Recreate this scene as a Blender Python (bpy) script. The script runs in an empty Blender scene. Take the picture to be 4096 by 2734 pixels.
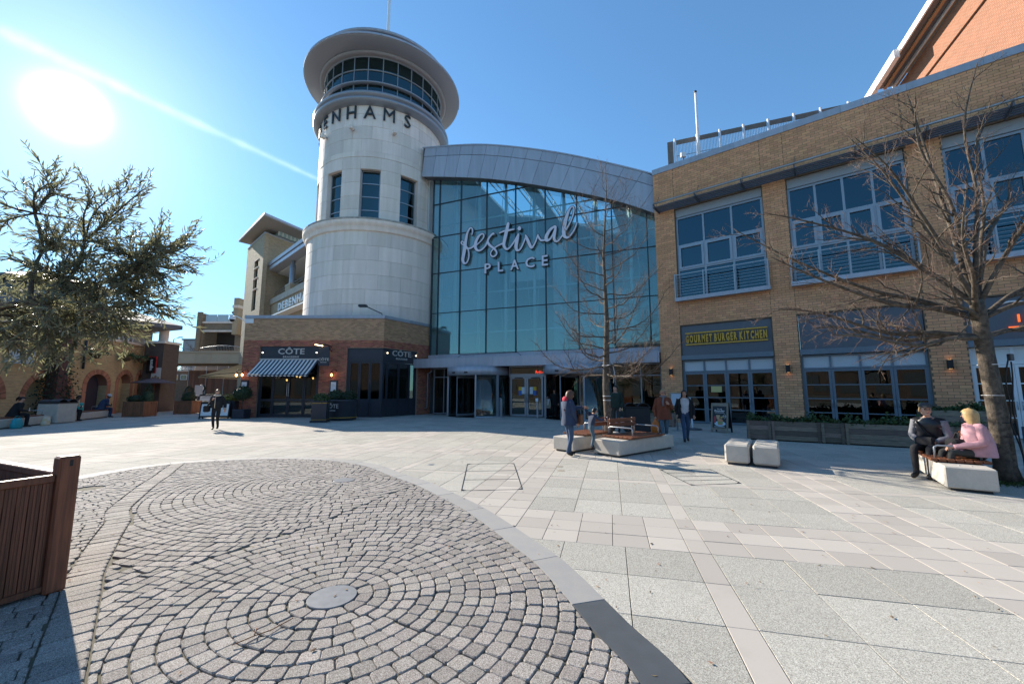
import bpy, bmesh, math, random
from mathutils import Vector, Matrix, Quaternion
R = math.radians
C = bpy.context.scene.collection
SC = bpy.context.scene
# ---------------------------------------------------------------- camera, sky, sun
CAMH = 1.6
FPX, PITCH = 1610.0, 6.8
cam = bpy.data.objects.new('camera', bpy.data.cameras.new('camera'))
C.objects.link(cam); SC.camera = cam
cam.location = (0, 0, CAMH); cam.rotation_euler = (R(90 + PITCH), 0, 0)
cam.data.sensor_width = 36; cam.data.lens = 36 * FPX / 4096
cam.data.clip_start = 0.05; cam.data.clip_end = 3000
SUN_AZ, SUN_EL = -50.0, 25.8            # degrees; azimuth measured from +Y towards +X
SUND = Vector((math.sin(R(SUN_AZ)) * math.cos(R(SUN_EL)), math.cos(R(SUN_AZ)) * math.cos(R(SUN_EL)), math.sin(R(SUN_EL))))
W = bpy.data.worlds.new('World'); SC.world = W; W.use_nodes = True
def build_sky():
    nt = W.node_tree; nt.nodes.clear(); n = nt.nodes.new; L = nt.links.new
    out = n('ShaderNodeOutputWorld'); bg = n('ShaderNodeBackground'); sky = n('ShaderNodeTexSky')
    sky.sky_type = 'NISHITA'; sky.sun_disc = False; sky.sun_elevation = R(SUN_EL); sky.sun_rotation = R(SUN_AZ)
    sky.air_density = 1.0; sky.dust_density = 0.08; sky.ozone_density = 3.0; sky.altitude = 60
    bg.inputs['Strength'].default_value = 0.12
    geo = n('ShaderNodeNewGeometry')
    nrm = n('ShaderNodeVectorMath'); nrm.operation = 'NORMALIZE'; L(geo.outputs['Incoming'], nrm.inputs[0])
    inv = n('ShaderNodeVectorMath'); inv.operation = 'SCALE'; inv.inputs['Scale'].default_value = -1; L(nrm.outputs[0], inv.inputs[0])
    def m(op, a, b=None, clamp=False):
        x = n('ShaderNodeMath'); x.operation = op; x.use_clamp = clamp
        for i, v in enumerate((a, b)):
            if v is None: continue
            if isinstance(v, (int, float)): x.inputs[i].default_value = v
            else: L(v, x.inputs[i])
        return x.outputs[0]
    def dot(v):
        d = n('ShaderNodeVectorMath'); d.operation = 'DOT_PRODUCT'; L(inv.outputs[0], d.inputs[0]); d.inputs[1].default_value = v
        return d.outputs['Value']
    c = m('MAXIMUM', dot(SUND), 0.0)
    # the sun's aureole: disc, inner and wide halo of the hazy air round it
    g1 = m('MULTIPLY', m('POWER', c, 2600.0), 22.0)
    g2 = m('MULTIPLY', m('POWER', c, 60.0), 1.1)
    g3 = m('MULTIPLY', m('POWER', c, 16.0), 0.12)
    glow = m('ADD', m('ADD', g1, g2), g3)
    # contrail: a thin band round a great circle that starts at the sun
    a = Vector((-1.2071, 0.9053, 0.8540)).normalized(); b = Vector((-0.5085, 0.9437, 0.5313)).normalized()
    nv = a.cross(b).normalized()
    off = m('ABSOLUTE', dot(nv))
    tdir = (b - a * a.dot(b)).normalized()
    t = m('ARCTAN2', dot(tdir), dot(a))
    nz = n('ShaderNodeTexNoise'); nz.inputs['Scale'].default_value = 26; nz.inputs['Detail'].default_value = 5
    L(inv.outputs[0], nz.inputs['Vector'])
    wid = m('ADD', m('MULTIPLY', m('MAXIMUM', m('SUBTRACT', 0.55, t), 0.0), 0.011), 0.0019)
    wid = m('MULTIPLY', wid, m('ADD', nz.outputs['Fac'], 0.55))
    band = m('POWER', 2.718, m('MULTIPLY', m('POWER', m('DIVIDE', off, wid), 2.0), -1.0))
    fade = m('MULTIPLY', m('SUBTRACT', 1.0, m('MULTIPLY', t, 0.9), True), m('GREATER_THAN', t, -0.6))
    band = m('MULTIPLY', m('MULTIPLY', band, fade), m('MULTIPLY', nz.outputs['Fac'], 2.0))
    add = m('ADD', glow, band)
    comb = n('ShaderNodeCombineColor')
    L(add, comb.inputs[0]); L(m('MULTIPLY', add, 0.97), comb.inputs[1]); L(m('MULTIPLY', add, 0.92), comb.inputs[2])
    mix = n('ShaderNodeMix'); mix.data_type = 'RGBA'; mix.blend_type = 'ADD'; mix.inputs['Factor'].default_value = 1
    tint = n('ShaderNodeMix'); tint.data_type = 'RGBA'; tint.blend_type = 'MULTIPLY'; tint.inputs['Factor'].default_value = 1
    gam = n('ShaderNodeGamma'); gam.inputs['Gamma'].default_value = 0.8; L(sky.outputs[0], gam.inputs['Color']); L(gam.outputs[0], tint.inputs['A']); tint.inputs['B'].default_value = SKY_TINT
    L(tint.outputs['Result'], mix.inputs['A']); L(comb.outputs[0], mix.inputs['B'])
    L(mix.outputs['Result'], bg.inputs['Color']); L(bg.outputs[0], out.inputs['Surface'])
SKY_TINT = (0.62, 0.95, 1.15, 1)
build_sky()
sun = bpy.data.objects.new('sun', bpy.data.lights.new('sun', 'SUN')); C.objects.link(sun)
sun.data.energy = 4.3; sun.data.angle = R(0.55); sun.data.color = (1, 0.91, 0.78)
sun.rotation_euler = SUND.to_track_quat('Z', 'Y').to_euler()
vs = SC.view_settings
vs.view_transform = 'Standard'; vs.look = 'None'; vs.gamma = 1; vs.use_curve_mapping = False; vs.exposure = 1.17
SC.render.engine = 'CYCLES'
SC.cycles.max_bounces = 8; SC.cycles.transparent_max_bounces = 12; SC.cycles.sample_clamp_indirect = 6
SC.cycles.use_denoising = True; SC.cycles.caustics_reflective = False; SC.cycles.caustics_refractive = False

def cam_px(p):
    """where a point lands in a 4096-wide frame, and its depth (used only to rank pieces by how large they show)"""
    c, s = math.cos(R(PITCH)), math.sin(R(PITCH))
    z = p[2] - CAMH; d = p[1] * c + z * s; u = -p[1] * s + z * c
    if d < 0.1: return None
    return (2048 + p[0] / d * FPX, 1367 - u / d * FPX, d)
def shows(p, mg=60):
    q = cam_px(p)
    return q is not None and -mg < q[0] < 4096 + mg and -mg < q[1] < 2734 + mg

# ---------------------------------------------------------------- materials
MATS = {}
def mat(name, col, rough=0.75, metal=0.0, var=0.0, noise=None, col2=None, bump=None, spec=0.4, brickmap=None, emit=None, hue=0.0, fleck=None, wave=None, spots=None):
    if name in MATS: return MATS[name]
    m = bpy.data.materials.new(name); m.use_nodes = True; MATS[name] = m
    nt = m.node_tree; nt.nodes.clear(); n = nt.nodes.new; L = nt.links.new
    out = n('ShaderNodeOutputMaterial'); p = n('ShaderNodeBsdfPrincipled'); L(p.outputs[0], out.inputs[0])
    p.inputs['Roughness'].default_value = rough; p.inputs['Metallic'].default_value = metal
    p.inputs['Specular IOR Level'].default_value = spec
    rgb = n('ShaderNodeRGB'); rgb.outputs[0].default_value = (*col, 1); cur = rgb.outputs[0]
    geo = n('ShaderNodeNewGeometry'); oi = n('ShaderNodeObjectInfo')
    def mixc(a, b, f, mode='MIX'):
        x = n('ShaderNodeMix'); x.data_type = 'RGBA'; x.blend_type = mode
        for k, v in (('A', a), ('B', b), ('Factor', f)):
            if isinstance(v, (int, float)): x.inputs[k].default_value = v
            elif isinstance(v, tuple): x.inputs[k].default_value = v
            else: L(v, x.inputs[k])
        return x.outputs['Result']
    def tex(scale, det=4, rgh=0.55):
        t = n('ShaderNodeTexNoise'); t.inputs['Scale'].default_value = scale; t.inputs['Detail'].default_value = det
        t.inputs['Roughness'].default_value = rgh; L(geo.outputs['Position'], t.inputs['Vector']); return t.outputs['Fac']
    def ramp(f, a, b):
        r = n('ShaderNodeMapRange'); L(f, r.inputs[0]); r.inputs[1].default_value = a; r.inputs[2].default_value = b; return r.outputs[0]
    if noise:
        c2 = col2 or tuple(c * 0.6 for c in col)
        for sc_, amt in noise:
            cur = mixc(cur, (*c2, 1), mixf(n, L, ramp(tex(sc_), 0.38, 0.66), amt))
    if fleck:      # (scale, dark colour, light colour): aggregate grains
        v = n('ShaderNodeTexVoronoi'); v.inputs['Scale'].default_value = fleck[0]; L(geo.outputs['Position'], v.inputs['Vector'])
        sep = n('ShaderNodeSeparateColor'); L(v.outputs['Color'], sep.inputs[0])
        cur = mixc(cur, (*fleck[1], 1), mixf(n, L, ramp(sep.outputs[0], 0.62, 0.66), 0.75))
        cur = mixc(cur, (*fleck[2], 1), mixf(n, L, ramp(sep.outputs[1], 0.78, 0.82), 0.75))
    if spots:      # (scale, radius, colour): gum marks and drips
        v = n('ShaderNodeTexVoronoi'); v.inputs['Scale'].default_value = spots[0]; L(geo.outputs['Position'], v.inputs['Vector'])
        cur = mixc(cur, (*spots[2], 1), mixf(n, L, ramp(v.outputs['Distance'], spots[1], spots[1]*0.7), 0.65))
        cur = mixc(cur, (*spots[2], 1), mixf(n, L, ramp(tex(0.9, 8, 0.7), 0.56, 0.75), 0.45))
    if wave:       # (axis vector, scale, second colour): planed stripes / wood grain along an axis
        mp = n('ShaderNodeMapping'); L(geo.outputs['Position'], mp.inputs[0]); mp.inputs['Scale'].default_value = wave[0]
        t = n('ShaderNodeTexNoise'); t.inputs['Scale'].default_value = wave[1]; t.inputs['Detail'].default_value = 6; L(mp.outputs[0], t.inputs['Vector'])
        cur = mixc(cur, (*wave[2], 1), ramp(t.outputs['Fac'], 0.35, 0.7))
    if var or hue:
        a = n('ShaderNodeMath'); a.operation = 'MULTIPLY_ADD'; L(oi.outputs['Random'], a.inputs[0]); a.inputs[1].default_value = 7.31
        L(geo.outputs['Random Per Island'], a.inputs[2])
        f = n('ShaderNodeMath'); f.operation = 'FRACT'; L(a.outputs[0], f.inputs[0])
        hsv = n('ShaderNodeHueSaturation'); L(cur, hsv.inputs['Color'])
        r = n('ShaderNodeMapRange'); L(f.outputs[0], r.inputs[0]); r.inputs[3].default_value = 1 - var; r.inputs[4].default_value = 1 + var; L(r.outputs[0], hsv.inputs['Value'])
        if hue:
            g = n('ShaderNodeMath'); g.operation = 'MULTIPLY'; L(f.outputs[0], g.inputs[0]); g.inputs[1].default_value = 17.7
            h = n('ShaderNodeMath'); h.operation = 'FRACT'; L(g.outputs[0], h.inputs[0])
            r2 = n('ShaderNodeMapRange'); L(h.outputs[0], r2.inputs[0]); r2.inputs[3].default_value = 0.5 - hue; r2.inputs[4].default_value = 0.5 + hue; L(r2.outputs[0], hsv.inputs['Hue'])
        cur = hsv.outputs[0]
    if brickmap:   # (scale, mortar colour, width, height): far brickwork read through the UV map in metres
        uv = n('ShaderNodeUVMap'); bt = n('ShaderNodeTexBrick'); L(uv.outputs[0], bt.inputs['Vector'])
        bt.inputs['Scale'].default_value = 1; bt.inputs['Brick Width'].default_value = brickmap[1]; bt.inputs['Row Height'].default_value = brickmap[2]
        bt.inputs['Mortar Size'].default_value = 0.008; bt.inputs['Color2'].default_value = (*[c * 0.72 for c in col], 1)
        L(cur, bt.inputs['Color1']); bt.inputs['Mortar'].default_value = (*brickmap[0], 1); cur = bt.outputs[0]
        bp = n('ShaderNodeBump'); bp.invert = True; bp.inputs['Distance'].default_value = 0.01; bp.inputs['Strength'].default_value = 0.5
        L(bt.outputs['Fac'], bp.inputs['Height']); L(bp.outputs[0], p.inputs['Normal'])
    L(cur, p.inputs['Base Color'])
    if bump:
        bp = n('ShaderNodeBump'); bp.inputs['Strength'].default_value = bump[1]; bp.inputs['Distance'].default_value = bump[2] if len(bump) > 2 else 0.01
        L(tex(bump[0], 5, 0.65), bp.inputs['Height']); L(bp.outputs[0], p.inputs['Normal'])
    if emit:
        p.inputs['Emission Color'].default_value = (*emit[0], 1); p.inputs['Emission Strength'].default_value = emit[1]
    return m
def mixf(n, L, f, amt):
    x = n('ShaderNodeMath'); x.operation = 'MULTIPLY'; L(f, x.inputs[0]); x.inputs[1].default_value = amt; return x.outputs[0]
def glass(name, tint, refl, rcol=(1, 1, 1), rough=0.0, fres=0.6):
    m = bpy.data.materials.new(name); m.use_nodes = True; MATS[name] = m
    nt = m.node_tree; nt.nodes.clear(); n = nt.nodes.new; L = nt.links.new
    out = n('ShaderNodeOutputMaterial'); t = n('ShaderNodeBsdfTransparent'); t.inputs[0].default_value = (*tint, 1)
    g = n('ShaderNodeBsdfGlossy'); g.inputs['Color'].default_value = (*rcol, 1); g.inputs['Roughness'].default_value = rough
    lw = n('ShaderNodeLayerWeight'); lw.inputs[0].default_value = 0.25
    ma = n('ShaderNodeMath'); ma.operation = 'MULTIPLY_ADD'; ma.use_clamp = True; L(lw.outputs['Fresnel'], ma.inputs[0]); ma.inputs[1].default_value = fres; ma.inputs[2].default_value = refl
    tc = n('ShaderNodeNewGeometry'); nz = n('ShaderNodeTexNoise'); nz.inputs['Scale'].default_value = 0.55; L(tc.outputs['Position'], nz.inputs['Vector'])
    bp = n('ShaderNodeBump'); bp.inputs['Strength'].default_value = 0.03; bp.inputs['Distance'].default_value = 0.05; L(nz.outputs['Fac'], bp.inputs['Height']); L(bp.outputs[0], g.inputs['Normal'])
    mx = n('ShaderNodeMixShader'); L(ma.outputs[0], mx.inputs[0]); L(t.outputs[0], mx.inputs[1]); L(g.outputs[0], mx.inputs[2]); L(mx.outputs[0], out.inputs[0])
    return m
def emis(name, col, s):
    m = bpy.data.materials.new(name); m.use_nodes = True; MATS[name] = m
    nt = m.node_tree; nt.nodes.clear(); out = nt.nodes.new('ShaderNodeOutputMaterial'); e = nt.nodes.new('ShaderNodeEmission')
    e.inputs[0].default_value = (*col, 1); e.inputs[1].default_value = s; nt.links.new(e.outputs[0], out.inputs[0]); return m

# ---------------------------------------------------------------- mesh building
class MB:
    def __init__(self): self.v = []; self.f = []; self.m = []; self.s = []; self.uv = {}
    def face(self, idx, m=0, s=False): self.f.append(tuple(idx)); self.m.append(m); self.s.append(s)
    def poly(self, pts, m=0, s=False):
        b = len(self.v); self.v += [tuple(p) for p in pts]; self.face(range(b, b + len(pts)), m, s)
    def box(self, x0, y0, z0, x1, y1, z1, m=0, M=None, nobot=False):
        b = len(self.v)
        P = [(x0,y0,z0),(x1,y0,z0),(x1,y1,z0),(x0,y1,z0),(x0,y0,z1),(x1,y0,z1),(x1,y1,z1),(x0,y1,z1)]
        if M is not None: P = [tuple(M @ Vector(p)) for p in P]
        self.v += P
        for q in ((0,1,5,4),(1,2,6,5),(2,3,7,6),(3,0,4,7),(4,5,6,7),(3,2,1,0)): self.face([b + i for i in q], m)
    def bbox(self, x0, y0, z0, x1, y1, z1, e=0.02, m=0, M=None):     # box with chamfered edges
        rings = []
        for z, d in ((z0, e), (z0 + e, 0), (z1 - e, 0), (z1, e)):
            rings.append([(x0+d+e*(d==0),y0+d,z),(x1-d-e*(d==0),y0+d,z),(x1-d,y0+d+e*(d==0),z),(x1-d,y1-d-e*(d==0),z),(x1-d-e*(d==0),y1-d,z),(x0+d+e*(d==0),y1-d,z),(x0+d,y1-d-e*(d==0),z),(x0+d,y0+d+e*(d==0),z)])
        if M is not None: rings = [[tuple(M @ Vector(p)) for p in r] for r in rings]
        self.loft(rings, m, True, True, False)
    def loft(self, rings, m=0, c0=True, c1=True, s=True, close=True):
        b = len(self.v); k = len(rings[0])
        for r in rings: self.v += [tuple(p) for p in r]
        for i in range(len(rings) - 1):
            for j in range(k if close else k - 1):
                a = b + i * k + j; d = b + i * k + (j + 1) % k
                self.face((a, d, d + k, a + k), m, s)
        if c0: self.face([b + j for j in reversed(range(k))], m, False)
        if c1: self.face([b + (len(rings) - 1) * k + j for j in range(k)], m, False)
    def tube(self, pts, rad, n=6, m=0, caps=True, s=True):
        pts = [Vector(p) for p in pts]; rings = []
        if not isinstance(rad, (list, tuple)): rad = [rad] * len(pts)
        up = None
        for i, p in enumerate(pts):
            d = (pts[min(i + 1, len(pts) - 1)] - pts[max(i - 1, 0)])
            if d.length < 1e-9: d = Vector((0, 0, 1))
            d.normalize()
            if up is None: up = Vector((0, 0, 1)) if abs(d.z) < 0.9 else Vector((1, 0, 0))
            a = d.cross(up)
            if a.length < 1e-4: a = d.cross(Vector((0.3, 1, 0.2)))
            a.normalize(); up = a.cross(d).normalized()
            rings.append([p + (a * math.cos(2*math.pi*k/n) + up * math.sin(2*math.pi*k/n)) * rad[i] for k in range(n)])
        self.loft(rings, m, caps, caps, s)
    def lathe(self, prof, n=24, c=(0,0,0), m=0, a0=0.0, a1=2*math.pi, s=True, caps=False):
        full = abs(a1 - a0 - 2*math.pi) < 1e-6; k = n if full else n + 1; rings = []
        for r, z in prof:
            rings.append([(c[0] + r*math.cos(a0 + (a1-a0)*j/n), c[1] + r*math.sin(a0 + (a1-a0)*j/n), c[2] + z) for j in range(k)])
        self.loft(rings, m, caps, caps, s, close=full)
    def prism(self, poly, z0, z1, m=0, M=None):
        a = [(p[0], p[1], z0) for p in poly]; b = [(p[0], p[1], z1) for p in poly]
        if M is not None: a = [tuple(M @ Vector(p)) for p in a]; b = [tuple(M @ Vector(p)) for p in b]
        self.loft([a, b], m, True, True, False)
    def yprism(self, poly, y0, y1, m=0):     # polygon in (x, z) pushed along y
        self.loft([[(p[0], y0, p[1]) for p in poly], [(p[0], y1, p[1]) for p in poly]], m, True, True, False)
    def ball(self, c, r, nu=10, nv=7, m=0, M=None, fn=None):
        rings = []
        for i in range(nv + 1):
            t = math.pi * i / nv; ring = []
            for j in range(nu):
                a = 2*math.pi*j/nu; d = Vector((math.sin(t)*math.cos(a), math.sin(t)*math.sin(a), -math.cos(t)))
                k = fn(d) if fn else 1
                q = Vector((c[0] + d.x*r[0]*k, c[1] + d.y*r[1]*k, c[2] + d.z*r[2]*k))
                ring.append(M @ q if M is not None else q)
            rings.append(ring)
        self.loft(rings, m, False, False, True)
    def mesh(self, name, mats):
        me = bpy.data.meshes.new(name)
        me.from_pydata(self.v, [], self.f)
        if not isinstance(mats, (list, tuple)): mats = [mats]
        for x in mats: me.materials.append(x)
        me.polygons.foreach_set('material_index', self.m); me.polygons.foreach_set('use_smooth', self.s)
        me.validate(clean_customdata=False)
        bm = bmesh.new(); bm.from_mesh(me); bmesh.ops.recalc_face_normals(bm, faces=bm.faces[:]); bm.to_mesh(me); bm.free()
        me.update(); return me
    def build(self, name, mats, parent=None, label=None, cat=None, group=None, kind=None, loc=None, rz=None):
        return put(name, self.mesh(name, mats), parent, label, cat, group, kind, loc, rz)
def tag(o, label=None, cat=None, group=None, kind=None):
    for k, v in (('label', label), ('category', cat), ('group', group), ('kind', kind)):
        if v: o[k] = v
    return o
def put(name, me, parent=None, label=None, cat=None, group=None, kind=None, loc=None, rz=None):
    o = bpy.data.objects.new(name, me); C.objects.link(o)
    if parent: o.parent = parent
    if loc is not None: o.location = loc
    if rz is not None: o.rotation_euler = (0, 0, rz)
    return tag(o, label, cat, group, kind)
def thing(name, label, cat, loc=(0,0,0), rz=0, group=None, kind=None):
    return put(name, None, None, label, cat, group, kind, loc, rz)
def copy_tree(o, parent=None, **kw):
    c = o.copy(); C.objects.link(c)
    if parent: c.parent = parent
    for ch in o.children: copy_tree(ch, c)
    for k, v in kw.items(): c[k] = v
    return c
def box_obj(name, b, m, parent, **k):
    q = MB(); q.box(*b); return q.build(name, m, parent, **k)
def uvbox(o, su=1.0):                        # planar UV in metres: u along the wall, v up
    me = o.data; uv = me.uv_layers.new(name='UVMap')
    for p in me.polygons:
        nn = p.normal
        for li in p.loop_indices:
            c = me.vertices[me.loops[li].vertex_index].co
            uv.data[li].uv = (c.x if abs(nn.y) >= abs(nn.x) else c.y, c.z)
    return o
def clip(poly, a, b):                        # keep what lies to the left of a->b
    out = []; dx, dy = b[0]-a[0], b[1]-a[1]
    def sd(p): return dx*(p[1]-a[1]) - dy*(p[0]-a[0])
    for i, p in enumerate(poly):
        q = poly[(i+1) % len(poly)]; s, t = sd(p), sd(q)
        if s >= 0: out.append(p)
        if s * t < 0:
            k = s / (s - t); out.append((p[0] + (q[0]-p[0])*k, p[1] + (q[1]-p[1])*k))
    return out
def inpoly(p, poly):
    r = False; j = len(poly) - 1
    for i in range(len(poly)):
        xi, yi = poly[i][0], poly[i][1]; xj, yj = poly[j][0], poly[j][1]
        if (yi > p[1]) != (yj > p[1]) and p[0] < (xj-xi)*(p[1]-yi)/(yj-yi) + xi: r = not r
        j = i
    return r
def catmull(P, n=8, closed=False):
    out = []; N = len(P)
    for i in range(N if closed else N - 1):
        g = lambda k: Vector(P[k % N]) if closed else Vector(P[max(0, min(N-1, k))])
        p0, p1, p2, p3 = g(i-1), g(i), g(i+1), g(i+2)
        for k in range(n):
            t = k / n
            out.append(0.5*((2*p1) + (p2-p0)*t + (2*p0-5*p1+4*p2-p3)*t*t + (3*p1-p0-3*p2+p3)*t**3))
    if not closed: out.append(Vector(P[-1]))
    return out
def area(p): return 0.5*sum(p[i][0]*p[(i+1)%len(p)][1] - p[(i+1)%len(p)][0]*p[i][1] for i in range(len(p)))
def shrink(poly, d):                         # inset a convex ccw polygon
    out = list(poly)
    for i in range(len(poly)):
        a, b = poly[i], poly[(i+1) % len(poly)]; l = math.hypot(b[0]-a[0], b[1]-a[1])
        if l < 1e-6: continue
        nx, ny = -(b[1]-a[1])/l*d, (b[0]-a[0])/l*d
        out = clip(out, (a[0]+nx, a[1]+ny), (b[0]+nx, b[1]+ny))
        if len(out) < 3: return None
    return out
def round_poly(poly, e):                     # cut the corners
    out = []; N = len(poly)
    for i in range(N):
        p, a, b = Vector(poly[i]), Vector(poly[i-1]), Vector(poly[(i+1) % N])
        for q in (a, b):
            d = q - p; l = d.length
            if l > 1e-6: out.append(tuple(p + d/l*min(e, l*0.4)))
    return out
_txt = {}
def text_mesh(body, size, depth, mats, bold=0.0, spacing=1.0, shear=0.0, align='CENTER', res=2, bevel=0):
    cu = bpy.data.curves.new('lettering', 'FONT'); cu.body = body; cu.size = size; cu.extrude = depth/2; mm = body == 'M'; cu.offset = 0.0 if mm else bold; bevel = bold if mm else bevel
    cu.space_character = spacing; cu.shear = shear; cu.align_x = align; cu.resolution_u = res; cu.bevel_depth = bevel
    o = bpy.data.objects.new('lettering', cu); C.objects.link(o); dg = bpy.context.evaluated_depsgraph_get()
    me = bpy.data.meshes.new_from_object(o.evaluated_get(dg)); bpy.data.objects.remove(o); bpy.data.curves.remove(cu)
    me.materials.clear()
    for x in (mats if isinstance(mats, (list, tuple)) else [mats]): me.materials.append(x)
    for p in me.polygons: p.material_index = 0
    return me
def facing_text(name, body, size, parent, x, y, z, m, depth=0.02, bold=0.0, spacing=1.0, align='CENTER', label=None, rz=0, sx=1, **k):
    """upright lettering on a wall: reads along local +x, faces local -y"""
    o = put(name, text_mesh(body, size, depth, m, bold, spacing, align=align), parent, label, loc=(x, y, z)); o.rotation_euler = (R(90), 0, rz)
    if sx != 1: o.scale = (sx, 1, 1)
    return o
# ---------------------------------------------------------------- palette
m_sett = mat('granite_sett', (0.325, 0.288, 0.255), 0.88, spec=0.2, var=0.17, hue=0.01, fleck=(260, (0.13, 0.115, 0.105), (0.52, 0.49, 0.45)), noise=[(3.0, 0.35)], bump=(170, 0.5, 0.006))
m_joint = mat('joint_sand', (0.11, 0.092, 0.07), 0.95, noise=[(9, 0.8)], col2=(0.1, 0.1, 0.06))
m_agg = mat('exposed_aggregate', (0.435, 0.41, 0.35), 0.9, spec=0.15, var=0.1, spots=(2.3, 0.05, (0.3, 0.285, 0.245)), fleck=(240, (0.2, 0.19, 0.175), (0.66, 0.64, 0.58)), noise=[(1.1, 0.3), (0.25, 0.3)], col2=(0.38, 0.355, 0.3), bump=(150, 0.35, 0.004))
m_buff = mat('buff_slab', (0.455, 0.415, 0.365), 0.88, spec=0.15, var=0.11, spots=(2.3, 0.05, (0.34, 0.3, 0.26)), noise=[(2.2, 0.3), (0.4, 0.3), (60, 0.25)], col2=(0.44, 0.395, 0.35), bump=(120, 0.15, 0.003))
m_slate = mat('kerb_slate', (0.32, 0.305, 0.285), 0.8, var=0.1, noise=[(5, 0.4), (50, 0.25)], col2=(0.25, 0.255, 0.26), bump=(70, 0.15, 0.003))
m_slated = mat('kerb_slate_dark', (0.075, 0.082, 0.09), 0.6, var=0.1, noise=[(6, 0.4)], col2=(0.05, 0.055, 0.06), bump=(70, 0.15, 0.003))
m_disc = mat('disc_slate', (0.2, 0.21, 0.225), 0.5, noise=[(14, 0.5)], col2=(0.13, 0.14, 0.15))
m_ground = mat('far_ground', (0.22, 0.21, 0.19), 0.9, noise=[(0.2, 0.4)])
m_mortar = mat('mortar', (0.2, 0.14, 0.09), 0.95, noise=[(20, 0.4)])
m_buffbrick = mat('buff_brick', (0.78, 0.39, 0.2), 0.85, var=0.15, hue=0.005, noise=[(30, 0.3), (0.5, 0.4), (2.5, 0.3)], col2=(0.56, 0.26, 0.125), bump=(60, 0.4, 0.004))
m_redbrick = mat('red_brick', (0.4, 0.135, 0.078), 0.85, var=0.32, hue=0.015, noise=[(25, 0.35)], col2=(0.13, 0.06, 0.05), bump=(60, 0.4, 0.004))
m_redmortar = mat('red_mortar', (0.36, 0.27, 0.2), 0.95, noise=[(20, 0.4)])
m_paleb = mat('weathered_buff_brick', (0.5, 0.3, 0.165), 0.88, var=0.22, hue=0.01, noise=[(20, 0.35), (0.7, 0.3)], col2=(0.37, 0.21, 0.12), bump=(60, 0.4, 0.004))
m_palemort = mat('pale_mortar', (0.3, 0.23, 0.15), 0.95)
m_stone = mat('portland_stone', (0.87, 0.75, 0.66), 0.75, wave=((2.2, 2.2, 0.16), 1.6, (0.73, 0.62, 0.525)), var=0.1, hue=0.008, noise=[(0.7, 0.25), (6, 0.25)], col2=(0.74, 0.615, 0.53), bump=(40, 0.12, 0.004))
m_stonedk = mat('weathered_stone', (0.5, 0.45, 0.39), 0.85, var=0.1, noise=[(2.5, 0.8)], col2=(0.22, 0.2, 0.17))
m_stonejt = mat('stone_joint', (0.55, 0.47, 0.4), 0.9)
m_clad = mat('grey_cladding', (0.43, 0.435, 0.48), 0.42, 0.3, var=0.1, wave=((3, 3, 0.2), 1.5, (0.37, 0.375, 0.41)), noise=[(1.5, 0.2)], col2=(0.36, 0.38, 0.43))
m_cladd = mat('dark_cladding', (0.11, 0.12, 0.14), 0.45, 0.3, var=0.05)
m_alu = mat('aluminium', (0.32, 0.35, 0.39), 0.4, 0.4, noise=[(8, 0.15)])
m_white = mat('white_paint', (0.78, 0.78, 0.77), 0.5)
m_whitemt = mat('white_metal', (0.72, 0.74, 0.76), 0.4)
m_dark = mat('dark_frame', (0.03, 0.035, 0.04), 0.45)
m_bluegrey = mat('blue_grey_frame', (0.16, 0.2, 0.235), 0.45, noise=[(9, 0.25)])
m_panelgrey = mat('fascia_grey', (0.12, 0.13, 0.15), 0.5, noise=[(1.5, 0.25)], col2=(0.095, 0.105, 0.12))
m_navy = mat('navy_panel', (0.035, 0.04, 0.052), 0.4, noise=[(3, 0.3)])
m_steel = mat('galvanised', (0.36, 0.38, 0.4), 0.45, 0.7)
m_conc = mat('cast_concrete', (0.58, 0.525, 0.45), 0.8, spots=(9, 0.06, (0.4, 0.36, 0.3)), noise=[(2.5, 0.5), (30, 0.25), (7, 0.4)], col2=(0.42, 0.39, 0.34), bump=(60, 0.2, 0.004))
m_wood = mat('seat_hardwood', (0.2, 0.07, 0.032), 0.55, var=0.2, wave=((4, 4, 40), 3.0, (0.14, 0.05, 0.02)))
m_plwood = mat('stained_timber', (0.22, 0.074, 0.036), 0.55, var=0.2, wave=((22, 22, 1.2), 2.5, (0.11, 0.038, 0.02)), bump=(40, 0.15, 0.003))
m_plwood2 = mat('stained_timber_mid', (0.27, 0.12, 0.06), 0.6, var=0.14, wave=((22, 22, 1.2), 2.5, (0.16, 0.07, 0.04)))
m_grey_wood = mat('weathered_plank', (0.29, 0.215, 0.16), 0.85, var=0.4, hue=0.02, wave=((2.0, 2.0, 40), 3.0, (0.13, 0.1, 0.08)), bump=(70, 0.3, 0.004))
m_bark = mat('bark', (0.17, 0.135, 0.1), 0.9, noise=[(14, 0.9), (4, 0.6)], col2=(0.05, 0.04, 0.03), bump=(45, 0.8, 0.02))
m_twig = mat('twig', (0.15, 0.1, 0.075), 0.8, noise=[(5, 0.6)], col2=(0.22, 0.17, 0.12))
m_leaf = mat('shrub_leaf', (0.05, 0.085, 0.025), 0.55, var=0.5, hue=0.03)
m_leafdk = mat('clipped_leaf', (0.028, 0.05, 0.022), 0.6, var=0.5, hue=0.02)
m_soil = mat('soil', (0.03, 0.022, 0.016), 0.95)
m_black = mat('black', (0.012, 0.012, 0.014), 0.5)
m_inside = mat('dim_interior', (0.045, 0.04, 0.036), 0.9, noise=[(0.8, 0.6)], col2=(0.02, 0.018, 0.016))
m_floorin = mat('interior_floor', (0.3, 0.27, 0.23), 0.5)
m_gold = mat('gold_letter', (0.62, 0.36, 0.045), 0.5)
m_silver = mat('silver_letter', (0.5, 0.48, 0.45), 0.5)
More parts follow.
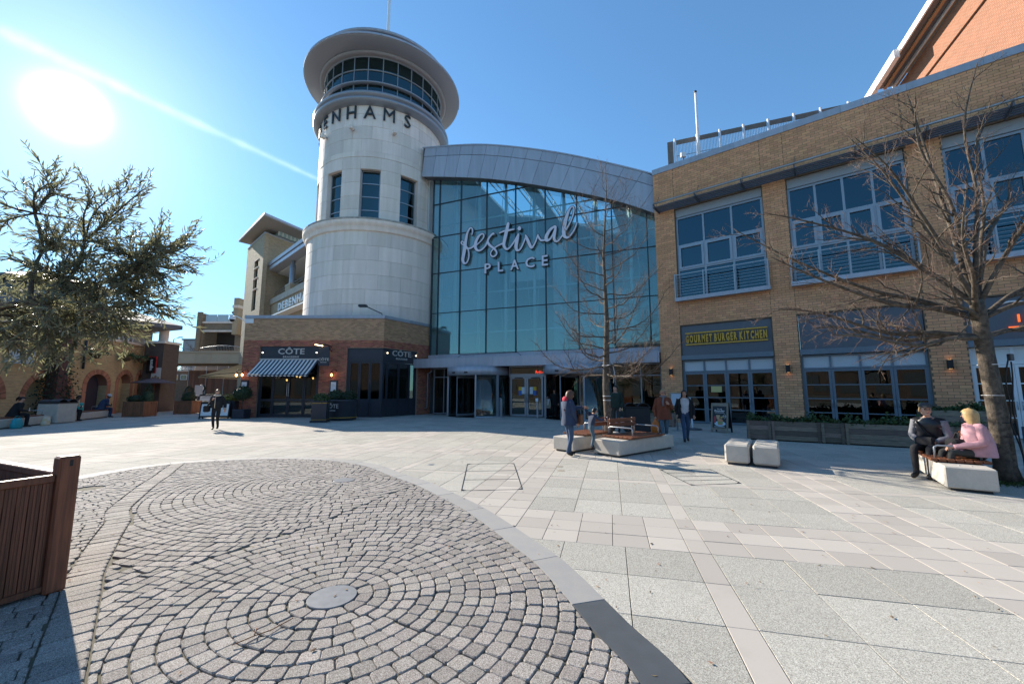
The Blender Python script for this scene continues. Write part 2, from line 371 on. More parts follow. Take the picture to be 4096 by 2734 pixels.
g_hall = glass('hall_glass', (0.7, 0.86, 0.88), 0.12, (0.74, 0.9, 0.87), fres=0.45)
g_dark = glass('window_glass', (0.34, 0.4, 0.4), 0.06, (0.85, 0.95, 1.0), fres=0.45)
g_blue = glass('blue_window_glass', (0.07, 0.13, 0.17), 0.12, (0.42, 0.72, 0.85), fres=0.35)
g_tower = glass('tower_glass', (0.12, 0.2, 0.22), 0.14, (0.42, 0.66, 0.7), fres=0.45)
g_clear = glass('door_glass', (0.62, 0.68, 0.66), 0.07, (0.9, 1, 1), fres=0.5)
e_bulb = emis('warm_bulb', (1.0, 0.45, 0.13), 6)
e_spot = emis('spot_bulb', (1.0, 0.85, 0.6), 3)
e_tube = emis('warm_tube', (1.0, 0.7, 0.36), 6)
e_dim = emis('dim_warm_lens', (1.0, 0.62, 0.28), 1.6)
e_red = emis('red_neon_reflection', (1.0, 0.05, 0.03), 2.5)

def scatter_leaves(b, pts, rng, size, m=0, thick=0.35, droop=0.0):
    for p in pts:
        d = Vector((rng.gauss(0, 1), rng.gauss(0, 1), rng.gauss(0, 1) - droop)).normalized()
        a = d.cross(Vector((rng.gauss(0, 1), rng.gauss(0, 1), rng.gauss(0, 1)))).normalized()
        l = size * rng.uniform(0.7, 1.3); p = Vector(p)
        b.poly([p, p + d*l*0.5 + a*l*thick, p + d*l, p + d*l*0.5 - a*l*thick], m)

# ---------------------------------------------------------------- ground
gm = MB(); gm.poly([(-700, -700, -0.06), (700, -700, -0.06), (700, 1200, -0.06), (-700, 1200, -0.06)])
ground = gm.build('ground', m_ground, kind='structure')
RING = catmull([(0.98,2.41),(0.8,3.01),(0.52,3.93),(0.27,4.47),(-0.24,5.48),(-0.68,6.19),(-1.42,7.24),(-2.11,8.01),(-2.95,8.98),(-4.17,9.72),(-5.47,9.93),(-6.49,9.75),(-7.47,9.28),(-7.95,8.45),(-8.1,7.3),(-8.2,5.4),(-7.9,3.2),(-6.8,0.9),(-5,-0.9),(-2.9,-1.6),(-0.7,-1.1),(0.6,0.2),(1.0,1.3)], 6, True)
RING = [(p.x, p.y) for p in RING]
def ring_in(d):
    N = len(RING); out = []
    for i in range(N):
        a, b = Vector(RING[i-1]), Vector(RING[(i+1) % N]); t = (b-a).normalized()
        out.append((RING[i][0] - t.y*d, RING[i][1] + t.x*d))
    return out
RIN = ring_in(0.27)
def near_seg(p, line):
    best = None
    for a, b in zip(line[:-1], line[1:]):
        ax, ay = a; dx, dy = b[0]-ax, b[1]-ay; l2 = dx*dx+dy*dy
        if l2 < 1e-9: continue
        t = max(0, min(1, ((p[0]-ax)*dx + (p[1]-ay)*dy)/l2)); d = math.hypot(p[0]-ax-dx*t, p[1]-ay-dy*t)
        if best is None or d < best[0]: best = (d, a, b)
    return best
def side(p, a, b): return (b[0]-a[0])*(p[1]-a[1]) - (b[1]-a[1])*(p[0]-a[0])
rng = random.Random(5)
pm = MB(); pm.poly([(x, y, -0.035) for x, y in ((-60, -30), (60, -30), (60, 62), (-60, 62))])
plaza = pm.build('plaza_paving', m_joint, kind='structure')
# slabs: a tartan of big aggregate panels, buff bands of small slabs and narrow buff strips
EU = Vector((0.972, -0.236)); EV = Vector((0.236, 0.972)); O0 = Vector((1.77, 4.22))
def cells(lo, hi, kind):
    out = []
    if kind == 'u': P, parts = 5.0, [('s', 0, 0.2, 1), ('a', 0.2, 2.06, 3), ('b', 2.06, 3.14, 3), ('a', 3.14, 5.0, 3)]
    else: P, parts = 5.18, [('b', 0, 1.08, 3), ('a', 1.08, 3.03, 3), ('s', 3.03, 3.23, 1), ('a', 3.23, 5.18, 3)]
    k = math.floor(lo / P)
    while k*P < hi:
        for t, a, b, n in parts: out.append((t, k*P + a, k*P + b, n))
        k += 1
    return out
pieces = []
for tu, u0, u1, nu in cells(-46, 40, 'u'):
    for tv, v0, v1, nv in cells(-11, 56, 'v'):
        cu, cv = (u0+u1)/2, (v0+v1)/2; w = O0 + EU*cu + EV*cv
        if w.length > 52 or w.y < -8: continue
        a, b = nu, nv
        if tu == 'a' and tv == 'a': mt = 0
        elif 's' in (tu, tv): mt = 1
        else:
            mt = 1
            if tu == 'a' and tv == 'b': a, b = 5, 3
            elif tu == 'b' and tv == 'a': a, b = 3, 5
        for i in range(a):
            for j in range(b):
                q = [O0 + EU*(u0+(u1-u0)*x/a) + EV*(v0+(v1-v0)*y/b) for x, y in ((i, j), (i+1, j), (i+1, j+1), (i, j+1))]
                pieces.append(([tuple(p) for p in q], mt, 0.0))
COVERS = [[(-0.97,9.03),(0.04,9.1),(0.17,6.77),(-0.81,6.68)], [(3.0,8.42),(4.03,8.42),(3.96,7.2),(3.04,7.06)]]
rl = RING + [RING[0]]
keep = []
for q, mt, _ in pieces:
    c = (sum(p[0] for p in q)/4, sum(p[1] for p in q)/4)
    d, a, b = near_seg(c, rl) if c[0]**2 + (c[1]-4)**2 < 150 else (9, None, None)
    if a is None:
        keep.append((q, mt)); continue
    if d > 0.75:
        if not inpoly(c, RING): keep.append((q, mt))
        continue
    q2 = clip(q, b, a)
    if len(q2) >= 3 and abs(area(q2)) > 0.003: keep.append((q2, mt))
def slab_piece(b, q, top, gap, bev, drop=0.04, m=0, corner=0.0, tilt=(0, 0)):
    if area(q) < 0: q = q[::-1]
    s = shrink(q, gap)
    if not s or len(s) < 3 or area(s) < 1e-4: return None
    if corner: s = round_poly(s, corner)
    t = shrink(s, bev) if not corner else None
    if corner:
        cx = sum(p[0] for p in s)/len(s); cy = sum(p[1] for p in s)/len(s); r = max(math.hypot(p[0]-cx, p[1]-cy) for p in s); k = 1 - bev/max(r, 0.02)
        t = [(cx+(p[0]-cx)*k, cy+(p[1]-cy)*k) for p in s]
    if not t or len(t) != len(s): t = s
    cx = sum(p[0] for p in s)/len(s); cy = sum(p[1] for p in s)/len(s)
    zt = lambda p: top + (p[0]-cx)*tilt[0] + (p[1]-cy)*tilt[1]
    b.loft([[(p[0], p[1], top-drop) for p in s], [(p[0], p[1], zt(p)-bev*0.7) for p in s], [(p[0], p[1], zt(p)) for p in t]], m, False, True, False)
    return (cx, cy)
def lay(items, parent, name, plural, mats, top, gap, bev, corner=0, limit=300, jit=0.002, tl=0.0):
    rank = []
    for i, (q, mt) in enumerate(items):
        c = (sum(p[0] for p in q)/len(q), sum(p[1] for p in q)/len(q), 0.0); k = cam_px(c)
        rank.append((0 if shows(c, 30) else 1, (k[2] if k else 99) / math.sqrt(abs(area(q))), i))
    rank.sort(); near = {i for f, _, i in rank[:limit] if f == 0}
    rest = MB(); r = random.Random(9)
    for i, (q, mt) in enumerate(items):
        z = top + r.uniform(-jit, jit); t = (r.uniform(-tl, tl), r.uniform(-tl, tl))
        if i in near:
            b = MB()
            if slab_piece(b, q, z, gap, bev, corner=corner, tilt=t): b.build(name, mats[mt], parent)
        else: slab_piece(rest, q, z, gap, bev, m=mt, corner=corner, tilt=t)
    if rest.f: rest.build(plural, mats, parent, kind='stuff')
lay(keep, plaza, 'slab', 'slabs', [m_agg, m_buff], 0.0, 0.003, 0.0025, jit=0.0015)
# kerb ring
kerb = put('sett_circle', None, kind='structure')
bm0 = MB(); bm0.poly([(x, y, -0.012) for x, y in RIN]); bm0.build('bedding', m_joint, kerb)
acc, start = 0, 0; N = len(RING)
for i in range(N):
    j = (i + 1) % N; acc += math.hypot(RING[j][0]-RING[i][0], RING[j][1]-RING[i][1])
    if acc > 0.85 or j == 0:
        idx = [(start + k) % N for k in range((j - start) % N + 1)]
        q = [RING[k] for k in idx] + [RIN[k] for k in reversed(idx)]
        b = MB(); cx = sum(p[0] for p in q)/len(q); cy = sum(p[1] for p in q)/len(q); sh = lambda p: (cx+(p[0]-cx)*0.994, cy+(p[1]-cy)*0.994)
        b.loft([[(*sh(p), -0.04) for p in q], [(*sh(p), 0.001) for p in q], [(*sh(sh(p)), 0.005) for p in q]], 0, False, True, False)
        b.build('kerb_stone', m_slated if (RING[start][0] > 0.6 and RING[start][1] < 3.3) else m_slate, kerb)
        start, acc = j, 0
E1 = (-4.86, 5.2)
stripA = [E1, (-5.3,5.65), (-5.75,6.36), (-6.2,7.1), (-6.55,7.75), (-7.05,8.6), (-7.6,9.6)]
stripB = [E1, (-4.45,4.65), (-4.1,4.2), (-3.7,3.7), (-3.38,3.36), (-3.05,3.0), (-2.68,2.6), (-2.4,2.3), (-1.8,1.75), (-1.0,1.2), (0.2, 0.5)]
bound = [E1, (-4.3,4.5), (-3.75,3.98), (-3.2,3.75), (-2.92,3.95), (-2.75,4.4), (-2.48,4.75), (-2.26,5.38), (-1.97,6.23), (-1.6,7.26), (-1.3,8.2)]
reg2 = [E1] + stripA[1:] + [(-5,11), (0,10)] + bound[:0:-1]
reg1 = [E1] + bound[1:] + [(3,8), (3,-3)] + stripB[:0:-1]
setts = []
cent = [(-1.4, 3.35), (-3.0, 7.43), (-6.95, 6.85)]
rin = RIN + [RIN[0]]
def region(p): return 1 if inpoly(p, reg2) else (0 if inpoly(p, reg1) else 2)
for ci, c in enumerate(cent):
    k = 0
    while True:
        r0 = 0.195 + k*0.12; r1 = r0 + 0.12
        if r0 > 9.5: break
        n = max(7, round(2*math.pi*(r0+r1)/2/0.132)); ph = rng.random()*6.28
        for i in range(n):
            jj = rng.uniform(-0.06, 0.06)
            a0, a1 = ph + 2*math.pi*(i+jj)/n, ph + 2*math.pi*(i+1+jj*0.6)/n; am = (a0+a1)/2; rm = (r0+r1)/2
            p = (c[0]+math.cos(am)*rm, c[1]+math.sin(am)*rm)
            if p[1] < 1.4 or not inpoly(p, RING) or region(p) != ci: continue
            w0, w1 = rng.uniform(-0.004, 0.004), rng.uniform(-0.004, 0.004)
            q = [(c[0]+math.cos(a)*r, c[1]+math.sin(a)*r) for a, r in ((a0, r0+w0), (a0, r1+w1), (a1, r1+w1), (a1, r0+w0))]
            if area(q) < 0: q = q[::-1]
            d, a, b = near_seg(p, rin)
            if d < 0.4: q = clip(q, a, b)
            for ln, hw in ((stripA, 0.125), (stripB, 0.125), (bound, 0.0)):
                d, a, b = near_seg(p, ln)
                if d < 0.35 and len(q) > 2:
                    l = math.hypot(b[0]-a[0], b[1]-a[1]); s = 1 if side(p, a, b) > 0 else -1
                    nx, ny = -(b[1]-a[1])/l*hw*s, (b[0]-a[0])/l*hw*s
                    A, B = (a[0]+nx, a[1]+ny), (b[0]+nx, b[1]+ny)
                    q = clip(q, A, B) if s > 0 else clip(q, B, A)
            if len(q) >= 3 and area(q) > 0.0025: setts.append((q, 0))
        k += 1
for ln in (stripA, stripB):
    pl = [Vector(p) for p in catmull(ln, 12)]; acc = 0; prev = pl[0]
    for a, b in zip(pl[:-1], pl[1:]):
        acc += (b-a).length
        if acc >= 0.1:
            t = (b-prev).normalized(); nrm = Vector((-t.y, t.x))*0.12
            q = [tuple(prev-nrm), tuple(b-nrm), tuple(b+nrm), tuple(prev+nrm)]
            if b.y > 1.4 and inpoly(tuple(b), RIN): setts.append((q, 0))
            prev, acc = b, 0
lay(setts, kerb, 'sett', 'setts', [m_sett], 0.004, 0.0032, 0.008, corner=0.014, jit=0.003, tl=0.022)
for i, c in enumerate(cent[:2]):
    b = MB(); b.lathe([(0.0, -0.03), (0.182, -0.03), (0.182, 0.004), (0.178, 0.008), (0.0, 0.008)], 40, (*c, 0), s=False)
    b.build('disc', m_disc, kerb)
def cover(q, label):
    c = (sum(p[0] for p in q)/4, sum(p[1] for p in q)/4)
    t = thing('access_cover', label, 'access cover', (*c, 0.0), group='recessed access covers in the paving'); b = MB()
    for i in range(4):
        a, d = Vector(q[i]) - Vector(c), Vector(q[(i+1) % 4]) - Vector(c); u = (d-a).normalized(); nn = Vector((-u.y, u.x))*0.007
        b.prism([tuple(a-nn), tuple(d-nn), tuple(d+nn), tuple(a+nn)], -0.02, 0.0045)
    for i in range(4):
        a = Vector(q[i]) - Vector(c); e = [Vector(q[(i+s) % 4]) - Vector(c) for s in (1, -1)]
        b.prism([tuple(a), tuple(a+(e[0]-a).normalized()*0.09), tuple(a+(e[1]-a).normalized()*0.09)], -0.01, 0.0042)
    b.build('frame', m_dark, t)
    for k in (1, 2) if len(label) % 2 else (1, 2, 3):
        n = 3 if len(label) % 2 else 4; a = Vector(q[0]).lerp(Vector(q[3]), k/n) - Vector(c); d = Vector(q[1]).lerp(Vector(q[2]), k/n) - Vector(c)
        u = (d-a).normalized(); nn = Vector((-u.y, u.x))*0.0035; b = MB(); b.prism([tuple(a-nn), tuple(d-nn), tuple(d+nn), tuple(a+nn)], -0.02, 0.004); b.build('joint_bar', m_dark, t)
cover(COVERS[0], 'long steel framed access cover inset with slabs beside the sett circle kerb')
cover(COVERS[1], 'square access cover inset with slabs in front of the paired concrete cubes')

for k, (x, y, lb) in enumerate(((-1.75, 8.95, 'small steel cap in the paving just outside the sett circle'), (1.0, 8.75, 'far one of two stained round caps in front of the benches'), (0.98, 8.3, 'near one of two stained round caps in front of the benches'))):
    b = MB(); b.lathe([(0, 0.004), (0.075, 0.004), (0.085, 0.001), (0.085, -0.02)], 20, s=False); t = b.build('paving_cap', m_steel if k == 0 else mat('stained_cap', (0.3, 0.26, 0.2), 0.8), None, lb, 'paving cap', 'round caps in the paving', loc=(x, y, 0))
lb_ = MB(); r_ = random.Random(77)
for _ in range(420):
    x, y = r_.uniform(-7, 5), r_.uniform(2.3, 10); z = 0.012 if inpoly((x, y), RIN) else 0.006; a = r_.uniform(0, 3.14); l = r_.uniform(0.006, 0.024); w = l*r_.uniform(0.25, 0.7); c, s = math.cos(a), math.sin(a)
    lb_.poly([(x+c*l, y+s*l, z+0.004), (x-s*w, y+c*w, z+0.001), (x-c*l, y-s*l, z+0.003), (x+s*w, y-c*w, z)])
lb_.build('litter_bits', mat('litter_brown', (0.22, 0.14, 0.08), 0.9, var=0.7, hue=0.03), kind='stuff')
b = MB(); b.tube([(-1.75, 2.72, 0.02), (-1.66, 2.8, 0.03), (-1.6, 2.88, 0.02), (-1.52, 3.0, 0.03)], 0.0035, 5); b.tube([(-1.66, 2.8, 0.03), (-1.7, 2.88, 0.03)], 0.004, 4)
b.build('fallen_twig', mat('dead_twig', (0.2, 0.09, 0.04), 0.8), None, 'small broken brown twig lying on the setts near the front disc', 'twig')
# ---------------------------------------------------------------- walls of real bricks
def wall_panel(b, x0, x1, z0, z1, ops, y0, y1, m=0):
    xs = sorted({x0, x1, *[v for o in ops for v in (o[0], o[1]) if x0 < v < x1]}); zs = sorted({z0, z1, *[v for o in ops for v in (o[2], o[3]) if z0 < v < z1]})
    for za, zb in zip(zs[:-1], zs[1:]):
        run = None
        for xa, xb in zip(xs[:-1], xs[1:]):
            hole = any(o[0] <= (xa+xb)/2 <= o[1] and o[2] <= (za+zb)/2 <= o[3] for o in ops)
            if not hole: run = (run[0] if run else xa, xb)
            if (hole or xb == xs[-1]) and run: b.box(run[0], y0, za, run[1], y1, zb, m); run = None
def lay_bricks(wall, Mw, x0, x1, z0, z1, ops, L, H, gap, proud, m, seed, limit=300, depth=0.03, joints=()):
    r = random.Random(seed); full = MB(); full.box(0, 0, 0, L-gap, depth, H-gap); fm = full.mesh('brick', m)
    out = []; z = z0; row = 0
    while z + H*0.6 < z1:
        hz = min(H-gap, z1-z-0.002); x = x0 - (L/2 if row % 2 else 0)
        while x < x1:
            segs = [(max(x, x0), min(x+L-gap, x1))]
            for o in ops:
                if o[2] < z+hz-0.01 and o[3] > z+0.01:
                    ns = []
                    for s in segs:
                        if o[1] <= s[0] or o[0] >= s[1]: ns.append(s)
                        else:
                            if s[0] < o[0]: ns.append((s[0], o[0]))
                            if s[1] > o[1]: ns.append((o[1], s[1]))
                    segs = ns
            for s in segs:
                if s[1]-s[0] > 0.035: out.append((s[0], s[1], z, hz))
            x += L
        z += H; row += 1
    rank = []
    for i, (a, b_, zz, h) in enumerate(out):
        p = Mw @ Vector(((a+b_)/2, 0, zz)); k = cam_px(p)
        rank.append((0 if shows(p, -10) else 1, k[2] if k else 99, i))
    rank.sort(); near = {i for f, d, i in rank[:limit] if f == 0}; rest = MB()
    for i, (a, b_, zz, h) in enumerate(out):
        y = -proud + r.uniform(-0.002, 0.002)
        if i in near:
            o = put('brick', fm, wall, loc=(a, y, zz))
            if b_-a < L-gap-0.002 or h < H-gap-0.002: o.scale = ((b_-a)/(L-gap), 1, h/(H-gap))
        else:
            v = len(rest.v); a2, b2 = a, b_
            rest.v += [(a2,y,zz),(b2,y,zz),(b2,y,zz+h),(a2,y,zz+h),(a2,depth-proud,zz),(b2,depth-proud,zz),(b2,depth-proud,zz+h),(a2,depth-proud,zz+h)]
            for q in ((0,1,2,3),(4,0,3,7),(1,5,6,2),(3,2,6,7),(4,5,1,0)): rest.face([v+k for k in q])
    if rest.f: rest.build('bricks', m, wall, kind='stuff')
def frame_M(o): return Matrix.Translation(o.location) @ Matrix.Rotation(o.rotation_euler.z, 4, 'Z')
def window(parent, x0, x1, z0, z1, y, cols, rows, fw, fd, fm, gm, name='window', mull=None, inner=None, label=None, panes=True):
    """cols, rows: lists of relative sizes; frame as one mesh, every pane a child"""
    b = MB(); b.box(x0, y, z0, x0+fw, y+fd, z1); b.box(x1-fw, y, z0, x1, y+fd, z1); b.box(x0+fw, y, z0, x1-fw, y+fd, z0+fw); b.box(x0+fw, y, z1-fw, x1-fw, y+fd, z1)
    mw = mull or fw; sc, sr = sum(cols), sum(rows); X = [x0+fw]; Z = [z0+fw]
    iw = x1-x0-2*fw - mw*(len(cols)-1); ih = z1-z0-2*fw - mw*(len(rows)-1); xs = []; zs = []
    x = x0+fw
    for i, c in enumerate(cols):
        w = iw*c/sc; xs.append((x, x+w)); x += w
        if i < len(cols)-1: b.box(x, y+0.003, z0+fw, x+mw, y+fd-0.003, z1-fw); x += mw
    z = z0+fw
    for j, c in enumerate(rows):
        h = ih*c/sr; zs.append((z, z+h)); z += h
        if j < len(rows)-1:
            for xa, xb in xs: b.box(xa, y+0.006, z, xb, y+fd-0.006, z+mw)
            z += mw
    f = b.build(name, fm, parent, label)
    for xa, xb in xs:
        for za, zb in zs:
            q = MB(); q.box(xa, y+fd*0.5, za, xb, y+fd*0.5+0.012, zb); k_, j_ = rng.uniform(-0.011, 0.011), rng.uniform(-0.006, 0.006); q.v = [(v[0], v[1] + (v[0]-(xa+xb)/2)*k_ + (v[2]-(za+zb)/2)*j_, v[2]) for v in q.v]; q.build('pane', gm(xa, za) if callable(gm) and not hasattr(gm, 'node_tree') else gm, f)
    return f, xs, zs
# ---------------------------------------------------------------- right hand brick building
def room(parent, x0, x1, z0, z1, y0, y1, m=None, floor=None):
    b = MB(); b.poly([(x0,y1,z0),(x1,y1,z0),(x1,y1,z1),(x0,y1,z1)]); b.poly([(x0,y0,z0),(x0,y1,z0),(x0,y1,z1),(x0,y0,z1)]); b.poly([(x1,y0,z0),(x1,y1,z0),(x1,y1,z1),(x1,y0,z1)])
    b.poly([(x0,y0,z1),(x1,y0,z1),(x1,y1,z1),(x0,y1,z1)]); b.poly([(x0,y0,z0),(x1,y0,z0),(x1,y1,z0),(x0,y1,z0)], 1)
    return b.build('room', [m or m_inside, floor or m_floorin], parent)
def fit_text(name, body, x0, x1, z, cap, parent, y, m, depth=0.03, bold=0.0, spacing=1.0, label=None):
    size = cap/0.69; me = text_mesh(body, size, depth, m, bold, spacing); w = [v.co.x for v in me.vertices]; s = (x1-x0)/(max(w)-min(w))
    o = put(name, me, parent, label, loc=((x0+x1)/2 - s*(max(w)+min(w))/2, y, z)); o.rotation_euler = (R(90), 0, 0); o.scale = (s, 1, 1); return o
def letters(body, x0, x1, z, cap, parent, y, m, depth=0.03, bold=0.0, name='letter', gapf=0.12):
    """each character a part of its sign"""
    size = cap/0.69; ms = []; tot = 0
    for ch in body:
        if ch == ' ': ms.append((None, 0.3*size)); tot += 0.3*size; continue
        me = text_mesh(ch, size, depth, m, bold); xs = [v.co.x for v in me.vertices]; w = max(xs)-min(xs); ms.append((me, w, min(xs))); tot += w + gapf*size
    tot -= gapf*size; s = (x1-x0)/tot; x = x0
    for e in ms:
        if e[0] is None: x += e[1]*s; continue
        o = put(name, e[0], parent, loc=(x - e[2]*s, y, z)); o.rotation_euler = (R(90), 0, 0); o.scale = (s, 1, 1); x += (e[1] + gapf*size)*s
brk = thing('brick_building', 'long buff brick building with grey framed upper windows and restaurant fronts below', 'building', (9.6, 19.2, 0), math.atan2(-0.629, 0.777))
MBK = frame_M(brk)
BX0, BX1 = -2.46, 15.5
bays = [(-1.42, 2.47, 3), (3.42, 7.22, 4), (8.22, 12.1, 4)]
ops = []
for a, b_, n in bays: ops += [(a, b_, 0, 4.8), (a, b_, 6.2, 10.95)]
wb = MB(); wall_panel(wb, BX0, BX1, 0, 13.2, ops, 0.0, 0.34); wb.box(BX0, 0.34, 0, BX0+0.3, 9, 13.2)
wall = wb.build('wall', m_mortar, brk)
lay_bricks(wall, MBK, BX0, BX1, 0.01, 13.2, ops + [(j-0.006, j+0.006, 0, 13.3) for j in (-1.44, 2.5, 3.4, 7.24)], 0.3, 0.11, 0.012, 0.008, m_buffbrick, 3)
for k in range(9):
    x0 = BX0-0.03 + k*2.0; box_obj('coping', (x0, -0.05, 13.2, min(x0+1.994, BX1), 0.4, 13.5), m_clad, brk)
rb = MB(); rb.poly([(BX0, 0.3, 13.0), (BX1, 0.3, 13.0), (BX1, 14, 13.0), (BX0, 14, 13.0)]); rb.build('roof', m_cladd, brk)
for bi, (a, b_, n) in enumerate(bays):
    fm = m_alu
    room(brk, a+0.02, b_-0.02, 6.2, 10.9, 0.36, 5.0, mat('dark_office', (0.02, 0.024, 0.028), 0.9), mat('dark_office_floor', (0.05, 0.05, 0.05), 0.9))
    box_obj('lintel_panel', (a+0.02, 0.08, 10.52, b_-0.02, 0.3, 10.93), mat('lintel_grey', (0.36, 0.37, 0.39), 0.5, 0.2), brk)
    f, xs, zs = window(brk, a+0.004, b_-0.004, 6.204, 10.5, 0.12, [1]*n, [1.28, 1.12, 1.3], 0.09, 0.12, fm, g_blue, mull=0.085)
    for xa, xb in xs:      # opening casements in the middle row
        q = MB(); za, zb = zs[1]; w = 0.1
        q.box(xa, 0.09, za, xa+w, 0.2, zb); q.box(xb-w, 0.09, za, xb, 0.2, zb); q.box(xa+w, 0.09, za, xb-w, 0.2, za+w); q.box(xa+w, 0.09, zb-w, xb-w, 0.2, zb); q.build('casement', fm, f)
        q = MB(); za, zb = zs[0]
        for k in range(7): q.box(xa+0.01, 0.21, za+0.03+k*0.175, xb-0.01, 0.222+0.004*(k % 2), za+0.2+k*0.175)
        q.build('reflection_panel', mat('teal_reflection', (0.22, 0.38, 0.4), 0.6), f)  # teal strips behind the glass paint the reflection in the bottom panes
    # shallow balcony with a barred rail
    q = MB(); q.box(a-0.1, -0.34, 6.02, b_+0.1, 0.02, 6.2); q.build('balcony_ledge', m_clad, brk)
    q = MB(); xs2 = [a-0.06 + (b_-a+0.12)*k/n for k in range(n+1)]
    for x in xs2: q.box(x-0.025, -0.33, 6.2, x+0.025, -0.28, 7.42); q.box(x-0.02, -0.28, 6.2, x+0.02, -0.26, 7.3)
    rail = q.build('balcony_rail', m_steel, brk)
    for k in range(8):
        q = MB(); z = 6.33+k*0.145; q.box(a-0.06, -0.318, z, b_+0.06, -0.3, z+0.012 + (0.03 if k == 7 else 0)); q.build('rail_bar', m_steel, rail)
    for x in (a-0.06, b_+0.06):
        q = MB()
        for k in range(6): q.box(x-0.01, -0.29+k*0.055, 6.2, x+0.01, -0.275+k*0.055, 7.4)
        q.build('side_bars', m_steel, rail)
    # shopfront: dark fascia, shutter box, folding doors
    box_obj('fascia_panel', (a+0.02, 0.07, 3.3, b_-0.02, 0.3, 4.78), m_panelgrey, brk)
    box_obj('shutter_box', (a+0.0, -0.06, 3.08, b_-0.0, 0.3, 3.3), m_bluegrey, brk)
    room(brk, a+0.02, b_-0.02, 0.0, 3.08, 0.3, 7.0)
    sf = m_bluegrey if bi < 2 else m_white
    f, xs, zs = window(brk, a+0.004, b_-0.004, 2.46, 3.06, 0.1, [1]*4, [1], 0.07, 0.12, sf, mat('frosted_panel', (0.5, 0.55, 0.58), 0.3) if bi < 2 else mat('white_panel', (0.7, 0.7, 0.68), 0.5), 'transom_light', 0.07)
    for xj in (a+0.001, b_-0.051): box_obj('door_jamb', (xj, 0.09, 0, xj+0.05, 0.3, 2.46), sf, brk)
    for k, (xa, xb) in enumerate(xs):
        d, _, _ = window(brk, xa-0.03, xb+0.03, 0.02, 2.45, 0.11, [1], [1.05, 1, 1, 1], 0.085, 0.1, sf, g_dark, 'folding_door', 0.04)
        q = MB(); hx = xb-0.02 if k % 2 == 0 else xa+0.02; q.tube([(hx, 0.08, 0.95), (hx, 0.06, 0.97), (hx, 0.06, 1.2), (hx, 0.08, 1.22)], 0.012, 6); q.build('handle', m_steel, d)
    if bi == 0:
        d = bpy.data.objects.get('folding_door.001'); q = MB(); q.box(xs[1][0]+0.22, 0.095, 1.5, xs[1][1]-0.2, 0.1, 1.78); q.build('notice', mat('yellow_paper', (0.6, 0.5, 0.2), 0.7), d)
# louvred sun shade
for k in range(8):
    x0 = -2.2 + k*2.0
    if x0 > 12: break
    p = put('sun_shade', None, brk)
    q = MB(); q.tube([(x0, -0.95, 11.14), (min(x0+2.0, 13.4), -0.95, 11.14)], 0.045, 8); q.build('front_tube', m_steel, p)
    for j in range(5):
        y = -0.82 + j*0.17; q = MB(); q.box(x0+0.03, y, 10.98, x0+1.97, y+0.075, 11.02); q.build('slat', m_cladd, p)
    q = MB(); q.yprism([(x0-0.025, 11.12), (x0+0.025, 11.12), (x0+0.025, 10.94), (x0-0.025, 10.94)], -0.93, 0.02); q.tube([(x0, 0.0, 11.9), (x0, -0.5, 11.12)], 0.012, 5); q.build('bracket', m_cladd, p)
for x in (-0.9, 1.75):
    pass
# lit sign over the first bay
sg = thing('shop_sign', 'gold lettered restaurant sign between two gold bars on grey fascia', 'sign', tuple(MBK @ Vector((0, 0, 0))), brk.rotation_euler.z)
letters('GOURMET BURGER KITCHEN', -1.18, 2.28, 3.93, 0.34, sg, 0.0, m_gold, 0.06, 0.026, gapf=0.2)
for z in (3.8, 4.36):
    box_obj('bar', (-1.2, -0.01, z, 2.3, 0.05, z+0.06), m_gold, sg)
s3 = thing('shop_sign', 'orange lettered sign on the dark fascia behind the big bare tree', 'sign', tuple(MBK.translation), brk.rotation_euler.z)
m_or = mat('orange_letter', (0.8, 0.14, 0.03), 0.5, emit=((1.0, 0.16, 0.03), 0.5))
for k, (x, w) in enumerate(((9.42, 0.05), (9.6, 0.07), (9.78, 0.05), (10.35, 0.06), (10.55, 0.05), (10.9, 0.07), (11.2, 0.05))):
    box_obj('letter', (x, 0.01, 3.86, x+w, 0.05, 4.12 + 0.05*(k % 3)), m_or, s3)
for k, (x, r_) in enumerate(((9.35, 0.3), (10.1, 0.36), (10.9, 0.3))):
    q = MB(); q.tube([(x + r_*math.cos(t_), 0.03, 4.42 + r_*0.5*math.sin(t_)) for t_ in [0.3+i*0.28 for i in range(9)]], 0.035, 6); q.build('white_stroke', m_white, s3)
box_obj('underline', (9.2, 0.0, 3.66, 11.6, 0.05, 3.72), m_or, s3)
for x, wh in ((2.95, 'on the brick pier between the first two restaurant fronts'), (7.72, 'on the brick pier nearest the big tree'), (-1.95, 'on the end pier beside the glazed hall')):
    p = MBK @ Vector((x, 0, 2.35)); t = thing('wall_light', 'small black up and down light ' + wh, 'wall light', tuple(p), brk.rotation_euler.z, 'up and down lights on the piers')
    q = MB(); q.bbox(-0.075, -0.17, 0, 0.075, -0.02, 0.32, 0.01); q.build('housing', m_black, t); q = MB(); q.box(-0.03, -0.03, 0.1, 0.03, 0.0, 0.22); q.build('mount', m_black, t)
    for z in (-0.004, 0.324):
        q = MB(); q.lathe([(0, z), (0.05, z)], 12, (0, -0.095, 0)); q.build('lens', e_dim, t)
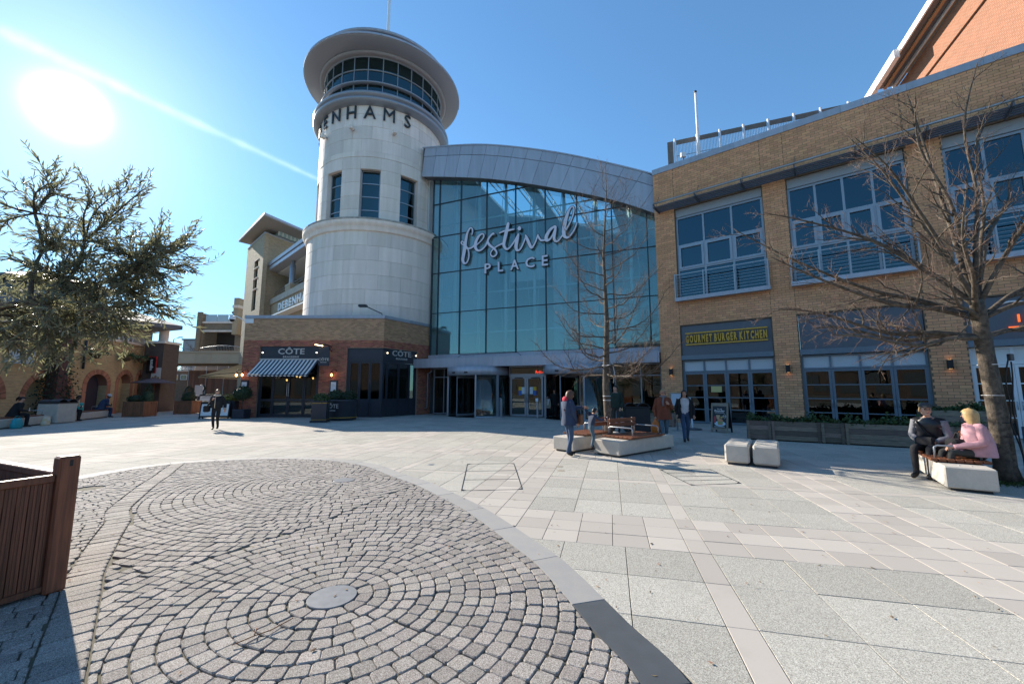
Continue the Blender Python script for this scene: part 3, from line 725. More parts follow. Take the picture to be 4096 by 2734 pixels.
# gabled block rising behind the parapet
gab = thing('gabled_block', 'sunlit orange brick block with deep white eaves rising above the parapet', 'building', (25, 21.25, -0.4), math.atan2(-0.92, -0.39)); gab.scale = (1.25, 1.25, 1.25)
m_orb = mat('orange_brick', (0.36, 0.13, 0.062), 0.85, noise=[(1.2, 0.3), (14, 0.35)], col2=(0.25, 0.1, 0.06), brickmap=((0.34, 0.26, 0.19), 0.225, 0.075))
q = MB(); q.box(-14, 0, 10, 9, 0.4, 16.93); w_ = uvbox(q.build('wall', m_orb, gab)); q = MB(); q.box(-14, -0.05, 17.03, 9, 0.4, 18.3); uvbox(q.build('upper_wall', m_orb, gab))
q = MB(); q.box(8.6, 0.4, 8, 9, 12, 18.3); uvbox(q.build('end_wall', m_orb, gab))
box_obj('shadow_gap', (-14, 0.06, 16.93, 9, 0.4, 17.03), m_dark, gab)
box_obj('eaves_fascia', (-3.9, -1.05, 18.4, 9, -0.98, 18.72), m_white, gab)
box_obj('soffit', (-3.9, -0.98, 18.46, 9, 0.0, 18.5), m_cladd, gab)
box_obj('soffit_rib', (-3.9, -0.66, 18.36, 9, -0.52, 18.46), mat('tan_soffit', (0.4, 0.25, 0.14), 0.7), gab)
box_obj('inner_fascia', (-3.9, -0.26, 18.3, 9, -0.2, 18.46), m_white, gab); box_obj('gutter_board', (-3.9, -0.2, 18.34, 9, -0.06, 18.46), mat('tan_soffit', (0.4, 0.25, 0.14), 0.7), gab)
q = MB(); q.poly([(-3.9, -1.05, 18.72), (9, -1.05, 18.72), (9, 9, 21), (-3.9, 9, 21)]); q.build('roof', m_cladd, gab)
box_obj('roof_return', (-5.2, -1.32, 18.06, -0.85, -1.1, 18.5), m_white, gab)
# roof top fence, pole, floodlight
fe = thing('roof_fence', 'grey mesh fence with white posts along the roof edge', 'fence', (9.0, 22.6, 0), math.atan2(-0.375, 0.927))
for k in range(8):
    q = MB(); x = 0.72+1.19*k; q.lathe([(0, 16.42), (0.06, 16.4), (0.06, 13.0)], 8, (x, 0, 0)); q.build('post', m_whitemt, fe)
for k in range(8):
    x0 = 0.78 + 1.19*k
    box_obj('screen_board', (x0+0.01, 0.02, 16.02, x0+1.06, 0.05, 16.3), mat('weathered_board', (0.2, 0.17, 0.15), 0.8, noise=[(8, 0.5)]), fe)
    q = MB()
    for j in range(14): q.box(x0+0.02+j*0.076, 0.03, 13.2, x0+0.05+j*0.076, 0.036, 16.02)
    for z in (13.8, 15.3): q.box(x0+0.01, 0.04, z, x0+1.06, 0.06, z+0.04)
    q.build('mesh_panel', m_steel, fe)
q = MB(); q.box(0.3, -0.05, 13, 0.62, 0.1, 16.25); q.build('end_panel', mat('weathered_board', (0.2, 0.17, 0.15)), fe)
fp = thing('flagpole', 'slim white flagpole standing on the roof behind the brick parapet', 'flagpole', (10.65, 21.5, 13.0)); q = MB(); q.lathe([(0.0, 0), (0.085, 0), (0.06, 5.7), (0, 5.7)], 10); q.build('pole', m_white, fp)
q = MB(); q.ball((0, 0, 5.78), (0.085, 0.085, 0.09)); q.build('finial', m_dark, fp); q = MB(); q.box(-0.1, -0.1, 0, 0.35, 0.1, 1.35); q.build('base_plate', m_dark, fp)
fl = thing('floodlight', 'white floodlight on the roof left of the flagpole', 'floodlight', (9.74, 21.5, 13.0)); q = MB(); q.tube([(0, 0, 0), (0, 0, 1.72)], 0.03, 6); q.build('stem', m_dark, fl)
q = MB(); q.bbox(-0.14, -0.1, 1.72, 0.14, 0.06, 2.0, 0.02); q.build('lamp_head', m_white, fl)
# ---------------------------------------------------------------- glazed entrance hall
hall = thing('entrance_hall', 'tall teal glass entrance hall under a curved grey metal roof edge', 'building', (0.41, 24.78, 0), math.atan2(-0.375, 0.927))
MH = frame_M(hall)
def interp(P, s):
    for (a, za), (b, zb) in zip(P[:-1], P[1:]):
        if s <= b: return za + (zb-za)*(s-a)/(b-a)
    return P[-1][1]
ZB = [tuple(p) for p in catmull([(-8.2,16.75),(-6.7,16.5),(-2.17,15.43),(1.8,14.12),(5.82,12.52),(8.2,11.28),(9.5,10.5)], 10)]
ZT = [tuple(p) for p in catmull([(-9,18.95),(-7.1,18.7),(-2.5,17.85),(1.83,16.42),(5.2,14.98),(8.23,13.5),(9.6,12.7)], 10)]
mull = [-6.45, -5.93, -4.22, -2.26, -0.2, 1.8, 3.8, 5.85, 7.79, 8.35]; tran = [3.98, 6.78, 9.58, 12.2, 14.6, 99]
for s in mull:
    box_obj('mullion', (s-0.03, -0.03, 3.9, s+0.03, 0.12, interp(ZB, s)+0.3), m_dark, hall)
for z in tran[1:5]:
    xs = [x/20 for x in range(-129, 167) if interp(ZB, x/20) + 0.1 > z]
    if xs: box_obj('transom', (xs[0], -0.02, z-0.02, xs[-1], 0.1, z+0.02), m_dark, hall)
for a, b_ in zip(mull[:-1], mull[1:]):
    for z0, z1 in zip(tran[:-1], tran[1:]):
        ta, tb = min(z1, interp(ZB, a)+0.25), min(z1, interp(ZB, b_)+0.25)
        if ta <= z0 + 0.05 and tb <= z0 + 0.05: continue
        pts = [(a+0.03, z0), (b_-0.03, z0), (b_-0.03, max(tb, z0+0.01)), (a+0.03, max(ta, z0+0.01))]
        q = MB(); q.yprism(pts, 0.03, 0.045); k_, j_ = rng.uniform(-0.005, 0.005), rng.uniform(-0.004, 0.004); q.v = [(v[0], v[1] + (v[0]-(a+b_)/2)*k_ + (v[2]-(z0+ta)/2)*j_, v[2]) for v in q.v]; pane = q.build('pane', g_hall, hall)
        if z1 < 90 and ta == z1 and tb == z1:
            q = MB()
            for sx in (a+0.14, b_-0.14):
                for dz in (-0.12,): q.lathe([(0, -0.02), (0.04, -0.02), (0.04, 0.0), (0, 0.0)], 8, (0, 0, 0)); q.v[-32:] = [(sx+v[0], v[2]+0.01, z1+dz+v[1]) for v in q.v[-32:]]
            q.build('fixing', m_steel, pane)
# curved roof edge: two rows of panels with raked seams
N = 17; seams = [-7.1 + 15.55*i/N for i in range(N+1)]
for i in range(N):
    for lo, hi in ((0.0, 0.69), (0.7, 1.0)):
        P = []
        for s, f in ((seams[i], lo), (seams[i+1], lo), (seams[i+1], hi), (seams[i], hi)):
            sh = 0.25 + 0.95*(s+7.1)/15.5; st = s + sh*f - 0.02*(1 if s == seams[i+1] else -1)*0.5
            st = min(st, 8.45) if s < 8 else st
            P.append((st, interp(ZB, s)*(1-f) + interp(ZT, s+sh)*f))
        q = MB(); q.yprism(P, -0.62 if lo else -0.6, -0.52); q.build('roof_panel', m_clad, hall)
q = MB(); ss = [-7.05 + 15.6*i/40 for i in range(41)]
q.yprism([(s, interp(ZB, s)+0.04) for s in ss] + [(s, interp(ZT, s)-0.05) for s in reversed(ss)], -0.52, 0.1); q.build('roof_edge', m_cladd, hall)
q = MB(); q.yprism([(s, interp(ZT, s)-0.02) for s in ss] + [(s, interp(ZT, s)+0.06) for s in reversed(ss)], -0.66, 0.2); q.build('roof_trim', m_clad, hall)
m_hin = mat('hall_lining', (0.55, 0.6, 0.6), 0.8); m_hpal = mat('hall_pale', (0.62, 0.66, 0.66), 0.7)
for (y0, y1, s0, s1) in ((0.1, 1.6, -7, 8.5), (1.6, 9.5, -7, -4.6), (1.6, 9.5, -0.9, 0.2), (1.6, 9.5, 5.4, 8.5), (9.5, 15, -7, 8.5)):
    S2 = [s0 + (s1-s0)*i/16 for i in range(17)]
    q = MB(); q.yprism([(s, interp(ZT, s)-0.9) for s in S2] + [(s, interp(ZT, s)-0.7) for s in reversed(S2)], y0, y1); q.build('ceiling', m_hin, hall)
for s in (-3.2, -1.2, 0.8, 2.8):
    q = MB(); z = interp(ZT, s)-0.85
    for a in (0, 0.5): q.tube([(s, 1.6, z+a-0.3), (s, 9.5, z+a-0.3)], 0.05, 5)
    for k in range(9): q.tube([(s, 5+k*0.5, z-0.3+(k % 2)*0.5), (s, 5.5+k*0.5, z-0.3+((k+1) % 2)*0.5)], 0.03, 4)
    q.build('roof_truss', m_whitemt, hall)
q = MB(); q.box(-7, 15, 3.6, 8.5, 15.2, 18); q.box(-7.2, 0.3, 0, -7, 15, 18.2); q.box(8.5, 0.6, 0, 8.7, 15, 13.5); q.build('inner_wall', m_hin, hall)
q = MB(); q.box(-7, 0.15, 3.35, 8.5, 15, 3.6); q.build('mezzanine', m_hpal, hall)
for (x0, y0, z0, x1, y1, z1) in ((-4.2, 9, 11.0, -1.2, 12, 14.5), (2.0, 7, 6.0, 6.5, 11, 9.0), (-0.6, 10, 3.6, 0.4, 11, 15)):
    box_obj('inner_volume', (x0, y0, z0, x1, y1, z1), m_hpal, hall)
for i, s in enumerate((-5.05, -3.2, -1.2, 0.8, 2.8, 4.8, 6.8)):
    zt = interp(ZT, s)-1.0; q = MB(); q.tube([(s, 0.8, 3.6), (s, 0.8, zt)], 0.1, 8); q.build('mast', m_white, hall)
    q = MB()
    for sg_ in (-1, 1): q.tube([(s, 0.7, 3.7), (s+sg_*0.5, 0.5, (3.7+zt)/2), (s, 0.7, zt)], 0.018, 4)
    q.build('tie_rod', m_whitemt, hall)
for z in (5.4, 8.1, 10.9, 13.3):
    xs = [x/10 for x in range(-65, 84) if interp(ZT, x/10) - 1.2 > z]; q = MB(); q.tube([(xs[0], 0.75, z), (xs[-1], 0.75, z)], 0.05, 6); q.build('cross_tube', m_white, hall)
# sill band and canopy
box_obj('sill_band', (-6.5, -0.12, 3.6, 8.3, 0.14, 3.92), m_clad, hall)
for k in range(8):
    x0 = -6.9 + k*1.9; x1 = min(x0+1.893, 8.2); box_obj('canopy_panel', (x0, -1.2, 3.02, x1, -1.12, 3.6), m_clad, hall)
box_obj('canopy', (-6.88, -1.12, 3.05, 8.2, 0.02, 3.58), m_clad, hall)
q = MB(); q.tube([(-4.2, -0.3, 3.62), (-3.9, -0.3, 3.85), (0, -0.25, 3.9), (0.3, -0.3, 3.66)], 0.015, 5); q.build('cable', m_black, hall)
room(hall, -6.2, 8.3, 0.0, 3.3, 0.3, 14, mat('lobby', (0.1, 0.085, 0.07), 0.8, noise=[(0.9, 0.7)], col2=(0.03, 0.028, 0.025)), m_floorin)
for s in (-5.2, -4.3, -2.9, -1.9, 0.2, 1.0, 5.2, 7.0):
    q = MB(); q.tube([(s, 2.2 + (s*37 % 1.5), 0), (s, 2.2 + (s*37 % 1.5), 3.3)], 0.14, 10); q.build('column', m_hpal, hall)
# fixed screens and the double door
window(hall, -6.1, -4.75, 0.05, 3.05, 0.0, [1.5, 1], [2.45, 0.55], 0.06, 0.1, m_alu, g_clear, 'glazed_screen', 0.05)
window(hall, 5.75, 8.25, 0.05, 3.05, 0.0, [1.35, 1], [2.45, 0.6], 0.07, 0.1, m_alu, g_clear, 'glazed_screen', 0.06)
window(hall, -0.62, 1.62, 2.52, 3.05, 0.0, [1], [1], 0.06, 0.1, m_alu, g_clear, 'fanlight')
box_obj('door_head', (-0.62, -0.03, 2.4, 1.62, 0.12, 2.518), m_alu, hall)
for k, x in enumerate((-0.56, 0.51)):
    d, _, _ = window(hall, x, x+1.05, 0.03, 2.39, 0.0, [1], [1], 0.11, 0.09, m_alu, g_clear, 'entrance_door')
    hx = x + (0.99 if k == 0 else 0.06); q = MB(); q.tube([(hx, -0.01, 0.85), (hx, -0.06, 0.87), (hx, -0.06, 1.35), (hx, -0.01, 1.37)], 0.018, 6); q.build('handle', m_steel, d)
    q = MB(); q.box(x+0.3, -0.05, 2.3, x+0.85, -0.005, 2.36); q.build('closer', m_black, d)
    sx = x + (0.55 if k == 0 else 0.2)
    for (dx, z, w, h, m_) in ((0 if k == 0 else 0.22, 1.58, 0.2, 0.22, mat('yellow_sticker', (0.75, 0.48, 0.04), 0.6)), (0 if k == 0 else 0.22, 1.28, 0.2, 0.28, mat('blue_sticker', (0.05, 0.16, 0.45), 0.6)), (0.2 if k == 0 else 0.0, 1.36, 0.2, 0.42, mat('pale_sticker', (0.7, 0.76, 0.8), 0.6))):
        q = MB(); q.box(sx+dx, 0.022, z, sx+dx+w, 0.03, z+h); q.build('sticker', m_, d)
def revolving(s0, label):
    """drum canopy, two curved screens, three-wing door"""
    rd = put('revolving_door', None, hall, label, loc=(s0, 0, 0)); Rr = 1.95
    q = MB(); q.lathe([(0, 2.5), (Rr+0.06, 2.5), (Rr+0.06, 3.0), (0, 3.0)], 40); q.build('drum_head', m_clad, rd)
    q = MB(); q.lathe([(0, 0.004), (Rr, 0.004), (Rr, 0.012)], 40); q.build('door_mat', m_black, rd)
    for a0, a1 in ((150, 205), (291, 330), (332, 385)):
        q = MB(); q.lathe([(Rr, 0.06), (Rr, 2.5), (Rr-0.012, 2.5), (Rr-0.012, 0.06)], 12, a0=R(a0), a1=R(a1)); q.build('curved_glass', g_clear, rd)
        q = MB(); q.lathe([(Rr+0.03, 0.0), (Rr+0.03, 0.07), (Rr-0.05, 0.07), (Rr-0.05, 0.0)], 12, a0=R(a0), a1=R(a1)); q.build('curved_rail', m_alu, rd)
        for a in (a0, a1):
            q = MB(); M = Matrix.Rotation(R(a), 4, 'Z'); q.box(Rr-0.06, -0.045, 0, Rr+0.05, 0.045, 2.5, M=M); q.build('post', m_alu, rd)
    for k in range(3):
        M = Matrix.Rotation(R(250 + 120*k), 4, 'Z'); q = MB(); w = 0.06; Q = Rr-0.12
        for b_ in ((0.05, -0.02, 0.05, 0.05+w, 0.02, 2.42), (Q-w, -0.02, 0.05, Q, 0.02, 2.42), (0.05+w, -0.02, 0.05, Q-w, 0.02, 0.18), (0.05+w, -0.02, 2.32, Q-w, 0.02, 2.42)): q.box(*b_, M=M)
        q.build('wing_frame', m_alu, rd); q = MB(); q.box(0.11, -0.005, 0.18, Q-w, 0.005, 2.32, M=M); q.build('wing_glass', g_clear, rd)
    for a in (248, 274):
        q = MB(); M = Matrix.Rotation(R(a), 4, 'Z'); q.box(Rr+0.05, -0.1, 2.6, Rr+0.12, 0.1, 2.68, M=M); q.build('sensor', m_black, rd)
revolving(-2.72, 'revolving door left of the double door'); revolving(3.7, 'revolving door behind the small bare tree')
for s, lb in ((-0.95, 'rounded metal guard panel right of the left revolving door'), (1.45, 'slim metal guard post with a push pad beside the double door')):
    t = thing('door_guard', lb, 'door guard', tuple(MH @ Vector((s, -0.75, 0))), hall.rotation_euler.z, 'metal guards beside the doors')
    w = 0.17 if s < 0 else 0.05; q = MB(); q.yprism([(-w, 0)] + [(math.cos(a)*w, 1.15-w + math.sin(a)*w) for a in [math.pi*(1-k/8) for k in range(9)]] + [(w, 0)], -0.03, 0.03); q.build('panel', m_alu, t)
    if s > 0: q = MB(); q.box(-0.1, -0.06, 0.95, 0.06, -0.03, 1.12); q.build('push_pad', mat('pale_sticker', (0.7, 0.76, 0.8)), t)
q = MB(); zz = 2.62; pts = [(0.9, .6, zz), (0.93, .6, zz+.2), (0.95, .6, zz+.05), (1.0, .6, zz+.12), (1.02, .6, zz), (1.08, .6, zz+.12), (1.12, .6, zz), (1.15, .6, zz+.16), (1.2, .6, zz), (1.24, .6, zz+.16), (1.28, .6, zz+.02), (1.36, .6, zz+.08)]
q.tube(pts, 0.016, 5); q.build('neon_reflection', e_red, hall)  # mirrored red neon lettering, its reflection drawn as a glowing tube
q = MB(); q.tube([(-6.22, -0.08, 3.0), (-6.22, -0.08, 2.82), (-6.5, -0.1, 2.7), (-6.5, -0.1, 0.45), (-6.78, -0.12, 0.38), (-6.78, -0.12, 0.0)], 0.05, 8); q.build('downpipe', m_alu, hall)
# script lettering hung in front of the glass
m_face = mat('sign_face', (0.68, 0.66, 0.74), 0.45)
ST = {'f': [[(-3.27,11.91,.095),(-3.22,12.17,.095),(-3.3,12.37,.095),(-3.47,12.32,.119),(-3.63,12.01,.159),(-3.72,11.58,.206),(-3.79,11.1,.238),(-3.88,10.59,.246),(-3.93,10.24,.222),(-3.84,10.01,.159),(-3.65,10,.111),(-3.51,10.24,.095),(-3.47,10.58,.095),(-3.55,10.94,.087),(-3.71,11.21,.079)],[(-3.71,11.14,.087),(-3.94,11.29,.087),(-4.07,11.43,.087),(-4.01,11.54,.087),(-3.9,11.47,.079),(-3.86,11.29,.071)],[(-3.64,10.99,.119),(-3.4,10.97,.119),(-3.21,11.03,.111),(-3.09,11.14,.103)]],
'e': [[(-3.11,11.03,.103),(-2.83,11.19,.087),(-2.58,11.37,.087),(-2.39,11.61,.095),(-2.42,11.8,.103),(-2.58,11.83,.119),(-2.79,11.67,.175),(-2.97,11.34,.214),(-3,11.04,.214),(-2.9,10.81,.175),(-2.69,10.72,.135),(-2.43,10.83,.111),(-2.2,11.06,.103)]],
's': [[(-2.25,11,.103),(-2.11,11.28,.111),(-1.91,11.6,.127),(-1.71,11.74,.135),(-1.65,11.69,.103)],[(-1.8,11.69,.119),(-2.02,11.47,.135),(-2.08,11.21,.159),(-1.91,10.95,.167),(-1.65,10.73,.143),(-1.47,10.49,.119),(-1.47,10.3,.103),(-1.65,10.18,.111),(-1.83,10.26,.095),(-1.88,10.44,.087),(-1.72,10.67,.095),(-1.41,10.85,.103),(-1.03,10.97,.111)]],
't': [[(-.64,12.26,.191),(-.74,11.83,.23),(-.85,11.38,.222),(-.94,10.97,.214),(-.9,10.71,.183),(-.76,10.56,.143),(-.58,10.6,.111),(-.36,10.82,.103),(-.17,11.07,.103)],[(-1.27,11.7,.087),(-.96,11.78,.119),(-.61,11.79,.135),(-.23,11.8,.087)]],
'i': [[(-.19,11.03,.095),(-.04,11.26,.119),(.07,11.41,.103)],[(.06,11.42,.143),(-.04,11.01,.222),(-.1,10.64,.23),(-.04,10.4,.175),(.14,10.4,.119),(.35,10.7,.103),(.52,11.09,.095)],[(.125,11.84,.24),(.13,11.8,.27),(.135,11.76,.24)]],
'v': [[(.54,11.3,.095),(.64,11.07,.175),(.78,10.72,.199),(.92,10.44,.175),(1.07,10.54,.111),(1.24,10.86,.103),(1.36,11.2,.087)],[(1.36,11.2,.095),(1.43,11,.119),(1.57,10.81,.135),(1.77,10.79,.111)]],
'a': [[(1.8,10.78,.111),(1.98,11.12,.095),(2.23,11.41,.103),(2.43,11.58,.119),(2.49,11.53,.119),(2.27,11.5,.143),(2.05,11.27,.199),(1.9,10.97,.222),(1.94,10.76,.199),(2.14,10.81,.119),(2.35,11.11,.095),(2.51,11.53,.095)],[(2.51,11.54,.143),(2.45,11.13,.175),(2.4,10.82,.175),(2.5,10.62,.143),(2.66,10.62,.111),(2.86,10.85,.095),(3.07,11.12,.095)]],
'l': [[(2.86,10.83,.095),(3.15,11.23,.095),(3.43,11.7,.095),(3.63,12.19,.095),(3.66,12.53,.095),(3.54,12.65,.103),(3.36,12.44,.143),(3.18,11.99,.214),(3.05,11.48,.246),(3.01,11.09,.238),(3.08,10.82,.191),(3.28,10.75,.127),(3.49,10.93,.103),(3.69,11.22,.095),(3.84,11.6,.079)]]}
fs = thing('entrance_sign', 'large pale script and capital lettering hung on the teal glass', 'sign', tuple(hall.location), hall.rotation_euler.z)
def stroke(b, P, grow, yb, yf, dome, m):
    V = [Vector(p) for p in catmull(P, 5)]; L_, C_, R_ = [], [], []
    for i, p in enumerate(V):
        d = V[min(i+1, len(V)-1)] - V[max(i-1, 0)]; d = Vector((d.x, d.y)).normalized(); n_ = Vector((-d.y, d.x)); h = p.z/2 + grow
        L_.append((p.x+n_.x*h, p.y+n_.y*h)); R_.append((p.x-n_.x*h, p.y-n_.y*h)); C_.append((p.x, p.y))
    for e, sg_ in ((0, -1), (-1, 1)):       # round ends
        i = 0 if e == 0 else len(V)-1; d = (V[1]-V[0]) if e == 0 else (V[-1]-V[-2]); d = Vector((d.x, d.y)).normalized()*sg_; h = V[i].z/2 + grow; c = (V[i].x+d.x*h*0.8, V[i].y+d.y*h*0.8)
        nn = Vector((-d.y, d.x))*h*0.45*(1 if sg_ > 0 else -1); t3 = ((c[0]+nn.x, c[1]+nn.y), c, (c[0]-nn.x, c[1]-nn.y))
        if e == 0: L_.insert(0, t3[0]); C_.insert(0, c); R_.insert(0, t3[2])
        else: L_.append(t3[0]); C_.append(c); R_.append(t3[2])
    rings = [[(l[0], yb, l[1]), (l[0], yf, l[1]), (c[0], yf-dome, c[1]), (r[0], yf, r[1]), (r[0], yb, r[1])] for l, c, r in zip(L_, C_, R_)]
    b.loft(rings, m, True, True, False)
for ch, strokes in ST.items():
    bk, fr = MB(), MB()
    for k, P in enumerate(strokes): stroke(bk, P, 0.035, -0.05, -0.15 - 0.003*k, 0.004, 0); stroke(fr, P, -0.002, -0.14, -0.17 - 0.003*k, 0.007, 0)
    o = bk.build('letter', m_dark, fs); fr.build('letter_face', m_face, o)
for ch, x0, x1, z in (('P', -2.31, -1.85, 9.13), ('L', -1.36, -0.98, 9.14), ('A', -0.49, 0.09, 9.15), ('C', 0.52, 1.14, 9.17), ('E', 1.6, 1.99, 9.18)):
    o = fit_text('letter', ch, x0-0.02, x1+0.02, z, 0.64, fs, -0.1, m_dark, 0.1, 0.045); fit_text('letter_face', ch, x0, x1, z, 0.64, fs, -0.165, m_face, 0.02, 0.014)
for o in [o for o in fs.children if o.name.startswith('letter_face')]:
    near = min((c for c in fs.children if c.name.startswith('letter') and not c.name.startswith('letter_face')), key=lambda c: (sum((v.co.x for v in c.data.vertices), 0)/len(c.data.vertices)*c.scale.x + c.location.x - sum(v.co.x for v in o.data.vertices)/len(o.data.vertices)*o.scale.x - o.location.x)**2)
    mw = o.matrix_basis.copy(); o.parent = near; o.matrix_parent_inverse = near.matrix_basis.inverted(); o.matrix_basis = mw
# ---------------------------------------------------------------- round stone tower
TX, TY = -10.1, 29.6
twr = thing('round_tower', 'tall round pale stone tower with glazed lantern and wide disc roof', 'tower', (TX, TY, 0))
def ang(t): return R(-90 + t)        # 0 = towards the square, positive to the right
def cblock(b, r0, r1, t0, t1, z0, z1, n=4, m=0, bev=0.012):
    ring = lambda r, e, z: [(r*math.cos(ang(t0+e+(t1-t0-2*e)*k/n)), r*math.sin(ang(t0+e+(t1-t0-2*e)*k/n)), z) for k in range(n+1)]
    prof = [(r0, z0), (r1-bev, z0), (r1, z0+bev), (r1, z1-bev), (r1-bev, z1), (r0, z1)]
    rows = [ring(r, 0, z) for r, z in prof]; base = len(b.v); k = n+1
    for rw in rows: b.v += rw
    for i in range(len(rows)):
        j = (i+1) % len(rows)
        for c in range(n): b.face((base+i*k+c, base+i*k+c+1, base+j*k+c+1, base+j*k+c), m)
    b.face([base+i*k for i in range(len(rows))], m); b.face([base+i*k+n for i in reversed(range(len(rows)))], m)
q = MB(); q.lathe([(4.86, 5.85), (4.86, 11.72)], 64); q.build('drum', m_stonejt, twr)
def course(R1, z0, z1, spans, holes=()):
    for a, b_ in spans:
        if any(h[0]-0.1 < (a+b_)/2 < h[1]+0.1 for h in holes): continue
        g = 0.06; q = MB(); cblock(q, R1-0.25, R1, a+g, b_-g, z0+0.004, z1-0.004); q.build('stone_block', m_stone, twr)
rr = random.Random(4)
for k in range(6):
    z0 = 5.98 + k*0.955; off = 8.5*(k % 2); course(4.9, z0, min(z0+0.955, 11.71), [(-100.5+17*i+off, -83.5+17*i+off) for i in range(11)])
q = MB(); q.lathe([(4.85, 11.7), (5.0, 11.72), (5.03, 11.8), (5.03, 12.02), (5.09, 12.06), (5.2, 12.2), (5.22, 12.3), (5.22, 12.38)], 72); q.build('cornice', m_stone, twr)
for i in range(21):
    q = MB(); cblock(q, 4.3, 5.24, -115+11*i+0.05, -104+11*i-0.05, 12.38, 12.5, 3); q.build('cornice_stone', m_stonedk, twr)
wins = [(-33+33.7*k-33.7*2, -16.2+33.7*k-33.7*2) for k in range(6)]
q = MB(); q.lathe([(3.9, 12.4), (3.9, 16.4)], 48); q.build('inner_drum', m_black, twr); q = MB(); q.lathe([(4.42, 16.15), (4.42, 20.8)], 64); q.build('shaft', m_stonejt, twr)
for k in range(4):
    z0 = 12.45+k*0.93
    for i, (a, b_) in enumerate(wins):
        nx = wins[i+1][0] if i+1 < len(wins) else b_+16.9
        q = MB(); cblock(q, 4.08, 4.46, b_, nx, z0+0.003, z0+0.927); q.build('stone_block', m_stone, twr)
for a, b_ in wins:
    w = put('window', None, twr); q = MB(); cblock(q, 4.12, 4.17, a-0.3, a+0.9, 12.45, 16.16, 1, bev=0.004); cblock(q, 4.12, 4.17, b_-0.9, b_+0.3, 12.45, 16.16, 1, bev=0.004)
    for z in (12.45, 13.38, 14.31, 15.24, 16.12): cblock(q, 4.12, 4.16, a+0.9, b_-0.9, z, z+0.07, 5, bev=0.004)
    q.build('frame', m_alu, w)
    for k in range(4): q = MB(); cblock(q, 4.1, 4.12, a+0.9, b_-0.9, 12.5+k*0.93, 13.38+k*0.93, 5, bev=0.002); q.build('pane', g_tower, w)
zc = [16.17, 17.02, 17.4, 18.3, 19.2, 20.1, 20.75]
for k in range(6):
    w = 16.85 if k != 1 else 25; n = 13 if k != 1 else 8; off = (w/2 if k % 2 else 0)
    course(4.46 + (0.02 if k == 1 else 0), zc[k], zc[k+1], [(-117.3+w*i+off, -100.45+(w-16.85)+w*i+off) for i in range(n)])
q = MB(); q.lathe([(4.3, 20.68), (4.7, 20.72), (4.9, 20.78), (5.0, 20.86), (5.02, 20.96), (4.96, 21.05), (4.8, 21.08), (4.8, 21.16), (4.96, 21.2), (5.03, 21.3), (5.0, 21.42), (4.86, 21.5), (4.5, 21.52), (4.3, 21.6)], 80)
q.build('ring_moulding', mat('ring_metal', (0.3, 0.32, 0.36), 0.4, 0.4), twr)
lan = put('lantern', None, twr)
q = MB(); q.lathe([(3.2, 21), (3.2, 24.6)], 40); q.build('inner_core', m_inside, lan)
for k in range(-8, 9):
    t0 = k*13.0 + 3
    q = MB(); cblock(q, 4.3, 4.37, t0-0.32, t0+0.32, 21.5, 24.45, 1, bev=0.004); q.build('mullion', m_alu, lan)
    for za, zb in ((21.55, 22.38), (22.46, 23.4), (23.46, 24.4)):
        q = MB(); cblock(q, 4.3, 4.32, t0+0.5, t0+12.5, za, zb, 3, bev=0.002); q.build('pane', g_tower, lan)
for z, r_ in ((23.4, 4.4), (24.4, 4.42)):
    q = MB(); q.lathe([(4.28, z), (r_, z), (r_, z+0.04), (4.28, z+0.04)], 64); q.build('glazing_rail', m_alu, lan)
q = MB(); q.lathe([(4.28, 22.36), (4.56, 22.36), (4.6, 22.42), (4.56, 22.48), (4.28, 22.48)], 72); q.build('handrail', mat('ring_metal', (0.3, 0.32, 0.36)), lan)
m_soff = mat('soffit_grey', (0.33, 0.31, 0.32), 0.6)
q = MB(); q.lathe([(4.25, 24.44), (4.62, 24.44), (4.74, 24.5), (4.74, 24.6), (4.66, 24.64)], 72); q.build('inner_soffit_ring', m_soff, twr)
q = MB(); q.lathe([(4.6, 24.62), (5.72, 24.74), (5.8, 24.8), (5.82, 24.88), (5.78, 24.97), (5.2, 25.05), (4.4, 25.08)], 96); q.build('disc_roof', mat('disc_metal', (0.33, 0.33, 0.36), 0.5, 0.2), twr)
for k in range(14):
    q = MB(); t0 = -105+15*k; cblock(q, 5.7, 5.835, t0+0.08, t0+14.92, 24.79, 24.95, 4, bev=0.01); q.build('edge_trim', m_clad, twr)
q = MB(); q.lathe([(4.7, 25.0), (4.7, 25.85)], 64); q.build('louvre_core', m_dark, twr)
for k in range(80):
    if k > 55 and k < 65: pass
q = MB()
for k in range(120): cblock(q, 4.7, 4.82, k*3-0.5, k*3+0.5, 25.02, 25.84, 1, bev=0.005)
q.build('louvres', m_clad, twr); q = MB(); q.lathe([(4.9, 25.84), (5.02, 25.88), (5.02, 26.02), (4.9, 26.06), (3.0, 26.5), (0, 26.8)], 72); q.build('cap_roof', m_clad, twr)
mast = thing('flagpole', 'tall white mast standing on top of the round stone tower', 'flagpole', (TX, TY, 26.7)); q = MB(); q.lathe([(0.14, 0), (0.13, 4), (0.08, 11), (0, 11)], 10); q.build('pole', m_white, mast)
ts = thing('tower_sign', 'dark capital letters wrapped round the top of the stone tower', 'sign', (TX, TY, 0))
for i, ch in enumerate('DEBENHAMS'):
    t0 = 38.5 - 15.9*(8-i); me = text_mesh(ch, 0.9/0.69, 0.07, m_dark, 0.004); a = ang(t0)
    o = put('letter', me, ts, loc=(4.53*math.cos(a), 4.53*math.sin(a), 19.72)); o.rotation_euler = (R(90), 0, a + R(90)); o.scale = (0.9, 1, 1)
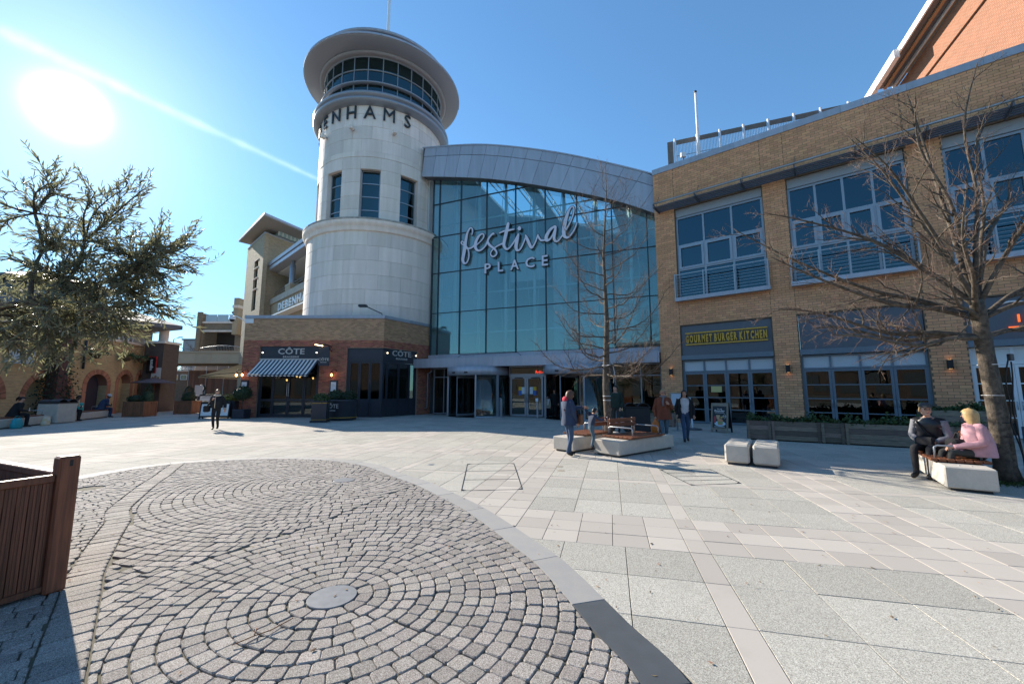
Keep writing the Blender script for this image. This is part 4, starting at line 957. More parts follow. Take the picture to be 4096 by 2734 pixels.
for t0, wh in ((-7, 'below the middle letters of the tower sign'), (27.2, 'below the right end of the tower sign'), (-38, 'below the left end of the tower sign')):
    a = ang(t0); c = thing('spotlight', 'small pale box spotlight on the stone tower ' + wh, 'spotlight', (TX+4.46*math.cos(a), TY+4.46*math.sin(a), 18.8), a + R(90), 'spotlights under the tower letters')
    q = MB(); q.bbox(-0.13, -0.42, 0, 0.13, -0.12, 0.26, 0.03); q.build('lamp_head', m_stone, c); q = MB(); q.box(-0.05, -0.12, 0.08, 0.05, 0.02, 0.2); q.build('bracket', m_steel, c)
# ---------------------------------------------------------------- brasserie at the tower's foot
br = thing('brasserie_building', 'low red and buff brick brasserie wrapped round the foot of the stone tower', 'building', (-16.1, 24, 0))
A2 = math.atan2(0.86, 0.51)
def brasserie_wall(loc, rz, x1, ops, seed, n1, n2):
    w = MB(); wall_panel(w, 0, x1, 0, 5.9, ops, 0.0, 0.3); wo = w.build('wall', m_redmortar, br, loc=loc, rz=rz)
    MM = Matrix.Translation(Vector((-16.1, 24, 0)) + Vector(loc)) @ Matrix.Rotation(rz, 4, 'Z')
    lay_bricks(wo, MM, 0, x1, 0.005, 4.58, ops, 0.225, 0.075, 0.011, 0.007, m_redbrick, seed, n1)
    lay_bricks(wo, MM, 0, x1, 4.58, 5.9, ops, 0.225, 0.075, 0.009, 0.007, m_paleb, seed+1, n2)
    return wo
OP1 = [(1.0, 4.62, 0, 4.2), (6.25, 8.4, 0, 4.1)]; OP2 = [(0, 2.92, 0, 4.1)]
brasserie_wall((0, 0, 0), 0, 8.4, OP1, 21, 200, 60); brasserie_wall((8.4, 0, 0), A2, 4.15, OP2, 31, 60, 30)
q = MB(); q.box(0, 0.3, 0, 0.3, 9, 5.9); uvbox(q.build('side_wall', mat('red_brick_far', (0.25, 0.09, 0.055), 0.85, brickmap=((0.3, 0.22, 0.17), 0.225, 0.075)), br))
for k in range(4): box_obj('coping', (-0.04+k*2.12, -0.05, 5.9, -0.04+k*2.12+2.113, 0.4, 6.08), m_clad, br)
for k in range(2): box_obj('coping', (0.02+k*2.07, -0.05, 5.9, 2.08+k*2.07, 0.4, 6.08), m_clad, br, loc=(8.4, 0, 0), rz=A2)
q = MB(); q.poly([(0, 0.1, 5.8), (8.4, 0.1, 5.8), (10.4, 3.9, 5.8), (10, 9, 5.8), (0, 9, 5.8)]); q.build('roof', m_cladd, br)
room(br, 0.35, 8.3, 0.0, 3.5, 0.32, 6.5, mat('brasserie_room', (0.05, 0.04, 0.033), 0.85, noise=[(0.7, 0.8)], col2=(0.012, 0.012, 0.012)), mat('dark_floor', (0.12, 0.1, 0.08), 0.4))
def shopfront(x0, x1, z1, cols, loc=(0, 0, 0), rz=0, doors=None, sign=True):
    p = put('shopfront', None, br, loc=loc, rz=rz)
    q = MB(); q.box(x0-0.015, 0.08, 3.4, x1+0.015, 0.28, z1+0.03); q.build('fascia_panel', m_navy, p)
    q = MB(); q.box(x0, 0.1, 0, x0+0.09, 0.22, 3.4); q.box(x1-0.09, 0.1, 0, x1, 0.22, 3.4); q.box(x0+0.09, 0.1, 3.28, x1-0.09, 0.22, 3.4); q.build('frame', m_navy, p)
    W_ = (x1-x0-0.18); tot = sum(cols); x = x0+0.09
    for i, c in enumerate(cols):
        w = W_*c/tot; a, b_ = x+0.01, x+w-0.01; x += w; dr = doors and i in doors; q = MB(); e = 0.07
        sill = 0.95 if not doors else 0.95
        q.box(a, 0.12, 0.02, a+e, 0.2, 3.27); q.box(b_-e, 0.12, 0.02, b_, 0.2, 3.27); q.box(a+e, 0.12, 3.2, b_-e, 0.2, 3.27); q.box(a+e, 0.12, 0.02, b_-e, 0.2, 0.2); q.box(a+e, 0.12, sill, b_-e, 0.2, sill+0.12); q.build('door_leaf' if dr else 'window_frame', m_navy, p)
        if doors: q = MB(); q.box(a+e, 0.155, 0.2, b_-e, 0.165, sill); q.build('pane', g_dark, p)
        else: q = MB(); q.box(a+e, 0.14, 0.2, b_-e, 0.19, sill); q.build('stall_panel', m_navy, p)
        q = MB(); q.box(a+e, 0.155, sill+0.12, b_-e, 0.165, 3.2); q.build('pane', g_dark, p)
        if dr: hx = b_-0.04 if i == doors[0] else a+0.04; q = MB(); q.tube([(hx, 0.12, 1.25), (hx, 0.05, 1.25), (hx, 0.05, 2.05), (hx, 0.12, 2.05)], 0.02, 6); q.build('handle', m_silver, p)
    return p
shopfront(1.02, 4.6, 4.18, [0.85, 1.05, 1.05, 0.9], doors=(1, 2)); shopfront(6.27, 8.36, 4.08, [1, 1, 1.05]); shopfront(0.05, 2.9, 4.08, [0.35, 1, 1, 0.55], (8.4, 0, 0), A2)
def brasserie_sign(label, x, z, s, M, off=0.06):
    t = thing('shop_sign', label, 'sign', tuple(M.translation), M.to_euler().z)
    facing_text('name_lettering', 'C\u00d4TE', 0.56*s, t, x, off, z, m_silver, 0.03, 0.008, 1.05, sx=1.25); facing_text('line_lettering', 'BRASSERIE', 0.18*s, t, x, off, z-0.26*s, m_silver, 0.02, 0.004, 1.25, sx=1.12); return t
M1 = Matrix.Translation((-16.1, 24, 0)); M2 = Matrix.Translation((-7.7, 24, 0)) @ Matrix.Rotation(A2, 4, 'Z')
brasserie_sign('silver brasserie lettering on the navy fascia above the striped awning', 2.85, 3.74, 0.85, M1); brasserie_sign('silver brasserie lettering on the dark fascia of the angled corner window', 1.55, 3.7, 0.85, M2)
for x, M, wh in ((1.2, M1, 'left of the lettering above the awning'), (4.42, M1, 'right of the lettering above the awning'), (0.28, M2, 'left of the angled corner lettering'), (2.7, M2, 'right of the angled corner lettering')):
    t = thing('spotlight', 'tiny fascia spotlight ' + wh, 'spotlight', tuple(M @ Vector((x, 0.08, 3.82))), M.to_euler().z, 'fascia spotlights of the brasserie'); q = MB(); q.box(-0.05, -0.1, -0.03, 0.05, 0.0, 0.05); q.build('bracket', m_steel, t); q = MB(); q.ball((0.0, -0.13, 0), (0.035, 0.035, 0.035), 8, 6); q.build('bulb', e_spot, t)
# awnings
def awning(t, x0, x1, zt, zb, pr, n, ma, mb_):
    q = MB(); N = 2*n
    for k in range(N):
        a, b_ = x0+(x1-x0)*k/N, x0+(x1-x0)*(k+1)/N; m = k % 2
        for (y0, z0, y1, z1) in ((0, zt, -pr*0.5, (zt+zb)/2-0.03), (-pr*0.5, (zt+zb)/2-0.03, -pr, zb), (-pr, zb, -pr-0.01, zb-0.09 - 0.02*(k % 2))):
            q.poly([(a, y0, z0), (b_, y0, z0), (b_, y1, z1), (a, y1, z1)], m)
    q.build('canopy', [ma, mb_], t)
    q = MB(); q.tube([(x0, -pr, zb-0.01), (x1, -pr, zb-0.01)], 0.025, 6); q.build('front_bar', m_dark, t)
    for x in (x0+0.25, x1-0.25):
        q = MB(); q.tube([(x, 0, zb+0.25), (x+0.3, -pr*0.55, zb+0.12), (x, -pr, zb)], 0.02, 5); q.build('arm', m_dark, t)
aw = thing('awning', 'navy and white striped awning over the brasserie doors', 'awning', (-16.1, 24.0, 0)); awning(aw, 1.12, 4.58, 3.4, 2.46, 1.2, 15, mat('awning_white', (0.72, 0.72, 0.7), 0.8), mat('awning_navy', (0.045, 0.055, 0.075), 0.8))
q = MB(); q.box(1.05, -0.05, 3.38, 4.6, 0.1, 3.46); q.build('cassette', m_silver, aw)
aw2 = thing('awning', 'pale green awning on the shaded left flank of the brasserie', 'awning', (-16.12, 28.2, 0), R(-90)); awning(aw2, 0, 3.6, 3.3, 2.45, 3.0, 14, mat('awning_sage', (0.42, 0.45, 0.36), 0.8), mat('awning_sage_dark', (0.3, 0.33, 0.27), 0.8))
hs = thing('hanging_sign', 'dark hanging brasserie sign with lit tubes on a wall bracket', 'sign', (-16.1+4.95, 24, 0)); q = MB(); q.tube([(0.35, 0.0, 4.16), (0.35, -0.9, 4.22)], 0.03, 6); q.tube([(0.35, 0.0, 3.9), (0.35, -0.5, 4.18)], 0.025, 6); q.build('bracket', m_black, hs)
q = MB(); q.bbox(0.0, -0.86, 2.98, 0.6, -0.78, 4.08, 0.01); q.build('board', m_navy, hs); facing_text('name_lettering', 'C\u00d4TE', 0.2, hs, 0.3, -0.87, 3.28, m_silver, 0.01, 0.003, sx=1.2); facing_text('line_lettering', 'BRASSERIE', 0.07, hs, 0.3, -0.87, 3.16, m_silver, 0.01, 0.001, sx=1.1)
q = MB(); q.tube([(-0.2, -0.95, 4.2), (0.25, -0.95, 4.12)], 0.022, 6); q.build('light_tube', e_tube, hs); q = MB(); q.tube([(-0.22, -0.95, 4.24), (0.6, -0.9, 4.16)], 0.03, 6); q.build('lamp_hood', m_black, hs)
for x, y, z, wh in ((0.28, 0, 2.1, 'left of the awning doors'), (5.55, 0, 2.05, 'between the awning doors and the corner window')):
    t = thing('menu_case', 'dark framed wall menu case with white page ' + wh, 'menu case', (-16.1+x, 24, 1.45), 0, 'wall menu cases of the brasserie'); q = MB(); q.bbox(-0.21, -0.09, 0, 0.21, -0.012, 0.72, 0.012); q.build('case', m_navy, t)
    q = MB(); q.box(-0.15, -0.096, 0.08, 0.15, -0.091, 0.62); q.build('menu_page', m_white, t)
    q = MB()
    for k in range(6): q.box(-0.11, -0.1, 0.14+k*0.075, 0.11-0.03*(k % 3), -0.097, 0.155+k*0.075)
    q.build('print', mat('print_grey', (0.3, 0.3, 0.3)), t)
for x, y, dx, wh in ((0.3, 0, 0.0, 'above the left menu case'), (5.55, 0, 0.0, 'above the right menu case'), (-0.25, 0.3, 0, 'on the corner beside the green awning')):
    t = thing('wall_lamp', 'black swan neck wall lamp with warm bulb ' + wh, 'wall lamp', (-16.1+x, 24+y, 2.3), 0, 'swan neck lamps of the brasserie'); q = MB(); q.tube([(0.12, 0, 0.4), (0.1, -0.1, 0.5), (0.0, -0.24, 0.5), (-0.06, -0.28, 0.36)], 0.018, 6); q.build('neck', m_black, t)
    q = MB(); q.lathe([(0.025, 0.36), (0.06, 0.3), (0.075, 0.26)], 10, (-0.06, -0.28, 0)); q.build('shade', m_black, t); q = MB(); q.ball((-0.06, -0.28, 0.18), (0.055, 0.055, 0.085), 8, 6); q.build('bulb', e_bulb, t)
for x, y, z, wh in ((1.5, 1.2, 2.55, 'left bulb of the pair hanging high behind the left door pane'), (1.75, 1.6, 2.5, 'right bulb of the pair hanging high behind the left door pane'), (1.95, 1.4, 2.2, 'lowest warm bulb hanging between the left pane and the first door leaf'), (2.35, 1.8, 2.45, 'left bulb of the pair hanging behind the first glazed door leaf'), (2.6, 1.7, 2.42, 'right bulb of the pair hanging behind the first glazed door leaf'), (3.0, 2.6, 2.35, 'warm bulb hanging behind the second glazed door leaf'), (4.3, 2.0, 2.9, "highest warm bulb hanging under the awning's right end"), (7.2, 1.2, 2.2, 'warm bulb hanging behind the left light of the corner window'), (8.0, 2.2, 2.2, 'warm bulb hanging deep behind the right light of the corner window')):
    t = thing('pendant_lamp', wh, 'pendant lamp', (-16.1+x, 24+y, z), 0, 'bulbs hanging inside the brasserie'); q = MB(); q.tube([(0, 0, 0.1), (0, 0, 3.5-z)], 0.008, 4); q.build('cord', m_black, t); q = MB(); q.ball((0, 0, 0.02), (0.05, 0.05, 0.075), 8, 6); q.build('bulb', e_bulb, t)
t = thing('floodlight', 'flat floodlight on an arm above the brasserie parapet corner', 'floodlight', (-16.1+8.2, 24.1, 6.08)); q = MB(); q.tube([(0, 0, 0), (0, 0, 0.12), (-0.85, -0.3, 0.5)], 0.03, 6); q.build('arm', m_dark, t); q = MB(); q.bbox(-1.3, -0.5, 0.46, -0.8, -0.2, 0.6, 0.03); q.build('lamp_head', m_dark, t)
t = thing('cctv_camera', 'white dome camera on an arm at the brasserie parapet corner', 'camera', (-16.1, 24.05, 5.6)); q = MB(); q.bbox(-0.02, -0.08, 0.0, 0.5, -0.052, 0.28, 0.01); q.tube([(0, -0.05, 0.14), (-0.5, -0.1, 0.4), (-0.75, -0.1, 0.42)], 0.035, 6); q.build('arm', m_white, t); q = MB(); q.lathe([(0.0, 0.44), (0.16, 0.42), (0.17, 0.22)], 14, (-0.78, -0.1, 0)); q.build('housing', m_white, t); q = MB(); q.ball((-0.78, -0.1, 0.2), (0.13, 0.13, 0.13), 10, 7); q.build('dome', m_black, t)
# ---------------------------------------------------------------- department store behind the tower
m_farb = mat('far_buff_brick', (0.46, 0.36, 0.24), 0.85, noise=[(0.8, 0.25)], col2=(0.38, 0.29, 0.19), brickmap=((0.42, 0.35, 0.26), 0.225, 0.075))
st = thing('department_store', 'buff brick store with open balcony, steel columns and flat roofed stair tower', 'building', (-26.1, 40.9, 0), math.atan2(-0.698, 0.716))
# local +x runs to the right along the front; the stair tower's flank runs back along SD
SD = Vector((0.37*0.716 - 0.93*0.698, 0.37*0.698 + 0.93*0.716)); SD.normalize()
def flank(t): return (SD.x*t, SD.y*t)
q = MB(); wall_panel(q, -7, 0, 0, 18.05, [(-3.35, -1.82, 10.1, 15.65)], 0, 0.4); uvbox(q.build('tower_front', m_farb, st))
q = MB(); e = flank(14); q.prism([(0.002, 0.002), e, (e[0]-0.4, e[1]), (-0.4, 0.4)], 0, 18.05); q.box(-7, 0.4, 0, -6.6, 12, 18.05); uvbox(q.build('tower_flank', m_farb, st))
q = MB(); q.prism([(-7.05, -0.05), (0.05, -0.05), (e[0]+0.05, e[1]), (e[0]-0.2, e[1]), (-0.1, 0.2), (-7.05, 0.2)], 18.05, 18.2); q.build('parapet_cap', m_clad, st)
for z0, z1 in ((10.1, 12.4), (12.5, 13.6), (13.7, 14.78), (14.85, 15.65)):
    box_obj('window_surround', (-3.35, 0.12, z0, -1.82, 0.2, z0+0.07), m_stone, st); q = MB(); q.box(-3.35, 0.2, z0+0.07, -2.6, 0.23, z1); q.build('pane', g_blue, st); q = MB(); q.box(-2.55, 0.2, z0+0.07, -1.85, 0.23, z1); q.build('pane', g_blue, st)
    box_obj('lintel', (-3.6, -0.04, z1, -1.7, 0.13, z1+0.07), m_stone, st)
box_obj('stair_void', (-3.4, 0.3, 10, -1.7, 0.42, 15.7), m_black, st)
f1 = lambda t, o=(0, 0): (SD.x*t+o[0], SD.y*t+o[1])
ro = [(-7.0, -1.0), (3.4, -1.0), f1(12, (3.4, -1.0)), f1(12, (-7, 0)), (-8, 8)]
q = MB(); q.prism(ro, 18.72, 18.95); q.build('flat_roof', m_clad, st); q = MB(); q.prism([(p[0]*0.98, p[1]*0.95) for p in ro], 18.64, 18.7); q.build('soffit', mat('soffit_tan', (0.36, 0.33, 0.29), 0.7), st)
cl = [(-6.2, 0.9), (0.0, 1.3), f1(11, (0.3, 1.2)), f1(11, (-6, 1))]
q = MB(); q.prism(cl, 18.2, 18.64); q.build('clerestory', mat('clerestory_glass', (0.3, 0.42, 0.42), 0.3), st)
q = MB()
for k in range(22): a = Vector(cl[1]).lerp(Vector(cl[2]), k/22); q.box(a.x-0.03, a.y-0.06, 18.2, a.x+0.03, a.y+0.02, 18.62)
q.build('clerestory_bars', m_white, st)
wy = SD.y*1.2; wx = SD.x*1.2
def wing(x0, y0, z0, x1, y1, z1, name, m): b = MB(); b.box(wx+x0, wy+y0, z0, wx+x1, wy+y1, z1); o = b.build(name, m, st); return uvbox(o) if m is m_farb else o
wing(-2.2, 0, 0, 14, 0.4, 10.5, 'wing_wall', m_farb); wing(-3.3, -0.15, 10.52, 14, 0.6, 11.1, 'balcony_ledge', mat('precast', (0.45, 0.4, 0.33), 0.8, noise=[(3, 0.5)]))
wing(-2.35, -0.45, 14.2, 14, 5, 14.55, 'roof_fascia', m_clad); wing(-2.4, -0.55, 14.62, 14, 5, 14.98, 'roof_upstand', m_clad); wing(-2.2, 3.4, 11, 14, 3.7, 14.2, 'balcony_back_wall', m_farb); wing(-2.2, 0.5, 14.12, 14, 5, 14.18, 'balcony_ceiling', m_white)
for k in range(6): wing(-1.0+k*2.3, 3.36, 11.1, 0.9+k*2.3, 3.39, 13.6, 'balcony_glazing', g_blue)
for s in (-1.5, 5.63, 12.7):
    q = MB(); q.lathe([(0.26, 11.78), (0.26, 13.75), (0.2, 13.78), (0.2, 14.2)], 14, (wx+s, wy+0.25, 0)); q.build('column', m_alu, st); wing(s-0.75, -0.1, 11.1, s+0.75, 0.6, 11.62, 'plinth', m_farb); wing(s-0.8, -0.14, 11.62, s+0.8, 0.64, 11.78, 'plinth_cap', mat('precast', (0.45, 0.4, 0.33)))
for k in range(3): q = MB(); q.tube([(wx-1+k*0, wy+0.35, 11.5+k*0.25), (wx+14, wy+0.35, 11.5+k*0.25)], 0.025, 5); q.build('rail', m_steel, st)
wing(3.0, -0.9, 8.7, 14, -0.02, 8.82, 'sign_canopy', m_white)
ws = thing('store_sign', 'white capital letters on the shaded brick front under the balcony', 'sign', tuple(frame_M(st) @ Vector((wx, wy, 0))), st.rotation_euler.z)
letters('DEBENHAMS', 3.0, 13.1, 9.5, 0.74, ws, -0.06, m_white, 0.1, 0.03, gapf=0.2)
# ---------------------------------------------------------------- beyond: footbridge, block, gates, walls
fb = thing('footbridge', 'beige stone clad footbridge spanning the lane', 'bridge', (-42, 46, 0))
m_fb = mat('bridge_stone', (0.5, 0.39, 0.27), 0.8, var=0.1, noise=[(1.5, 0.4)], col2=(0.4, 0.31, 0.22))
for k in range(9):
    box_obj('panel', (k*1.9, -0.05, 4.62, k*1.9+1.885, 0.3, 5.8), m_fb, fb)
box_obj('coping', (0, -0.15, 5.8, 17.1, 0.4, 6.02), m_fb, fb); box_obj('deck', (0, 0.3, 4.55, 17.1, 4, 5.0), mat('bridge_underside', (0.25, 0.2, 0.15), 0.9), fb); box_obj('far_parapet', (0, 4, 4.6, 17.1, 4.3, 6.0), m_fb, fb)
q = MB()
for k in range(60):
    x = 6+k*0.18; h = 0.35+0.3*abs(math.sin(k*0.105)); q.tube([(x, 0.2, 6.02), (x, 0.2, 6.02+h)], 0.012, 4)
q.tube([(6+k*0.18, 0.2, 6.04+0.35+0.3*abs(math.sin(k*0.105))) for k in range(60)], 0.03, 5); q.build('wavy_railing', m_steel, fb)
bk = thing('brick_block', 'buff brick block with a dark open deck behind the footbridge', 'building', (-43.4, 55, 0))
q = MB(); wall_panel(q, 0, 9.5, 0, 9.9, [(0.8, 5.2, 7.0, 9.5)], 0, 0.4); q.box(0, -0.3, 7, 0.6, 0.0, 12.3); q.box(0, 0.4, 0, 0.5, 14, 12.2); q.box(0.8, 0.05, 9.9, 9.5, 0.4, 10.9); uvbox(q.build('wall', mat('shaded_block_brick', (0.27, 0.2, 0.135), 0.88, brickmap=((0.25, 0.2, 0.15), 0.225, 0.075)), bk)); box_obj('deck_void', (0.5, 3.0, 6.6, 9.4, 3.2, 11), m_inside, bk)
box_obj('string_course', (0.6, -0.1, 9.55, 9.5, 0.0, 9.8), m_stone, bk); box_obj('upper_course', (0.6, -0.1, 10.75, 9.5, 0.0, 11.0), m_stone, bk)
for k in range(3): box_obj('glazed_screen', (0.9+k*1.6, 0.1, 11.02, 2.42+k*1.6, 0.14, 12.0), mat('pale_glass', (0.42, 0.52, 0.58), 0.25), bk)
q = MB(); q.lathe([(0, 12.4), (2.6, 12.45), (2.7, 12.6), (0, 12.75)], 30, (5.6, 3, 0)); q.build('round_roof', m_cladd, bk)
q = MB(); q.box(5.75, -1.5, 9, 6.4, 0, 14.0); q.build('stair_shaft', m_farb, bk); uvbox(bpy.data.objects['stair_shaft']); q = MB(); q.box(5.65, -1.6, 12.6, 6.5, 0.1, 13.0); q.build('shaft_cap', m_stone, bk)
gt = thing('timber_gates', 'tall brown slatted timber gates under the footbridge', 'gate', (-38.4, 48, 0))
for k in range(30):
    q = MB(); q.box(k*0.21, 0, 0.05, k*0.21+0.19, 0.05, 3.9); q.build('slat', mat('gate_timber', (0.22, 0.1, 0.06), 0.7, var=0.25), gt)
for x in (0.0, 2.1, 4.2): box_obj('post', (x-0.06, -0.06, 0, x+0.0, -0.005, 4.0), m_steel, gt)
bw = thing('garden_wall', 'far brick wall hung with small framed pictures', 'wall', (-50, 52, 0))
q = MB(); q.box(0, 0, 0, 12, 0.3, 4.0); uvbox(q.build('wall', mat('far_brown_brick', (0.3, 0.17, 0.1), 0.9, brickmap=((0.3, 0.24, 0.18), 0.225, 0.075)), bw)); box_obj('coping', (0, -0.05, 4.0, 12, 0.35, 4.12), m_stone, bw)
for i, (x, c1, c2) in enumerate(((4.6, (0.5, 0.2, 0.1), (0.15, 0.1, 0.1)), (6.15, (0.65, 0.4, 0.08), (0.25, 0.15, 0.05)), (7.34, (0.25, 0.3, 0.2), (0.4, 0.4, 0.25)))):
    t = thing('framed_picture', ('small reddish', 'yellow', 'green')[i] + ' framed picture on the far brick wall', 'picture', (-50+x, 52, 2.9), 0, 'pictures on the far wall'); q = MB(); q.box(0, -0.06, 0, 0.85, -0.01, 0.68); q.build('frame', m_white, t); q = MB(); q.box(0.08, -0.07, 0.08, 0.77, -0.062, 0.6); q.build('print', mat('pic%d' % i, c1, 0.6), t); q = MB(); q.lathe([(0, 0), (0.17, 0)], 16); q.v = [(0.42+v[0], -0.073, 0.34+v[1]) for v in q.v]; q.build('motif', mat('pic_m%d' % i, c2, 0.6), t)
rl_ = thing('railing', 'white railing along the ramp above the picture wall', 'railing', (-50, 54, 4.1)); q = MB()
for k in range(4): q = MB(); q.tube([(0, 0, 0.25+k*0.22), (12, 0, 0.25+k*0.22)], 0.025, 5); q.build('rail', m_whitemt, rl_)
for k in range(9): q = MB(); q.tube([(k*1.5, 0, 0), (k*1.5, 0, 1.0)], 0.03, 5); q.build('post', m_whitemt, rl_)
sl = thing('street_lamp', 'thin dark street lamp beyond the footbridge', 'street lamp', (-50.8, 60, 0)); q = MB(); q.tube([(0, 0, 0), (0, 0, 9.2), (0.9, 0, 9.45)], 0.06, 6); q.build('column', m_dark, sl); q = MB(); q.bbox(0.7, -0.12, 9.38, 1.3, 0.12, 9.52, 0.03); q.build('lamp_head', m_dark, sl)
h1 = thing('far_building', 'distant grey flat roofed block on the skyline beyond the bridge', 'building', (-90.5, 110, 0)); box_obj('wall', (0, 0, 0, 14, 8, 15.2), mat('far_wall', (0.3, 0.3, 0.31), 0.9), h1); box_obj('roof', (-0.3, -0.3, 15.2, 14.3, 8.3, 15.6), m_cladd, h1)
h2 = thing('low_building', 'low brick hall across the square seen only reflected in the glass', 'building', (-100, -34, 0))
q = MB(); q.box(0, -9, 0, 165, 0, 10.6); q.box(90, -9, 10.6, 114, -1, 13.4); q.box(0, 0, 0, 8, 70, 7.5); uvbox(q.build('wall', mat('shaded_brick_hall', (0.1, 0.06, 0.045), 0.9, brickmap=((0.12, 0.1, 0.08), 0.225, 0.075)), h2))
box_obj('roof', (-1, -10, 10.6, 89.9, 1.0, 11.1), m_cladd, h2)
for k in range(30): box_obj('window', (10+k*5.1, 0.02, 0.6, 13.2+k*5.1, 0.08, 3.6), m_dark, h2)
# ---------------------------------------------------------------- arcaded pub on the left
pub = thing('arcaded_pub', 'curved buff brick pub with red brick arches, roof terrace and hipped pavilion', 'building', (0, 0, 0))
PL = [(-22.0,11), (-25.2,19), (-26.8,25), (-27.3,28), (-28.6,32)]
PC = [Vector((p.x, p.y)) for p in catmull(PL, 20)]
cum = [0]
for a, b_ in zip(PC[:-1], PC[1:]): cum.append(cum[-1] + (b_-a).length)
def pubpt(L_, out=0.0):
    for i in range(len(cum)-1):
        if L_ <= cum[i+1] or i == len(cum)-2:
            d = (PC[i+1]-PC[i]).normalized(); p = PC[i] + d*(L_-cum[i]); return (p.x + d.y*out, p.y - d.x*out)
arches = [(7.0, 10.3, 1.6, 1.15), (11.05, 14.62, 1.75, 1.05), (15.15, 17.25, 1.03, 1.9), (17.66, 19.6, 0.95, 2.08), (19.9, 21.2, 0.63, 2.5)]   # start, end, outer radius, springing
TH = 0.3
def arch_h(L_):
    for a, b_, r_, z in arches:
        c = (a+b_)/2; ri = (b_-a)/2 - TH
        if abs(L_-c) < ri: return z + math.sqrt(max(0, ri*ri-(L_-c)**2))*(r_-TH)/ri
    return 0.0
m_pub = mat('pub_buff_brick', (0.62, 0.41, 0.2), 0.88, noise=[(0.6, 0.35), (5, 0.3)], col2=(0.48, 0.31, 0.15), brickmap=((0.5, 0.38, 0.24), 0.225, 0.075))
m_vous = mat('arch_brick', (0.4, 0.17, 0.1), 0.88, var=0.3)
def strip(rows, name, m, parent):            # rows: list of (L, out, z) grids with UV in metres
    b = MB(); k = len(rows[0]); uv = []
    for r_ in rows:
        for L_, o, z in r_: p = pubpt(L_, o); b.v.append((p[0], p[1], z)); uv.append((L_+o, z))
    for i in range(len(rows)-1):
        for j in range(k-1): b.face((i*k+j, i*k+j+1, (i+1)*k+j+1, (i+1)*k+j))
    me = bpy.data.meshes.new(name); me.from_pydata(b.v, [], b.f); me.materials.append(m); l = me.uv_layers.new(name='UVMap')
    for p in me.polygons:
        for li in p.loop_indices: l.data[li].uv = uv[me.loops[li].vertex_index]
    return put(name, me, parent)
Ls = sorted({x*0.1 for x in range(0, 220)} | {v for a, b_, r_, z in arches for v in (a+TH+0.001, b_-TH-0.001, a+TH-0.001, b_-TH+0.001)})
strip([[(l, 0, arch_h(l)) for l in Ls], [(l, 0, 4.9) for l in Ls]], 'wall', m_pub, pub)
strip([[(l, -0.6, 4.9) for l in Ls], [(l, 0.06, 4.9) for l in Ls], [(l, 0.06, 5.05) for l in Ls], [(l, -0.6, 5.05) for l in Ls]], 'coping', m_stone, pub)
fills = [m_pub, m_pub, mat('plum_door', (0.04, 0.03, 0.045), 0.6), m_pub, mat('green_door', (0.05, 0.07, 0.05), 0.6)]
for (a, b_, r_, z), fm in zip(arches, fills):
    av = put('arch', None, pub); c = (a+b_)/2; ri = (b_-a)/2-TH; zz = [a+TH+(b_-a-2*TH)*k/10 for k in range(11)]; top = z+r_
    strip([[(l, -0.5, 0) for l in zz], [(l, -0.5, top) for l in zz]], 'recess', fm, av)
    aa = [math.pi*(1-k/14) for k in range(15)]
    strip([[(c+ri*math.cos(t_), 0, z+(r_-TH)*math.sin(t_)) for t_ in aa], [(c+ri*math.cos(t_), -0.5, z+(r_-TH)*math.sin(t_)) for t_ in aa]], 'soffit', m_vous, av)
    for x in (a+TH, b_-TH): strip([[(x, 0, 0), (x, -0.5, 0)], [(x, 0, z), (x, -0.5, z)]], 'reveal', m_pub, av)
    n = int(math.pi*(r_+ri)/2/0.085)
    for k in range(n):
        t0, t1 = math.pi*k/n+0.004, math.pi*(k+1)/n-0.004; q = MB(); P = []
        for rr_, rz_, t_ in ((ri, r_-TH, t0), (ri+TH, r_, t0), (ri+TH, r_, t1), (ri, r_-TH, t1)): P.append((c+rr_*math.cos(t_), z+rz_*math.sin(t_)))
        q.loft([[(*pubpt(x, -0.05), z_) for x, z_ in P], [(*pubpt(x, 0.035), z_) for x, z_ in P]], 0, True, True, False); q.build('voussoir', m_vous, av)
    if z > 1.5:
        for x0, x1 in ((a, a+TH), (b_-TH, b_)):
            q = MB(); q.loft([[(*pubpt(x0+0.01, 0.03), z_) , (*pubpt(x1-0.01, 0.03), z_), (*pubpt(x1-0.01, -0.05), z_), (*pubpt(x0+0.01, -0.05), z_)] for z_ in (0, z)], 0, True, True, False); q.build('jamb', m_vous, av)
q = MB(); q.tube([(*pubpt(14.9, 0.1), 4.7), (*pubpt(14.9, 0.1), 2.9)], 0.06, 8); q.build('drainpipe', m_dark, pub)
for i in range(26):
    l0 = 8+i*0.52; q = MB(); q.tube([(*pubpt(l0+0.24*(1-math.cos(t_)), -0.2), 5.05+0.35*math.sin(t_)) for t_ in [math.pi*k/8 for k in range(9)]], 0.03, 5); q.build('railing_hoop', m_whitemt, pub)
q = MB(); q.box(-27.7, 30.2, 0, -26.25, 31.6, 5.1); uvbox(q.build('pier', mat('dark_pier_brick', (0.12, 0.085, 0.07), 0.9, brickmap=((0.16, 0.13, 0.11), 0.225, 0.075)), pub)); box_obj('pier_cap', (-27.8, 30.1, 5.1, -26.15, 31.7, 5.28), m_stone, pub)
q = MB(); q.lathe([(0.34, 5.28), (0.3, 5.4), (0.3, 6.2)], 18, (-26.95, 30.9, 0)); q.build('column', m_stone, pub)
m_slr = mat('roof_slate', (0.12, 0.13, 0.15), 0.6, noise=[(2, 0.4)])
E1_, E2_, E3_, E4_ = (-25.4, 30.7), (-29.8, 21.2), (-45, 24), (-40, 37)
cx_, cy_ = -36.0, 30.0
def inset(p, k, z): return (cx_+(p[0]-cx_)*k, cy_+(p[1]-cy_)*k, z)
